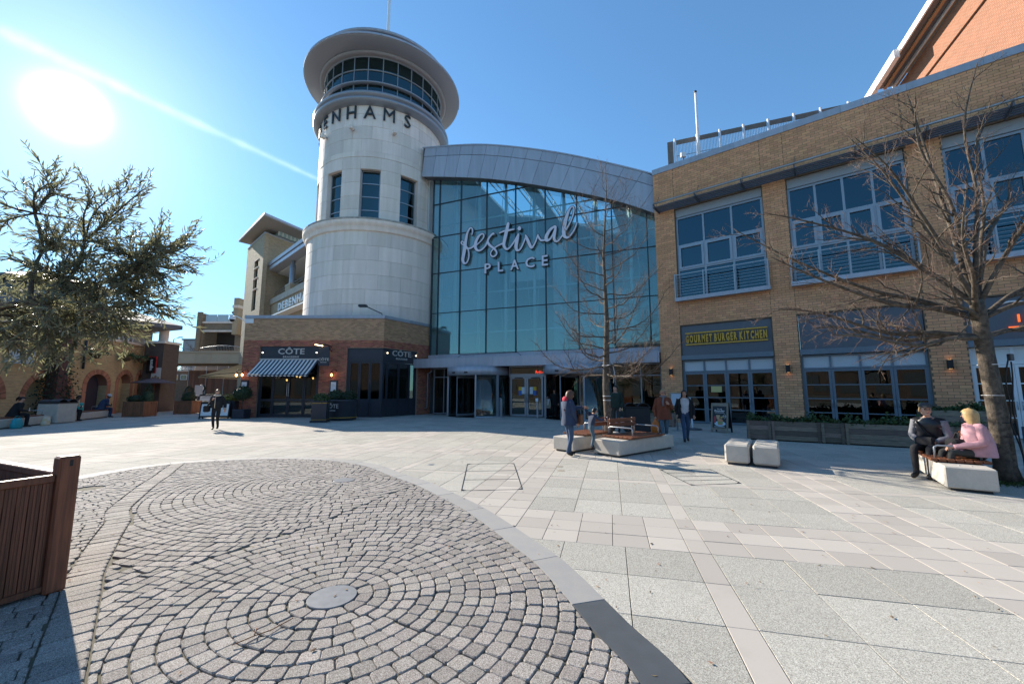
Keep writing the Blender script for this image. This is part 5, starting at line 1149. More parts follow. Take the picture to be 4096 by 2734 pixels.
EE = [E1_, E2_, E3_, E4_]
q = MB(); q.loft([[inset(p, 0.86, 6.1) for p in EE], [inset(p, 1, 6.2) for p in EE], [inset(p, 1, 6.5) for p in EE], [inset(p, 0.55, 7.9) for p in EE]], 0, True, True, False); q.build('pavilion_roof', m_slr, pub)
q = MB(); q.loft([[inset(p, 0.8, 5.0) for p in EE], [inset(p, 0.8, 6.15) for p in EE]], 0, False, False, False); q.build('pavilion_wall', mat('pavilion_wall', (0.35, 0.3, 0.25), 0.8), pub)
q = MB(); q.loft([[inset(p, 0.45, 7.8) for p in EE], [inset(p, 0.45, 8.9) for p in EE], [inset(p, 0.56, 8.95) for p in EE], [inset(p, 0.56, 9.1) for p in EE], [inset(p, 0.05, 10.5) for p in EE]], 0, False, True, False); q.build('lantern_roof', m_slr, pub)
strip([[(l, -0.6, 0) for l in Ls], [(l, -0.6, 5.0) for l in Ls]], 'back_wall', m_pub, pub)
q = MB(); q.poly([(*pubpt(0.1, -0.5), 4.85), (*pubpt(12, -0.5), 4.85), (*pubpt(21.8, -0.5), 4.85), (-45, 36, 4.85), (-45, 12, 4.85)]); q.build('terrace', m_slr, pub)
wg = thing('banner_sign', 'tall black and red banner sign with white lettering on the dark pier', 'sign', (-26.62, 30.05, 2.85)); q = MB(); q.box(-0.62, -0.06, 0, 0.05, -0.02, 1.2); q.build('board', m_black, wg)
q = MB(); q.box(0.05, -0.065, 0.0, 0.1, -0.015, 1.2); q.box(-0.62, -0.065, 1.2, 0.1, -0.015, 1.24); q.build('red_edge', mat('banner_red', (0.6, 0.03, 0.03), 0.5), wg)
o = put('lettering', text_mesh('wagamama', 0.34, 0.01, m_white, 0.008, 0.95), wg, loc=(-0.18, -0.075, 0.6)); o.scale = (0.58, 1, 1); o.rotation_euler = (R(90), R(-90), 0)
t = thing('menu_poster', 'pale food poster on the dark pier under the banner', 'poster', (-26.3, 30.12, 2.3)); q = MB(); q.box(-0.6, -0.05, 0, 0.1, -0.02, 0.95); q.build('sheet', mat('poster_pale', (0.6, 0.57, 0.52), 0.6), t)
for k in range(3): q = MB(); q.lathe([(0, 0), (0.1, 0)], 12); q.v = [(-0.45+k*0.2+v[0], -0.056, 0.18+0.1*(k % 2)+v[1]) for v in q.v]; q.build('dish', mat('dish_brown', (0.35, 0.2, 0.08)), t)
for k, L_ in enumerate((15.1, 17.55, 19.3)):
    p = pubpt(L_, 0.55); t = thing('hanging_basket', ('hanging basket with trailing leaves left of the plum arch', 'hanging basket above and between the two middle arches', 'hanging basket with a red flower near the dark pier')[k], 'hanging basket', (*p, 3.6), 0, 'hanging baskets on the pub wall')
    q = MB(); q.lathe([(0, -0.05), (0.2, 0.02), (0.3, 0.2), (0.32, 0.3)], 12); q.build('basket', mat('coir', (0.1, 0.06, 0.03), 0.95), t); q = MB(); r_ = random.Random(k); scatter_leaves(q, [(r_.gauss(0, .25), r_.gauss(0, .25), 0.36+r_.gauss(0, .13)) for _ in range(160)], r_, 0.13); q.build('foliage', m_leaf, t)
    q = MB(); w = pubpt(L_, -0.0); q.tube([(w[0]-p[0], w[1]-p[1], 1.15), (0, 0, 1.15)], 0.02, 5); q.tube([(0, 0, 1.15), (0, 0, 0.35)], 0.01, 4); q.build('bracket', m_dark, t)
# ---------------------------------------------------------------- street furniture
def put_slats(t, x0, x1, y0, y1, z, n, m, th=0.045, along='y'):
    w = (x1-x0)/n
    for k in range(n): q = MB(); q.bbox(x0+k*w+0.005, y0, z, x0+(k+1)*w-0.005, y1, z+th, 0.006); q.build('slat', m, t)
def bench(label, loc, rz, W_, L_, seat0, seat1, back_side, arm_y, H=0.38, name='bench'):
    """concrete block bench: x across the block, y along it; timber seat plate, back rest and metal arms on top"""
    t = thing(name, label, 'bench', (*loc, 0), rz, 'concrete and timber benches'); q = MB()
    q.bbox(0, 0, 0.045, W_, L_, H, 0.018); q.build('block', m_conc, t); q = MB(); q.box(0.06, 0.06, 0, W_-0.06, L_-0.06, 0.05); q.build('plinth', m_dark, t)
    q = MB()
    for x in (0.22, W_-0.22): q.lathe([(0.0, H+0.006), (0.013, H+0.006), (0.014, H)], 8, (x, 0.2, 0))
    q.build('fixing_caps', m_steel, t)
    n = 7; w = (W_+0.14)/n; sd = back_side
    for k in range(n): q = MB(); q.bbox(-0.07+k*w+0.006, seat0, H+0.02, -0.07+(k+1)*w-0.006, seat1, H+0.065, 0.006); q.build('seat_slat', m_wood, t)
    bx = W_+0.02 if sd > 0 else -0.02
    for z in (H+0.24, H+0.36): q = MB(); q.bbox(bx-0.02, seat0+0.25, z, bx+0.02, seat1-0.1, z+0.1, 0.006); q.build('back_slat', m_wood, t)
    for y in (seat0+0.33, seat1-0.2): q = MB(); q.tube([(bx+sd*0.035, y, H+0.03), (bx+sd*0.035, y, H+0.47)], 0.016, 6); q.build('back_post', m_steel, t)
    for y in arm_y: q = MB(); q.tube([(0.02, y, H+0.05), (0.02, y, H+0.24), (0.06, y, H+0.27), (W_-0.06, y, H+0.27), (W_-0.02, y, H+0.24), (W_-0.02, y, H+0.05)], 0.017, 8); q.build('arm_rail', m_steel, t)
    return t
bench('concrete block bench with timber seat right of the small bare tree', (2.06, 10.38), math.atan2(-0.77, 0.63), 0.76, 2.5, 0.42, 1.95, -1, (0.6, 1.75))
bench('concrete block bench with timber seat behind the woman in the navy coat', (1.1, 11.02), math.atan2(-0.72, 0.7), 0.68, 2.2, 0.5, 1.7, 1, (1.4,))
bench('concrete block bench with the seated couple beside the big tree', (6.98, 6.7), math.atan2(-0.57, 0.82), 0.58, 1.95, 0.42, 1.75, 1, (0.55, 1.6))
def cube(label, loc):
    t = thing('seat_cube', label, 'concrete seat', (*loc, 0), math.atan2(-0.55, 0.83), 'paired concrete seat blocks')
    for y0, y1 in ((0, 0.66), (0.685, 1.36)): q = MB(); q.bbox(0, y0, 0.05, 0.47, y1, 0.44, 0.035); q.build('block', m_conc, t)
    q = MB(); q.box(0.05, 0.05, 0, 0.42, 1.3, 0.055); q.build('plinth', m_dark, t)
cube('left one of the two long concrete seat blocks in the middle of the paving', (4.62, 8.98)); cube('right one of the two long concrete seat blocks in the middle of the paving', (5.06, 8.68))
def planter_bushes(b, x0, x1, y0, y1, z, rng, n, size, h=0.25):
    pts = []
    for _ in range(n):
        x, y = rng.uniform(x0, x1), rng.uniform(y0, y1); pts.append((x, y, z + h*abs(rng.gauss(0, 0.55))*(0.6+0.4*math.sin(x*5+2)) + 0.02))
    scatter_leaves(b, pts, rng, size)
def plank_planter(label, p0, length, depth, h, seed, plants=True, rz=math.atan2(-0.52, 0.85), group='weathered plank planters round the terrace', n=4):
    t = thing('plank_planter', label, 'planter', (*p0, 0), rz, group); r = random.Random(seed)
    for k in range(n):
        z = 0.04+k*(h-0.04)/n; zz = z+(h-0.04)/n-0.006
        o = r.uniform(-0.006, 0.006); q = MB(); q.box(0, o, z, length, 0.035+o, zz); q.build('plank', m_grey_wood, t)
        q = MB(); q.box(-0.035, 0.0, z, -0.002, depth, zz); q.box(length+0.002, 0.0, z, length+0.035, depth, zz); q.build('end_planks', m_grey_wood, t)
    for x in (-0.01, length-0.05): q = MB(); q.box(x, -0.03, 0.02, x+0.07, -0.006, h); q.build('batten', m_grey_wood, t)
    q = MB(); q.box(0, depth-0.03, 0, length, depth, h); q.box(0, 0.04, 0, length, depth-0.03, h-0.06); q.build('soil', m_soil, t)
    q = MB(); planter_bushes(q, 0.03, length-0.03, 0.02, depth, h-0.04, r, int(520*length), 0.1, 0.24); q.build('foliage', m_leaf, t); return t
DP = Vector((0.85, -0.52)); P0 = Vector((7.72, 13.42))
for k, (a, l, lb) in enumerate(((0.0, 0.62, 'short weathered plank planter next to the burger menu board'), (0.68, 1.2, 'long weathered plank planter, second from the burger menu board'), (1.95, 0.5, 'narrow plank planter with one pale repaired plank'), (2.52, 1.55, 'longest plank planter full of green leaves behind the paired seats'), (4.12, 0.62, 'short plank planter just left of the seated man'))):
    p = P0 + DP*a; plank_planter(lb, (p.x, p.y), l, 0.45, 0.62, 40+k)
plank_planter('plank planter with mixed grey and brown boards behind the pink jumper', (11.55, 11.35), 1.15, 0.45, 0.62, 51); plank_planter('taller dark plank planter with full bushes against the restaurant front', (13.5, 13.4), 1.5, 0.5, 0.95, 52, n=5)
plank_planter('plank planter half hidden behind the woman in the black jacket', (5.75, 18.6), 1.5, 0.5, 0.6, 53)
# burger board
def a_board(label, loc, rz, w, h, lean, frame_m, face_m, cat='menu board'):
    t = thing('menu_board', label, cat, (*loc, 0), rz); q = MB(); M = Matrix.Rotation(-lean, 4, 'X')
    for b_ in ((0, 0, 0, 0.06, 0.035, h), (w-0.06, 0, 0, w, 0.035, h), (0.06, 0, 0.1, w-0.06, 0.035, 0.18), (0.06, 0, h-0.12, w-0.06, 0.035, h)): q.box(*b_, M=M)
    q.build('frame', frame_m, t); q = MB(); M2 = Matrix.Translation((0, 2*h*math.sin(lean)+0.08, 0)) @ Matrix.Rotation(lean, 4, 'X')
    for b_ in ((0, 0, 0, 0.06, 0.035, h), (w-0.06, 0, 0, w, 0.035, h), (0.06, 0, h-0.1, w-0.06, 0.035, h), (0.06, 0.01, 0.15, w-0.06, 0.02, h-0.1)): q.box(*b_, M=M2)
    q.build('rear_leaf', m_black, t); q = MB(); q.box(0.06, 0.008, 0.18, w-0.06, 0.02, h-0.12, M=M); q.build('panel', face_m, t); return t, M
ab, Mab = a_board('leaning burger poster board with frame standing before the restaurant doors', (7.63, 15.75), math.atan2(-0.6, 0.55), 0.62, 1.12, R(10), mat('board_wood', (0.3, 0.25, 0.19), 0.7, noise=[(9, 0.5)]), mat('poster_dark', (0.03, 0.035, 0.04), 0.6))
def on_board(name, pts, m, d=-0.002): q = MB(); q.poly([tuple(Mab @ Vector((x, 0.008+d, z))) for x, z in pts]); return q.build(name, m, ab)
def board_text(body, x, z, size, m, b=0.0): o = put('lettering', text_mesh(body, size, 0.003, m, b), ab, loc=tuple(Mab @ Vector((x, 0.002, z)))); o.rotation_euler = (R(90-10), 0, 0); return o
disc = lambda x, z, rx, rz_, a0=0, a1=6.283: [(x+rx*math.cos(a0+(a1-a0)*k/14), z+rz_*math.sin(a0+(a1-a0)*k/14)) for k in range(15)]
on_board('plate', disc(0.33, 0.34, 0.2, 0.1), mat('print_plate', (0.5, 0.62, 0.72), 0.5)); on_board('burger_filling', [(0.25, 0.34), (0.43, 0.34), (0.44, 0.42), (0.24, 0.42)], mat('print_green', (0.3, 0.32, 0.1), 0.5), -0.004); on_board('bun_top', disc(0.34, 0.42, 0.105, 0.11, 0, math.pi), mat('print_bun', (0.55, 0.25, 0.13), 0.5), -0.005); on_board('bun_base', [(0.26, 0.29), (0.42, 0.29), (0.43, 0.34), (0.25, 0.34)], mat('print_bun', (0.55, 0.25, 0.13)), -0.006)
on_board('drink', [(0.1, 0.38), (0.18, 0.36), (0.2, 0.6), (0.11, 0.62)], mat('print_red', (0.4, 0.05, 0.06), 0.5), -0.004); on_board('fries', [(0.22, 0.5), (0.3, 0.5), (0.33, 0.66), (0.18, 0.66)], mat('print_fries', (0.55, 0.36, 0.2), 0.5), -0.003); on_board('pick_flag', [(0.35, 0.55), (0.42, 0.55), (0.42, 0.61), (0.35, 0.61)], mat('print_yellow', (0.6, 0.42, 0.06), 0.5), -0.006)
for k in range(4):
    a, b_ = math.pi/2*k, math.pi/2*(k+1); on_board('price_diamond', [(0.49+0.07*math.cos(a), 0.62+0.09*math.sin(a)), (0.49+0.07*math.cos(b_), 0.62+0.09*math.sin(b_)), (0.49+0.06*math.cos(b_), 0.62+0.08*math.sin(b_)), (0.49+0.06*math.cos(a), 0.62+0.08*math.sin(a))], m_white, -0.003)
board_text('\u00a39.95', 0.49, 0.6, 0.055, m_white, 0.001); board_text('The All', 0.31, 0.87, 0.06, m_white, 0.001); board_text('Rounder', 0.31, 0.79, 0.105, m_white, 0.002); board_text('GOURMET BURGER KITCHEN', 0.31, 1.03, 0.04, m_black, 0.001)
on_board('text_rule', [(0.14, 0.745), (0.48, 0.745), (0.48, 0.758), (0.14, 0.758)], m_white); on_board('text_rule', [(0.12, 0.215), (0.5, 0.215), (0.5, 0.228), (0.12, 0.228)], m_white)
t = thing('menu_stand', 'slanted framed menu on a slim stand behind the woman in the black jacket', 'menu stand', (6.55, 16.2, 0), R(-35)); q = MB(); q.tube([(0, 0, 0.02), (0, 0, 1.1)], 0.025, 8); q.lathe([(0, 0), (0.22, 0), (0.22, 0.02), (0, 0.03)], 16); q.build('stand', m_steel, t)
M = Matrix.Translation((0, 0, 1.2)) @ Matrix.Rotation(R(-25), 4, 'X'); q = MB(); q.box(-0.26, -0.02, -0.3, 0.26, 0.02, 0.32, M=M); q.build('frame', mat('board_wood', (0.3, 0.25, 0.19)), t); q = MB(); q.box(-0.2, -0.026, -0.24, 0.2, -0.021, 0.26, M=M); q.build('menu_page', mat('page_grey', (0.45, 0.47, 0.5), 0.6), t)
t = thing('parasol_stand', 'round parasol base with short steel tube on the terrace', 'parasol base', (7.35, 16.7, 0)); q = MB(); q.lathe([(0, 0), (0.36, 0), (0.36, 0.05), (0.06, 0.08), (0, 0.08)], 24); q.build('plate', m_cladd, t); q = MB(); q.lathe([(0.035, 0.06), (0.035, 0.75), (0, 0.75)], 10); q.build('tube', m_whitemt, t)
def litter_bin(label, loc, rz, w, d, h, mb_, lid):
    t = thing('litter_bin', label, 'bin', (*loc, 0), rz); q = MB(); q.bbox(-w/2, -d/2, 0.02, w/2, d/2, h, 0.02); q.build('body', mb_, t)
    q = MB(); q.box(-w/2-0.02, -d/2-0.02, h, w/2+0.02, d/2+0.02, h+0.04); q.build('rim', lid, t)
    for k in (-1, 1):     # two arched hoods over the openings
        aa = [math.pi*i/10 for i in range(11)]; q = MB(); c = k*w/4; r0 = w/4-0.01
        q.loft([[(c+r0*math.cos(a), y, h+0.04+r0*0.62*math.sin(a)) for a in aa] + [(c+(r0-0.025)*math.cos(a), y, h+0.04+(r0-0.025)*0.62*math.sin(a)) for a in reversed(aa)] for y in (-d/2, d/2)], 0, True, True, False); q.build('hood', lid, t)
    q = MB(); q.box(-w/2+0.05, -0.02, h+0.04, w/2-0.05, 0.02, h+0.16); q.build('baffle', m_black, t); return t
litter_bin('black twin litter bin behind the bench by the small tree', (4.85, 15.9), R(-8), 0.95, 0.5, 0.92, mat('bin_black', (0.025, 0.027, 0.03), 0.5), m_dark)
litter_bin('pale concrete litter bin with dark arched lids by the left benches', (-22.35, 20.05), math.atan2(0.93, -0.366) - R(90) + R(78), 1.05, 0.85, 0.95, m_conc, m_dark)
# left benches
LB = Vector((-0.366, 0.93)); LO = Vector((-20.87, 16.71))
def left_bench(label, a, l):
    p = LO + LB*a; t = thing('stone_bench', label, 'bench', (p.x, p.y, 0), math.atan2(LB.y, LB.x), 'low stone benches along the pub'); q = MB(); q.bbox(0, 0, 0.05, l, 0.75, 0.4, 0.02); q.build('block', m_conc, t); q = MB(); q.box(0.05, 0.06, 0, l-0.05, 0.7, 0.06); q.build('plinth', m_dark, t)
    for k in range(6): q = MB(); q.bbox(0.1, 0.1+k*0.1, 0.41, l-0.35, 0.185+k*0.1, 0.455, 0.006); q.build('seat_slat', m_wood, t)
    for x in (0.12, l-0.5): q = MB(); q.tube([(x, 0.1, 0.45), (x, 0.1, 0.66), (x, 0.6, 0.66), (x, 0.6, 0.45)], 0.018, 6); q.build('arm_rail', m_steel, t)
    return t
left_bench('low stone bench under the woman with the turquoise bag', -1.9, 4.9); left_bench('low stone bench right of the concrete bin with two riders sitting', 4.35, 3.6)
t = thing('white_sign', 'small pale notice panel on the pub wall at the far left', 'sign', (*pubpt(9.95, 0.12), 2.95), R(68)); q = MB(); q.box(-0.1, -0.05, 0, 0.9, 0.0, 0.75); q.build('board', mat('page_grey', (0.45, 0.47, 0.5)), t)
# timber cube planters with clipped bushes
def bush(b, c, r, n, rng, size=0.05, cone=0.0):
    pts = []
    for _ in range(n):
        d = Vector((rng.gauss(0, 1), rng.gauss(0, 1), rng.gauss(0, 1))).normalized(); k = rng.uniform(0.82, 1.03)
        f = 1 - cone*(d.z*0.5+0.5); pts.append((c[0]+d.x*r[0]*k*f, c[1]+d.y*r[1]*k*f, c[2]+d.z*r[2]*k))
    scatter_leaves(b, pts, rng, size, thick=0.4)
def timber_planter(label, loc, rz, s, h, group='square timber planters before the pub', seed=1, shapes=()):
    t = thing('timber_planter', label, 'planter', (*loc, 0), rz, group)
    for sx in (0, 1):
        for sy in (0, 1): q = MB(); x, y = sx*(s-0.1), sy*(s-0.1); q.bbox(x, y, 0, x+0.1, y+0.1, h, 0.01); q.build('corner_post', m_plwood2, t)
    for side_ in range(4):
        M = Matrix.Translation((s/2, s/2, 0)) @ Matrix.Rotation(side_*math.pi/2, 4, 'Z') @ Matrix.Translation((-s/2, -s/2, 0)); n = 9; w = (s-0.2)/n
        for k in range(n): q = MB(); q.box(0.1+k*w+0.002, 0.03, 0.08, 0.1+(k+1)*w-0.002, 0.055, h-0.07, M=M); q.build('board', m_plwood2, t)
        for z_ in (h-0.075, 0.03): q = MB(); q.box(0.1, 0.01, z_, s-0.1, 0.07, z_+0.062, M=M); q.build('rail', m_plwood2, t)
    q = MB(); q.box(0.06, 0.06, h-0.14, s-0.06, s-0.06, h-0.1); q.build('soil', m_soil, t); r_ = random.Random(seed)
    for (c, rr_, n, cone) in shapes:
        q = MB(); q.ball(c, [v*0.86 for v in rr_], 12, 8, fn=(lambda d: 1-cone*(d.z*0.5+0.5))); q.build('bush_core', m_leafdk, t); q = MB(); bush(q, c, rr_, n, r_, 0.055, cone); q.build('bush', m_leafdk, t)
    return t
timber_planter('square timber planter with a low round bush and a tall cone bush', (-23.25, 24.3), R(8), 1.15, 0.92, seed=3, shapes=(((0.42, 0.4, 1.05), (0.45, 0.42, 0.26), 900, 0), ((0.85, 0.7, 1.25), (0.42, 0.42, 0.75), 1300, 0.55)))
timber_planter('square timber planter with one cone bush in front of the far lane', (-22.6, 27.2), R(8), 1.1, 0.88, seed=4, shapes=(((0.55, 0.55, 1.2), (0.52, 0.5, 0.7), 1500, 0.5),))
# big foreground planter on the left edge: its near corner post stands at the frame's left
FP = (-3.64, 3.46); fp_ = thing('foreground_planter', 'large dark stained timber planter with a stout corner post in the foreground', 'planter', (*FP, 0), math.atan2(-0.92, -0.4))
SZ, SY = 1.5, 2.0     # local +x runs along the face turned to the camera; local -y runs into the box
for (x, y) in ((-0.02, -0.09), (SZ-0.1, -0.09), (-0.02, -SY), (SZ-0.1, -SY)): q = MB(); q.bbox(x, y, 0, x+0.13, y+0.12, 1.06, 0.015); q.build('corner_post', m_plwood, fp_)
n = 20; w = (SZ-0.21)/n
for k in range(n):
    q = MB(); a, b_ = 0.11+k*w, 0.11+(k+1)*w; q.yprism([(a+0.002, 0.06), (b_-0.002, 0.06), (b_-0.002, 0.87), (a+0.002, 0.87)], -0.045, -0.02)
    for j in range(3): q.box(a+0.012+j*w*0.3, -0.02, 0.06, a+0.012+j*w*0.3+w*0.16, -0.016, 0.87)
    q.build('board', m_plwood, fp_); q = MB(); M = Matrix.Rotation(R(-90), 4, 'Z'); a2, b2 = a*SY/SZ, b_*SY/SZ; q.box(a2+0.002, 0.02, 0.06, b2-0.002, 0.045, 0.87, M=M); q.build('board', m_plwood, fp_)
for (x0, y0, x1, y1) in ((0.11, -0.06, SZ-0.1, 0.0), (0.0, -SY+0.12, 0.07, -0.09), (SZ-0.07, -SY+0.12, SZ, -0.09), (0.11, -SY, SZ-0.1, -SY+0.06)):
    q = MB(); q.bbox(x0, y0, 0.86, x1, y1, 0.92, 0.008); q.build('top_rail', m_plwood, fp_)
q = MB(); q.box(0.11, -0.045, 0.03, SZ-0.1, 0.0, 0.07); q.build('base_rail', m_plwood, fp_)
q = MB(); q.box(0.08, -SY+0.1, 0.0, SZ-0.08, -0.08, 0.72); q.build('soil', m_soil, fp_)
q = MB(); q.box(SZ-0.05, -SY+0.1, 0.05, SZ-0.02, -0.09, 0.87); q.box(0.1, -SY+0.02, 0.05, SZ-0.1, -SY+0.05, 0.87); q.build('rear_boards', m_plwood, fp_)
q = MB(); q.box(0.03, -0.003, 0.98, 0.05, 0.032, 1.03); q.build('slot', m_black, fp_)
# brasserie planters
t = thing('tall_planter', 'tall square dark planter with clipped box before the brasserie', 'planter', (-9.9, 20.15, 0), R(12)); q = MB(); q.bbox(-0.02, 0, 0.04, 0.68, 0.68, 1.0, 0.012); q.build('body', m_navy, t); q = MB(); q.box(-0.06, -0.04, 0.0, 0.72, 0.72, 0.1); q.box(-0.05, -0.03, 1.0, 0.71, 0.71, 1.06); q.build('base_and_rim', m_navy, t)
for z in (0.13, 0.94): q = MB(); q.box(-0.024, -0.004, z, 0.684, 0.684, z+0.02); q.build('gold_band', m_gold, t)
q = MB(); q.ball((0.33, 0.34, 1.1), (0.3, 0.3, 0.26), 10, 7); q.build('bush_core', m_leafdk, t); q = MB(); bush(q, (0.33, 0.34, 1.12), (0.38, 0.36, 0.32), 900, random.Random(8), 0.07); q.build('bush', m_leaf, t)
t = thing('round_planter', 'low round dark planter with brasserie lettering and evergreen shrubs', 'planter', (-9.2, 22.1, 0)); q = MB(); q.lathe([(0, 0), (0.7, 0), (0.74, 0.1), (0.8, 1.0), (0.84, 1.05), (0.8, 1.1), (0.7, 1.0), (0, 0.98)], 36); q.build('body', m_navy, t); q = MB(); q.lathe([(0.755, 0.14), (0.765, 0.14), (0.767, 0.17), (0.757, 0.17)], 36); q.build('gold_band', m_gold, t)
facing_text('name_lettering', 'C\u00d4TE', 0.3, t, -0.25, -0.765, 0.66, m_silver, 0.01, 0.004, sx=1.1, rz=R(-18)); facing_text('line_lettering', 'BRASSERIE', 0.1, t, -0.25, -0.755, 0.5, m_silver, 0.01, 0.002, sx=1.1, rz=R(-18))
for c in ((-0.35, 0, 1.25), (0.35, -0.1, 1.2)): q = MB(); q.ball(c, (0.36, 0.34, 0.28), 10, 7); q.build('bush_core', m_leafdk, t); q = MB(); bush(q, c, (0.44, 0.42, 0.36), 900, random.Random(int(c[0]*9)), 0.075); q.build('bush', m_leafdk, t)
t = thing('bay_tree', 'clipped ball bay tree on a thin stem in a square dark pot', 'plant', (-15.35, 23.15, 0)); q = MB(); q.bbox(-0.33, -0.33, 0, 0.33, 0.33, 0.52, 0.02); q.build('pot', m_navy, t); q = MB(); q.tube([(0, 0, 0.5), (0.02, 0, 1.2)], 0.025, 6); q.build('stem', m_bark, t); q = MB(); q.ball((0, 0, 1.42), (0.4, 0.4, 0.33), 12, 8); q.build('crown_core', m_leafdk, t); q = MB(); bush(q, (0, 0, 1.42), (0.47, 0.47, 0.4), 1500, random.Random(2), 0.06); q.build('crown', m_leafdk, t)
def screen_planter(label, loc, rz, w, h, seed, lm=m_leaf):
    t = thing('screen_planter', label, 'planter', (*loc, 0), rz, 'dark planters of the pavement terrace'); q = MB(); q.bbox(0, 0, 0.03, w, 0.4, h, 0.01); q.build('body', m_navy, t); q = MB(); planter_bushes(q, 0.02, w-0.02, 0.02, 0.38, h, random.Random(seed), 320, 0.13, 0.4); q.build('foliage', lm, t); return t
m_yel = mat('yellow_green_leaf', (0.16, 0.17, 0.04), 0.6, var=0.5, hue=0.03)
screen_planter('dark terrace planter with yellow green foliage beside the walking woman', (-16.9, 23.3), R(5), 0.95, 0.98, 61, m_yel); screen_planter('narrow dark terrace planter with silver foliage by the brasserie corner', (-16.95, 24.8), R(70), 1.3, 0.95, 62, m_yel); screen_planter('dark terrace planter across the lane with red flowers', (-27.2, 35.2), R(8), 1.5, 0.95, 63); screen_planter('small dark terrace planter at the lane mouth', (-25.0, 34.4), R(8), 1.0, 0.95, 64)
tb, Mtb = a_board('white poster board in a dark frame at the lane mouth', (-25.2, 32.6), R(4), 1.05, 1.25, R(8), m_navy, mat('white_panel', (0.7, 0.7, 0.68)))
q = MB(); q.poly([tuple(Mtb @ Vector((x, 0.004, z))) for x, z in disc(0.52, 0.55, 0.17, 0.22)]); q.build('pineapple_print', mat('print_gold', (0.5, 0.4, 0.18)), tb); q = MB(); q.poly([tuple(Mtb @ Vector((x, 0.004, z))) for x, z in ((0.2, 0.98), (0.85, 0.98), (0.85, 1.04), (0.2, 1.04))]); q.build('text_rule', mat('print_grey', (0.3, 0.3, 0.3)), tb)
tb2, _ = a_board('low white board with dark legs behind the walking woman', (-17.35, 22.6), R(10), 1.5, 0.95, R(8), m_black, m_white)
t = thing('menu_stand', 'slim post with a pale notice at the lane mouth', 'menu stand', (-25.9, 33.5, 0)); q = MB(); q.tube([(0, 0, 0), (0, 0, 1.2)], 0.03, 6); q.build('stand', m_dark, t); q = MB(); q.box(-0.3, -0.03, 1.1, 0.35, 0.0, 2.0); q.build('menu_page', mat('page_grey', (0.45, 0.47, 0.5)), t)
t = thing('pillar_clock', 'small dark post with a round white dial in the lane', 'clock', (-29.1, 38, 0)); q = MB(); q.bbox(-0.2, -0.2, 0, 0.2, 0.2, 1.2, 0.02); q.build('post', m_black, t); q = MB(); q.ball((0, 0, 1.75), (0.36, 0.1, 0.36), 16, 10); q.tube([(0, 0, 1.1), (0, 0, 1.5)], 0.06, 6); q.build('case', m_black, t); q = MB(); q.lathe([(0, 0), (0.27, 0)], 20); q.v = [(v[0], -0.105, 1.75+v[1]) for v in q.v]; q.build('dial', m_white, t)
t = thing('parasol', 'closed in brown parasol with flat canopy before the dark pier', 'parasol', (-25.9, 29.3, 0)); t['label'] = 'low brown parasol with flat canopy before the dark pier'; q = MB(); q.lathe([(1.25, 2.1), (1.2, 2.16), (0.1, 2.46), (0, 2.5)], 8); q.lathe([(1.24, 2.08), (0.08, 2.38)], 8); q.build('canopy', mat('parasol_taupe', (0.14, 0.11, 0.12), 0.8), t); q = MB(); q.tube([(0, 0, 0), (0, 0, 2.42)], 0.035, 8); q.build('pole', m_wood, t); q = MB(); q.lathe([(0, 0), (0.35, 0), (0.35, 0.06), (0, 0.09)], 16); q.build('base_plate', m_dark, t)
# brick pillar with climbing plant on the pub wall
pp = pubpt(12.75, 0.35); t = thing('timber_post', 'thick reddish post wrapped by a climbing plant before the wide arch', 'post', (*pp, 0)); q = MB(); q.box(-0.35, -0.25, 0, 0.35, 0.25, 4.6); q.build('shaft', mat('post_red', (0.16, 0.07, 0.055), 0.85, wave=((6, 6, 0.6), 2.0, (0.1, 0.05, 0.045))), t)
q = MB(); r_ = random.Random(12); scatter_leaves(q, [(r_.gauss(0, .55)*(1.1-z/4.6), r_.gauss(0, .4), z) for z in [r_.uniform(0.1, 1)**1.3*3.6 for _ in range(2600)]], r_, 0.11); q.build('climber', m_leafdk, t)
# right edge: painted sign board and a chair back
t = thing('sign_board', 'dark blue board with big white letters at the right edge', 'sign', (9.55, 7.7, 0), R(-42)); q = MB(); q.bbox(0.02, 0, 0.1, 1.6, 0.06, 0.92, 0.01); q.build('board', mat('board_navy', (0.035, 0.05, 0.08), 0.6), t)
for k, ch in enumerate('AL'): facing_text('letter', ch, 0.3, t, 0.2+k*0.27, -0.01, 0.56, m_white, 0.012, 0.004)
for x in (0.1, 1.45): q = MB(); q.box(x, -0.1, 0, x+0.06, 0.16, 0.1); q.build('foot', m_dark, t)
t = thing('chair', 'steel framed chair with timber slats at the right edge', 'chair', (9.15, 6.75, 0), R(-40))
for x in (0, 0.44):
    for y in (0, 0.42): q = MB(); q.tube([(x, y, 0), (x, y, 0.44 if y > 0.1 else 0.82)], 0.015, 6); q.build('leg', m_steel, t)
for k in range(5): q = MB(); q.box(-0.01, 0.02+k*0.085, 0.44, 0.45, 0.09+k*0.085, 0.46); q.build('seat_slat', m_wood, t)
for z in (0.62, 0.74): q = MB(); q.box(-0.01, -0.02, z, 0.45, 0.0, z+0.08); q.build('back_slat', m_wood, t)
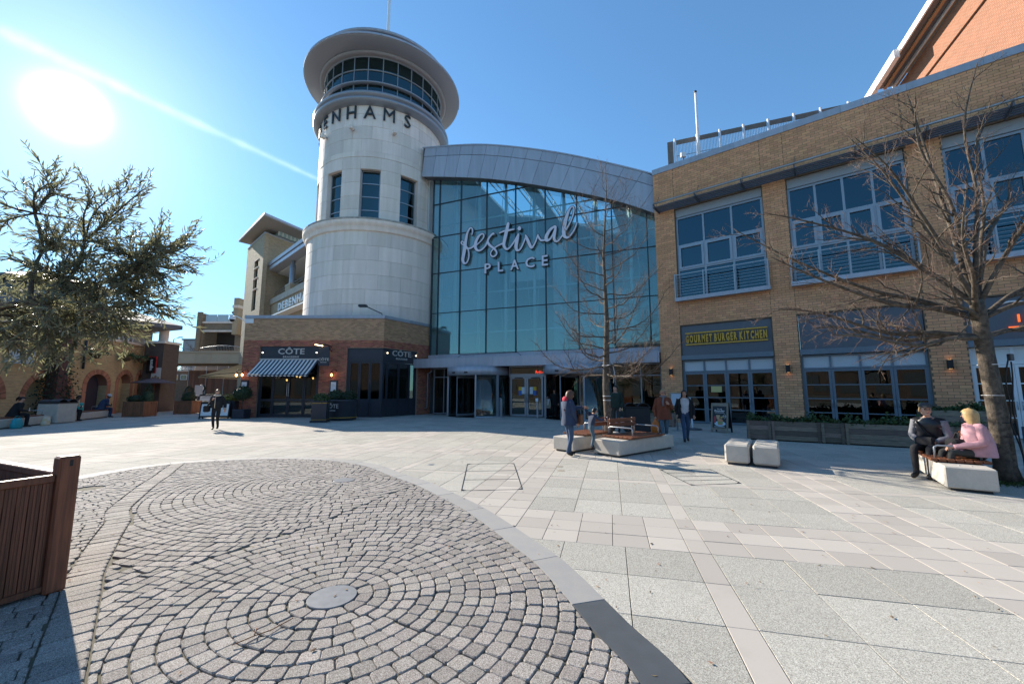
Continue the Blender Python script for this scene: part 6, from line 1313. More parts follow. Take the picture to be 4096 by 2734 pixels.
# bags and a delivery box
def bag(label, loc, rz, w, d, h, m, seed, handles=True):
    t = thing('bag', label, 'bag', loc, rz); r = random.Random(seed); rings = []
    for k in range(7):
        f = k/6; z = h*f; ww = w*(0.9+0.16*math.sin(f*3.1))*(1-0.25*f*f); dd = d*(0.95+0.2*math.sin(f*3.1))*(1-0.55*f*f)
        rings.append([(ww*0.5*math.copysign(abs(math.cos(a))**0.6, math.cos(a))+r.gauss(0, 0.006), dd*0.5*math.copysign(abs(math.sin(a))**0.6, math.sin(a))+r.gauss(0, 0.006), z+r.gauss(0, 0.004)) for a in [2*math.pi*j/14 for j in range(14)]])
    q = MB(); q.loft(rings, 0, True, True, True); q.build('body', m, t)
    if handles: q = MB(); q.tube([(w*0.15*math.cos(a)*2, 0, h-0.03+0.14*math.sin(a)) for a in [math.pi*k/8 for k in range(9)]], 0.008, 5); q.build('handle', m, t)
    return t
bag('turquoise carrier bag standing before the left stone bench', (-20.75, 17.15, 0), R(100), 0.42, 0.2, 0.42, mat('bag_teal', (0.02, 0.33, 0.38), 0.45), 1); bag('white carrier bag with yellow print by the seated woman', (-21.15, 18.55, 0), R(100), 0.36, 0.2, 0.38, mat('bag_white', (0.6, 0.56, 0.48), 0.5, noise=[(7, 0.6)], col2=(0.6, 0.4, 0.06)), 2)
t = thing('delivery_box', 'square turquoise delivery box standing on the left bench', 'delivery box', (-23.15, 21.75, 0.46), math.atan2(LB.y, LB.x)); q = MB(); q.bbox(0, 0, 0, 0.48, 0.42, 0.46, 0.025); q.build('box', mat('box_teal', (0.02, 0.36, 0.36), 0.5), t); q = MB(); q.box(0.1, -0.004, 0.24, 0.38, 0.0, 0.3); q.build('logo_strip', m_white, t); q = MB(); q.box(-0.02, 0.02, 0, -0.0, 0.4, 0.46); q.build('strap_side', m_black, t)
# ---------------------------------------------------------------- trees
def wob(rng, a, b, n, amp, sag=0.0):
    a, b = Vector(a), Vector(b); L_ = (b-a).length; pts = []; off = Vector((0, 0, 0))
    for k in range(n+1):
        t = k/n; off += Vector((rng.gauss(0, 1), rng.gauss(0, 1), rng.gauss(0, 0.7)))*amp*L_/n
        pts.append(a.lerp(b, t) + off*(1 if k else 0) + Vector((0, 0, sag*math.sin(math.pi*t)*L_)))
    return pts
def at(pts, t):
    x = t*(len(pts)-1); i = min(int(x), len(pts)-2); return pts[i].lerp(pts[i+1], x-i), (pts[i+1]-pts[i]).normalized()
def spread(rng, d, ang, up):
    a = d.cross(Vector((rng.gauss(0, 1), rng.gauss(0, 1), rng.gauss(0, 1)))).normalized()
    v = (d*math.cos(ang) + a*math.sin(ang)); v.z += up; return v.normalized()
def twigs_on(b, rng, pts, r0, n, l0, lev, up=0.15, t0=0.15, sides=4):
    for k in range(n):
        t = t0 + (1-t0)*(k+rng.random())/n; p, d = at(pts, min(t, 0.999)); l = l0*(1-0.55*t)*rng.uniform(0.6, 1.25); v = spread(rng, d, R(rng.uniform(28, 62)), up)
        q = wob(rng, p, p+v*l, 4, 0.16, 0.03); r = max(r0*(1-0.6*t), 0.0028)
        b.tube(q, [r, r*0.85, r*0.7, r*0.5, max(r*0.25, 0.0016)], sides if r > 0.006 else 3, 0, False)
        if lev > 0: twigs_on(b, rng, q, r*0.55, max(3, int(5*l/0.5*0.8)), l*0.5, lev-1, up*0.7, 0.2, 3)
tr1 = thing('bare_tree', 'slender bare young tree with white ties between the two benches', 'tree', (2.78, 11.75, 0)); rng = random.Random(21)
tp = [Vector(p) for p in ((0, 0, 0), (-0.02, 0, 0.8), (-0.05, 0.02, 1.7), (-0.02, 0.0, 2.6), (0.03, 0.02, 3.6), (0.0, 0.0, 4.6), (-0.02, 0, 5.6), (0.05, 0.02, 6.6), (0.12, 0, 7.6), (0.12, 0, 8.5))]
q = MB(); q.tube(tp, [0.14, 0.112, 0.1, 0.09, 0.072, 0.052, 0.04, 0.028, 0.016, 0.006], 12); q.build('trunk', m_bark, tr1); tw = MB()
for k in range(42):
    z = 2.2 + 5.6*(k/42)**1.2; p, d = at(tp, min(z/8.5*0.98, 0.99)); a = k*2.4 + rng.uniform(-0.4, 0.4); f = (z-2.2)/6; L_ = (2.25-1.7*f)*rng.uniform(0.65, 1.15); rise = (0.12+1.0*f)*L_ + rng.uniform(-0.1, 0.35)
    rise = L_*rng.uniform(0.25, 0.75) + 0.5*f*L_; e = p + Vector((math.cos(a)*L_, math.sin(a)*L_, rise)); mid = p.lerp(e, 0.5) + Vector((math.cos(a)*0.12, math.sin(a)*0.12, -0.2*L_)) + Vector((rng.gauss(0, .07), rng.gauss(0, .07), 0))
    pts = [v + Vector((rng.gauss(0, .02), rng.gauss(0, .02), rng.gauss(0, .02)))*(1 if i_ else 0) for i_, v in enumerate(Vector(c_) for c_ in catmull([tuple(p), tuple(mid), tuple(e)], 4))]; r = 0.03*(1-f*0.72); n_ = len(pts)
    b = MB(); b.tube(pts, [r*(1-0.88*i/(n_-1)) for i in range(n_)], 6); b.build('branch', m_bark, tr1); twigs_on(tw, rng, pts, r*0.36, int(15+9*L_), 0.66, 1, 0.32)
twigs_on(tw, rng, tp[7:], 0.01, 10, 0.5, 1, 0.4)
tw.build('twigs', m_twig, tr1, kind='stuff')
for z in (1.3, 1.42, 0.8, 2.3): q = MB(); q.lathe([(0.118 if z < 1 else 0.11, z), (0.122 if z < 1 else 0.114, z+0.007), (0.118 if z < 1 else 0.11, z+0.014)], 12, (-0.035, 0.01, 0)); q.build('tie', m_white, tr1)
q = MB(); q.tube([(-0.04, -0.13, 2.3), (0.12, -0.15, 2.36), (0.17, -0.13, 2.1), (0.13, -0.15, 1.8)], 0.009, 5); q.build('cable', m_white, tr1)
tr2 = thing('bare_tree', 'big spreading bare tree with twin fluted trunk and cables by the seated couple', 'tree', (8.72, 7.3, 0)); rng = random.Random(33)
for dx, dy, tw_ in ((-0.075, 0.0, 0.0), (0.075, 0.05, 2.0)):
    q = MB(); q.tube([(dx*1.2, dy, -0.03), (dx, dy, 0.25), (dx*0.95+0.02*math.sin(tw_), dy, 1.0), (dx*0.9-0.03, dy, 1.7), (dx*0.6-0.08, dy, 2.4), (dx*0.3-0.1, dy, 2.95), (-0.1, 0.02, 3.25)], [0.17, 0.12, 0.105, 0.1, 0.105, 0.11, 0.095], 14); q.build('trunk', m_bark, tr2)
q = MB(); q.tube([(0.0, 0.03, 0.0), (0.0, 0.02, 1.2), (-0.06, 0.0, 2.6)], [0.11, 0.085, 0.085], 10); q.build('trunk_core', m_bark, tr2); tw = MB()
tips = [(-4.3, 0.3, 4.7), (-4.2, -0.5, 3.9), (-3.4, 0.6, 3.2), (-3.2, -0.4, 2.55), (-3.3, 1.0, 5.4), (-2.7, -0.7, 6.0), (-2.0, 0.2, 6.6), (-1.2, -0.4, 7.1), (-0.5, 0.4, 7.7), (0.3, -0.2, 7.9), (1.1, 0.3, 7.3), (-1.4, 1.4, 5.2), (-1.6, -1.3, 4.6), (1.7, 0.7, 6.0), (2.4, 0.0, 4.8), (1.9, -0.6, 3.9), (-2.3, 1.2, 2.9), (-2.0, -1.0, 3.5), (0.6, -1.2, 5.6), (2.6, 0.4, 3.3)]
for i, tpz in enumerate(tips):
    z0 = 2.55 if tpz[2] < 3.4 else (2.9 if tpz[2] < 5 else 3.15); p = Vector((-0.1+rng.uniform(-0.05, 0.05), 0.02, z0)); e = Vector(tpz); hor = math.hypot(e.x, e.y)
    sag = 0.1 if tpz[2] < 4.2 else -0.06
    mid = p.lerp(e, 0.45) + Vector((0, 0, (0.12 if tpz[2] > 5 else -0.05)*hor)); pts = [Vector(v) for v in catmull([tuple(p), tuple(p.lerp(mid, 0.5)+Vector((0, 0, 0.05))), tuple(mid), tuple(mid.lerp(e, 0.55)+Vector((rng.uniform(-.15, .15), rng.uniform(-.15, .15), rng.uniform(-.1, .15)))), tuple(e)], 4)]
    r = rng.uniform(0.038, 0.056); n_ = len(pts); b = MB(); b.tube(pts, [r*(1-0.9*j/(n_-1)) + 0.003 for j in range(n_)], 8); b.build('limb', m_bark, tr2)
    for k in range(8):
        t = 0.2+0.78*(k+rng.random())/8; s, d = at(pts, min(t, 0.99)); v = spread(rng, d, R(rng.uniform(25, 60)), 0.18); l = rng.uniform(0.7, 1.35)*(1.25-0.75*t); sp = wob(rng, s, s+v*l, 6, 0.15, 0.03); r2 = max(r*(1-0.8*t)*0.6, 0.008)
        b = MB(); b.tube(sp, [r2*(1-0.13*j) for j in range(7)], 5); b.build('branch', m_bark, tr2); twigs_on(tw, rng, sp, r2*0.4, int(4+5*l), 0.42, 1, 0.2)
    twigs_on(tw, rng, pts[n_//2:], 0.01, 8, 0.6, 1, 0.2)
tw.build('twigs', mat('twig_red', (0.17, 0.095, 0.065), 0.75, noise=[(5, 0.6)], col2=(0.26, 0.21, 0.16)), tr2, kind='stuff')
for z, w in ((2.05, 0.006), (1.5, 0.005)): q = MB(); q.lathe([(0.138, z), (0.145, z+w), (0.138, z+2*w)], 18, (-0.055, 0.02, 0)); q.build('tie', m_white, tr2)
for z in (1.02, 0.78): q = MB(); q.lathe([(0.148, z), (0.153, z+0.008), (0.148, z+0.016)], 18, (-0.012, 0.022, 0)); q.build('dark_tie', m_black, tr2)
for k, P in enumerate((((0.12, -0.16, 2.2), (0.02, -0.15, 1.8), (0.06, -0.13, 1.3), (0.03, -0.13, 1.0), (0.14, -0.12, 0.6), (0.18, -0.11, 0.35), (0.08, -0.17, 0.05)), ((0.17, -0.14, 2.1), (0.18, -0.12, 1.8), (0.1, -0.13, 1.3), (0.12, -0.13, 0.9), (0.2, -0.1, 0.4), (0.15, -0.17, 0.02)))): q = MB(); q.tube(catmull(P, 5), 0.012, 5); q.build('cable', m_black, tr2)
q = MB(); q.bbox(0.13, -0.17, 2.12, 0.21, -0.11, 2.24, 0.01); q.build('junction_box', m_navy, tr2)
ms = MB(); r_ = random.Random(4); scatter_leaves(ms, [(8.72+r_.gauss(0, .28), 7.15+r_.gauss(0, .2), 0.02) for _ in range(900)], r_, 0.045); ms.build('moss_and_weeds', mat('moss', (0.07, 0.1, 0.03), 0.9, var=0.4), kind='stuff')
# olive tree in the foreground planter
ol = thing('olive_tree', 'backlit olive tree with narrow grey green leaves growing from the foreground planter', 'tree', (-4.85, 3.25, 0.6)); rng = random.Random(7); O = Vector((-4.85, 3.25, 0.6))
q = MB(); tr = [(0, 0, 0), (0.03, 0.02, 0.5), (-0.04, 0, 0.95), (-0.02, 0.05, 1.3)]; q.tube(catmull(tr, 4), [0.09-0.0025*k for k in range(13)], 10); q.build('trunk', m_bark, ol)
def olp(u, v, Y):
    v = v - max(0, v-690)*0.3
    return Vector(((u*1.74372-2048)/1621*Y, Y, 1.6 + (894-v)*1.74372/1621*Y)) - O
tip = [(405,545,3.9),(398,600,4.1),(352,625,3.8),(290,400,3.9),(275,450,4.2),(235,400,3.7),(212,392,3.8),(195,470,3.6),(160,420,3.5),(95,430,3.6),(60,385,3.4),(12,335,3.5),(20,450,3.8),(325,545,4.0),(300,590,3.6),(305,640,3.9),(340,700,3.9),(362,728,4.0),(300,700,3.6),(262,760,3.7),(240,800,3.9),(205,812,3.5),(160,832,3.6),(120,845,3.8),(75,830,3.5),(30,815,3.6),(10,780,3.8),(60,700,3.2),(110,640,3.4),(150,580,3.6),(90,560,3.9),(40,600,3.3),(190,650,3.4),(230,600,3.8),(215,710,3.3),(150,740,3.6),(90,770,4.1),(-40,500,3.6),(-60,700,3.6),(-90,400,3.6),(130,500,4.1),(260,660,4.2),(180,780,4.2),(50,500,3.4),(5,660,4.0),(255,530,4.0),(-20,810,3.7),(340,560,3.7),(120,600,3.5),(70,640,3.7),(200,680,3.5),(250,640,3.6),(20,720,3.5),(110,720,3.9),(60,540,3.6),(300,660,3.9),(210,560,3.7),(140,690,4.1),(375,560,4.0),(330,610,4.1)]
lv = MB(); tw = MB(); roots = [Vector((-0.02, 0.05, 1.25)), Vector((0.1, 0.05, 1.05)), Vector((0.0, 0.1, 1.5)), Vector((0.25, 0.1, 1.35))]
def leafy(pts, n, ln):
    for k in range(n):
        t = (k+rng.random())/n; p, d = at(pts, min(t, 0.999)); v = spread(rng, d, R(rng.uniform(14, 48)), -0.04); a = v.cross(Vector((rng.gauss(0, 1), rng.gauss(0, 1), rng.gauss(0, 1)))).normalized(); l = ln*rng.uniform(0.7, 1.25); w = l*0.085
        nn = v.cross(a)*l*0.05
        b = len(lv.v); lv.v += [tuple(p), tuple(p+v*l*0.3+a*w+nn), tuple(p+v*l*0.7+a*w*0.9+nn), tuple(p+v*l), tuple(p+v*l*0.7-a*w*0.9+nn), tuple(p+v*l*0.3-a*w+nn)]; lv.face((b, b+1, b+2, b+3, b+4, b+5))
hubs = [olp(*h_) for h_ in ((-60,740,3.4),(40,690,3.4),(120,640,3.6),(170,730,3.7),(50,570,3.6),(215,640,3.8),(70,760,3.8),(20,470,3.6),(150,540,3.8),(270,600,3.9))]; par = [None, 0, 1, 1, 1, 2, 0, 4, 2, 5]
for i, h_ in enumerate(hubs):
    s0 = hubs[par[i]] if par[i] is not None else Vector((-0.02, 0.05, 1.25)); m_ = s0.lerp(h_, 0.5) + Vector((rng.gauss(0, .05), rng.gauss(0, .05), rng.gauss(0.03, .05))); b = MB(); r0 = 0.034 if i < 2 else 0.02; pts = catmull([tuple(s0), tuple(m_), tuple(h_)], 5); b.tube(pts, [r0*(1-0.45*k/(len(pts)-1)) for k in range(len(pts))], 6); b.build('limb', m_bark, ol)
for i, (u, v, Y) in enumerate(tip):
    e = olp(u, v, Y); s0 = min(hubs, key=lambda r_: (r_-e).length); ctr = s0.lerp(e, 0.5) + Vector((rng.gauss(0, .05), rng.gauss(0, .06), rng.gauss(0.04, .05)))
    pts = [Vector(x) for x in catmull([tuple(s0), tuple(ctr), tuple(e)], 5)]; b = MB(); r0 = 0.011
    b.tube(pts, [r0*(1-0.8*k/(len(pts)-1)) for k in range(len(pts))], 5); b.build('branch', m_bark, ol)
    nt_ = 7 if v < 520 else (17 if v < 700 else 20)
    leafy(pts[2:], 30, 0.072)
    for k in range(nt_):
        t = 0.1+0.9*(k+rng.random())/nt_; p, d = at(pts, min(t, 0.99)); w = spread(rng, d, R(rng.uniform(15, 65)), 0.05); L_ = rng.uniform(0.15, 0.36); sp = wob(rng, p, p+w*L_, 4, 0.15, -0.02)
        tw.tube(sp, [0.0035, 0.003, 0.0026, 0.002, 0.0012], 3, 0, False); leafy(sp, int(14*L_/0.25), 0.07)
tw.build('twigs', m_twig, ol, kind='stuff')
m_olive = bpy.data.materials.new('olive_leaf'); m_olive.use_nodes = True
def olive_nodes():
    nt = m_olive.node_tree; nt.nodes.clear(); n = nt.nodes.new; L = nt.links.new; out = n('ShaderNodeOutputMaterial'); p = n('ShaderNodeBsdfPrincipled'); t = n('ShaderNodeBsdfTranslucent'); g = n('ShaderNodeNewGeometry'); mx = n('ShaderNodeMix'); mx.data_type = 'RGBA'
    L(g.outputs['Random Per Island'], mx.inputs['Factor']); mx.inputs['A'].default_value = (0.1, 0.105, 0.07, 1); mx.inputs['B'].default_value = (0.2, 0.2, 0.13, 1); L(mx.outputs['Result'], p.inputs['Base Color']); p.inputs['Roughness'].default_value = 0.38
    t.inputs['Color'].default_value = (0.28, 0.28, 0.15, 1); ms = n('ShaderNodeMixShader'); ms.inputs[0].default_value = 0.36; L(p.outputs[0], ms.inputs[1]); L(t.outputs[0], ms.inputs[2]); L(ms.outputs[0], out.inputs[0])
olive_nodes(); lv.build('leaves', m_olive, ol, kind='stuff')
# bare trees far behind the bridge and across the square
def far_tree(label, loc, h, seed, grp):
    t = thing('far_tree', label, 'tree', (*loc, 0), group=grp); r = random.Random(seed); tp = wob(r, (0, 0, 0), (0, 0, h*0.9), 6, 0.04); q = MB(); q.tube(tp, [h*0.018*(1-0.14*k) for k in range(7)], 6); q.build('trunk', m_bark, t); b = MB()
    for k in range(26): p, d = at(tp, 0.28+0.7*k/26); a = k*2.4; L_ = h*0.34*(1-0.55*k/26); pts = wob(r, p, p+Vector((math.cos(a)*L_, math.sin(a)*L_, L_*0.8)), 4, 0.15); b.tube(pts, [h*0.006*(1-0.2*j)+0.008 for j in range(5)], 4, 0, False); twigs_on(b, r, pts, 0.02, 9, h*0.14, 1)
    b.build('crown', m_twig, t); return t
for k, (x, y, h, lb) in enumerate(((-84, 98, 12.5, 'leftmost bare tree on the skyline above the footbridge'), (-80, 100, 13.5, 'taller bare tree on the skyline above the footbridge'), (-76, 97, 12.0, 'bare tree beside the distant grey block'))): far_tree(lb, (x, y), h, 70+k, 'bare trees on the skyline')
for k, (x, y, h, lb) in enumerate(((-8, -26, 11, 'bare tree across the square reflected in the glass hall'), (6, -29, 12, 'second bare tree across the square seen in reflections'), (22, -25, 10.5, 'third bare tree across the square seen in reflections'))): far_tree(lb, (x, y), h, 80+k, 'bare trees across the square')
# ---------------------------------------------------------------- people
m_skin = mat('skin', (0.55, 0.32, 0.23), 0.55, noise=[(18, 0.2)]); m_skin2 = mat('skin_dark', (0.12, 0.065, 0.045), 0.55); m_lip = mat('lip', (0.4, 0.14, 0.12), 0.5); m_eye = mat('eye_dark', (0.03, 0.022, 0.02), 0.3)
def cloth(name, c, rough=0.85, s=9): return mat('cloth_'+name, c, rough, noise=[(s, 0.45)], col2=tuple(v*0.6 for v in c), bump=(26, 0.35, 0.02))
c_navy = cloth('navy', (0.03, 0.05, 0.1)); c_jean = cloth('denim', (0.045, 0.085, 0.16)); c_jean2 = cloth('pale_denim', (0.09, 0.15, 0.2)); c_black = cloth('black', (0.014, 0.014, 0.017)); c_rust = cloth('rust', (0.2, 0.06, 0.03)); c_pink = cloth('pink', (0.55, 0.3, 0.33)); c_grey = cloth('grey_marl', (0.2, 0.2, 0.22)); c_white = cloth('white', (0.68, 0.68, 0.7)); c_khaki = cloth('dark_olive', (0.05, 0.05, 0.045)); c_cream = cloth('cream', (0.55, 0.47, 0.36)); c_shoe = mat('shoe_black', (0.015, 0.014, 0.014), 0.4); c_dgreen = cloth('deep_green', (0.02, 0.04, 0.03)); c_fleece = cloth('fleece', (0.6, 0.5, 0.38)); c_red = cloth('red', (0.55, 0.03, 0.06)); c_teal = cloth('teal', (0.03, 0.35, 0.35)); c_brown = mat('bag_leather', (0.14, 0.06, 0.03), 0.5, noise=[(8, 0.4)])
h_brown = mat('hair_brown', (0.09, 0.04, 0.022), 0.5, var=0.2); h_dark = mat('hair_dark', (0.018, 0.012, 0.01), 0.45); h_blond = mat('hair_blond', (0.5, 0.33, 0.14), 0.5, noise=[(30, 0.5)], col2=(0.33, 0.2, 0.08)); h_grey = mat('hair_sandy', (0.36, 0.25, 0.14), 0.55)
def standing(H):
    J = dict(pel=(0, 0, .53), spi=(0, .0, .62), che=(0, 0, .735), nec=(0, .0, .825), hea=(0, .008, .865))
    for s, k in ((-1, 'l'), (1, 'r')):
        J['sh'+k] = (s*.098, 0, .795); J['el'+k] = (s*.128, -.012, .625); J['wr'+k] = (s*.132, .03, .485); J['hi'+k] = (s*.052, 0, .505); J['kn'+k] = (s*.055, .012, .28); J['an'+k] = (s*.056, -.015, .045); J['to'+k] = (s*.066, .085, .018)
    return {k: Vector(v)*H for k, v in J.items()}
BONES = [('pel', 'spi', 'top'), ('spi', 'che', 'top'), ('che', 'nec', 'top'), ('nec', 'hea', 'skin')]
for k in 'lr': BONES += [('che', 'sh'+k, 'top'), ('sh'+k, 'el'+k, 'slv'), ('el'+k, 'wr'+k, 'slv'), ('pel', 'hi'+k, 'leg'), ('hi'+k, 'kn'+k, 'leg'), ('kn'+k, 'an'+k, 'leg'), ('an'+k, 'to'+k, 'shoe')]
RAD = dict(pel=.078, spi=.07, che=.08, nec=.034, hea=.03, sh=.044, el=.029, wr=.019, hi=.056, kn=.037, an=.026, to=.024)
def person(label, loc, yaw, H, pose=None, top=None, leg=None, shoe=None, slv=None, skin=None, hair=None, hair_len=0.1, head=(0, 0), thick=1.0, group=None, hands=True, hold=None):
    """one continuous skinned body; pose gives joints in metres, x right, y forward, z up, on the ground at the origin"""
    skin = skin or m_skin; J = standing(H)
    for k, v in (pose or {}).items(): J[k] = Vector(v)
    names = list(J); idx = {n: i for i, n in enumerate(names)}; me = bpy.data.meshes.new('skeleton'); me.from_pydata([tuple(J[n]) for n in names], [(idx[a], idx[b]) for a, b, _ in BONES], []); o = bpy.data.objects.new('skeleton', me); C.objects.link(o)
    sk = o.modifiers.new('skin', 'SKIN'); sk.use_smooth_shade = True
    for i, n in enumerate(names):
        r = RAD.get(n, RAD.get(n[:2], .03))*H*(thick if n[:3] in ('pel', 'spi', 'che') else 1.0); v = me.skin_vertices[0].data[i]; v.radius = (r*(1.12 if n[:3] in ('pel', 'spi', 'che') else 1), r*(0.85 if n[:3] in ('pel', 'spi', 'che') else 1)); v.use_root = (n == 'pel')
    sb = o.modifiers.new('sub', 'SUBSURF'); sb.levels = 2; sb.render_levels = 2
    dg = bpy.context.evaluated_depsgraph_get(); body = bpy.data.meshes.new_from_object(o.evaluated_get(dg)); bpy.data.objects.remove(o)
    mats = dict(top=top, slv=slv or top, leg=leg, shoe=shoe or c_shoe, skin=skin); order = ['top', 'slv', 'leg', 'shoe', 'skin']
    seg = [(J[a], J[b], r) for a, b, r in BONES]
    q = MB(); q.v = [tuple(v.co) for v in body.vertices]
    for p in body.polygons:
        c = p.center; best = None
        for a, b, r in seg:
            d = b-a; t = max(0, min(1, (c-a).dot(d)/max(d.length_squared, 1e-9))); dd = (c-a-d*t).length
            if best is None or dd < best[0]: best = (dd, r)
        q.face(p.vertices, order.index(best[1]), True)
    bpy.data.meshes.remove(body)
    hs = H/1.7; hr, hp = head; HM = Matrix.Translation(J['hea'] + Vector((0, 0.012, 0.075))*hs) @ Matrix.Rotation(R(hr), 4, 'Z') @ Matrix.Rotation(R(hp), 4, 'X') @ Matrix.Scale(hs, 4)
    q.ball((0, 0, 0), (0.073, 0.092, 0.112), 14, 10, 4, HM, lambda d: 1 - 0.1*max(0, -d.z)*(1 - max(0, d.y)*0.8) + 0.05*max(0, d.y)*max(0, -d.z))
    q.ball((0, 0.02, -0.075), (0.05, 0.06, 0.045), 10, 6, 4, HM)                      # jaw
    q.loft([[HM @ Vector(v) for v in ((-0.008, 0.085, 0.012), (0.008, 0.085, 0.012), (0, 0.08, 0.02))], [HM @ Vector(v) for v in ((-0.016, 0.088, -0.028), (0.016, 0.088, -0.028), (0, 0.114, -0.022))]], 4, True, True, True)
    for s in (-1, 1): q.ball((s*0.03, 0.08, 0.008), (0.012, 0.008, 0.007), 6, 5, 6, HM); q.ball((s*0.03, 0.078, 0.024), (0.018, 0.01, 0.004), 6, 4, 7, HM); q.ball((s*0.074, -0.004, -0.01), (0.01, 0.02, 0.03), 6, 5, 4, HM)
    q.ball((0, 0.084, -0.056), (0.023, 0.008, 0.008), 8, 5, 5, HM)
    if hands:
        for k, s in (('l', -1), ('r', 1)):
            w = J['wr'+k]; d = (w - J['el'+k]).normalized(); d = (Vector(hold[k]) - w).normalized() if hold and k in hold else d
            u = d.cross(Vector((0, 1, 0.2))); u = (u if u.length > 0.05 else d.cross(Vector((1, 0, 0)))).normalized(); n = d.cross(u).normalized()
            pc = w + d*0.075*hs; q.tube([w - d*0.01, w + d*0.03*hs, pc], [0.02*hs, 0.03*hs, 0.032*hs], 8, 4)
            for f in range(4):
                b0 = pc + u*(f-1.5)*0.016*hs - d*0.01*hs; l = (0.06, 0.07, 0.066, 0.052)[f]*hs; q.tube([b0, b0 + d*l*0.5 + n*0.012*hs, b0 + d*l*0.8 + n*0.035*hs, b0 + d*l*0.75 + n*0.055*hs], [0.0095*hs, 0.009*hs, 0.008*hs, 0.006*hs], 6, 4)
            b0 = w + d*0.035*hs - u*0.026*hs; q.tube([b0, b0 - u*0.022*hs + d*0.022*hs + n*0.008*hs, b0 - u*0.018*hs + d*0.05*hs + n*0.025*hs], [0.012*hs, 0.01*hs, 0.008*hs], 6, 4)
    P = q.build('person', [top, slv or top, leg, shoe or c_shoe, skin, m_lip, m_eye, hair or h_dark], None, label, 'person', group, loc=loc, rz=yaw)
    if hair:
        hb = MB(); N = 22; rng_ = random.Random(len(label)); rows = []
        for i in range(9):
            f = i/8; ring = []
            for j in range(N):
                a = 2*math.pi*j/N; fr = math.cos(a - math.pi/2)            # 1 at the face
                lng = hair_len > 0.1; ft = 0.72 if lng else 0.55; low = (0.055 if fr > ft else (0.055 - (0.055 + hair_len)*min(1, (ft-fr)/(0.25 if lng else 0.5))))    # lowest z of the hair here
                top_z = 0.126; z = top_z + (low-top_z)*f; zz = max(-1, min(1, z/0.118)); rad = math.sqrt(max(0.0, 1-zz*zz)) if z > 0 else 1.0 - 0.12*min(1, -z/0.12)
                k = (1.22 if lng else 1.1) + rng_.uniform(-0.03, 0.05)
                ring.append(HM @ Vector((math.cos(a)*0.078*k*rad*(1+0.3*max(0, -z/0.15)), (math.sin(a)*0.098*k*rad - 0.004 + (0.0 if fr < 0.5 else -0.002)), z*(1.02))))
            rows.append(ring)
        hb.loft(rows, 0, True, False, True); hb.build('hair', hair, P)
    return P, J, HM
def garment(P, name, rings, m, n=16, power=0.8, wrin=0.011, seed=1, open_front=None):
    """cloth tube round the body: rings are (centre x, y, z, half width, half depth)"""
    q = MB(); r = random.Random(seed); rows = []
    for x, y, z, a, b in rings: rows.append([(x + a*math.copysign(abs(math.cos(t))**power, math.cos(t)) + r.gauss(0, wrin), y + b*math.copysign(abs(math.sin(t))**power, math.sin(t)) + r.gauss(0, wrin), z) for t in [2*math.pi*k/n for k in range(n)]])
    q.loft(rows, 0, False, False, True); return q.build(name, m, P)
def sub(P, name, m, fn): q = MB(); fn(q); return q.build(name, m, P)
def sleeve(P, J, k, r0, r1, m, name='sleeve'): q = MB(); a, b, c = J['sh'+k], J['el'+k], J['wr'+k]; q.tube(catmull([tuple(a + Vector((0, 0, 0.02))), tuple(a.lerp(b, 0.5)), tuple(b), tuple(b.lerp(c, 0.6)), tuple(c)], 3), [r0]*4 + [r0*0.95]*3 + [(r0+r1)/2]*3 + [r1]*3, 10); return q.build(name, m, P)
def worn(name, label, cat, loc, yaw, m, fn, group=None): t = MB(); fn(t); return t.build(name, m, None, label, cat, group, loc=loc, rz=yaw)
# woman with the red hood holding the child's hand: faces right and a little away
Y1 = R(-72); L1 = (1.40, 10.14, 0)
P, J, HM = person('woman in navy coat with red hood and jeans holding a child\'s hand', L1, Y1, 1.64, dict(elr=(.2, .05, 1.02), wrr=(.14, .17, .8), ell=(-.16, .24, 1.14), wrl=(-.1, .47, 1.16), knr=(.1, .03, .46), anr=(.1, -.09, .08), tor=(.11, .06, .03), knl=(-.07, .06, .46), anl=(-.07, .06, .08), tol=(-.08, .21, .03), hea=(0, .05, 1.41), nec=(0, .02, 1.35)), c_navy, c_jean, hair=h_brown, hair_len=0.17, head=(-8, -18), thick=1.1, hold=dict(l=(-.08, .6, 1.17)))
garment(P, 'coat', [(0, 0, 1.36, .09, .08), (0, -.01, 1.3, .2, .13), (0, .0, 1.12, .205, .15), (0, 0, .98, .19, .14), (0, 0, .8, .215, .16), (0, 0, .74, .22, .165)], c_navy, seed=3)
for k in 'lr': sleeve(P, J, k, .066, .048, c_navy)
sub(P, 'hood', c_red, lambda q: (q.ball((0, -.085, 1.37), (.115, .06, .075), 12, 8), q.tube([(-.12, .02, 1.33), (-.08, .12, 1.24), (0.04, .155, 1.1)], .02, 6)))
b_ = worn('shoulder_bag', 'brown leather satchel hanging at the hip of the woman in navy', 'bag', L1, Y1, c_brown, lambda q: (q.bbox(.02, .17, .76, .34, .26, 1.02, .03), q.tube([(.1, .2, 1.0), (0, .17, 1.15), (-.12, .08, 1.32), (-.1, -.1, 1.3), (.1, -.16, 1.1), (.25, .1, 1.0)], .012, 5)))
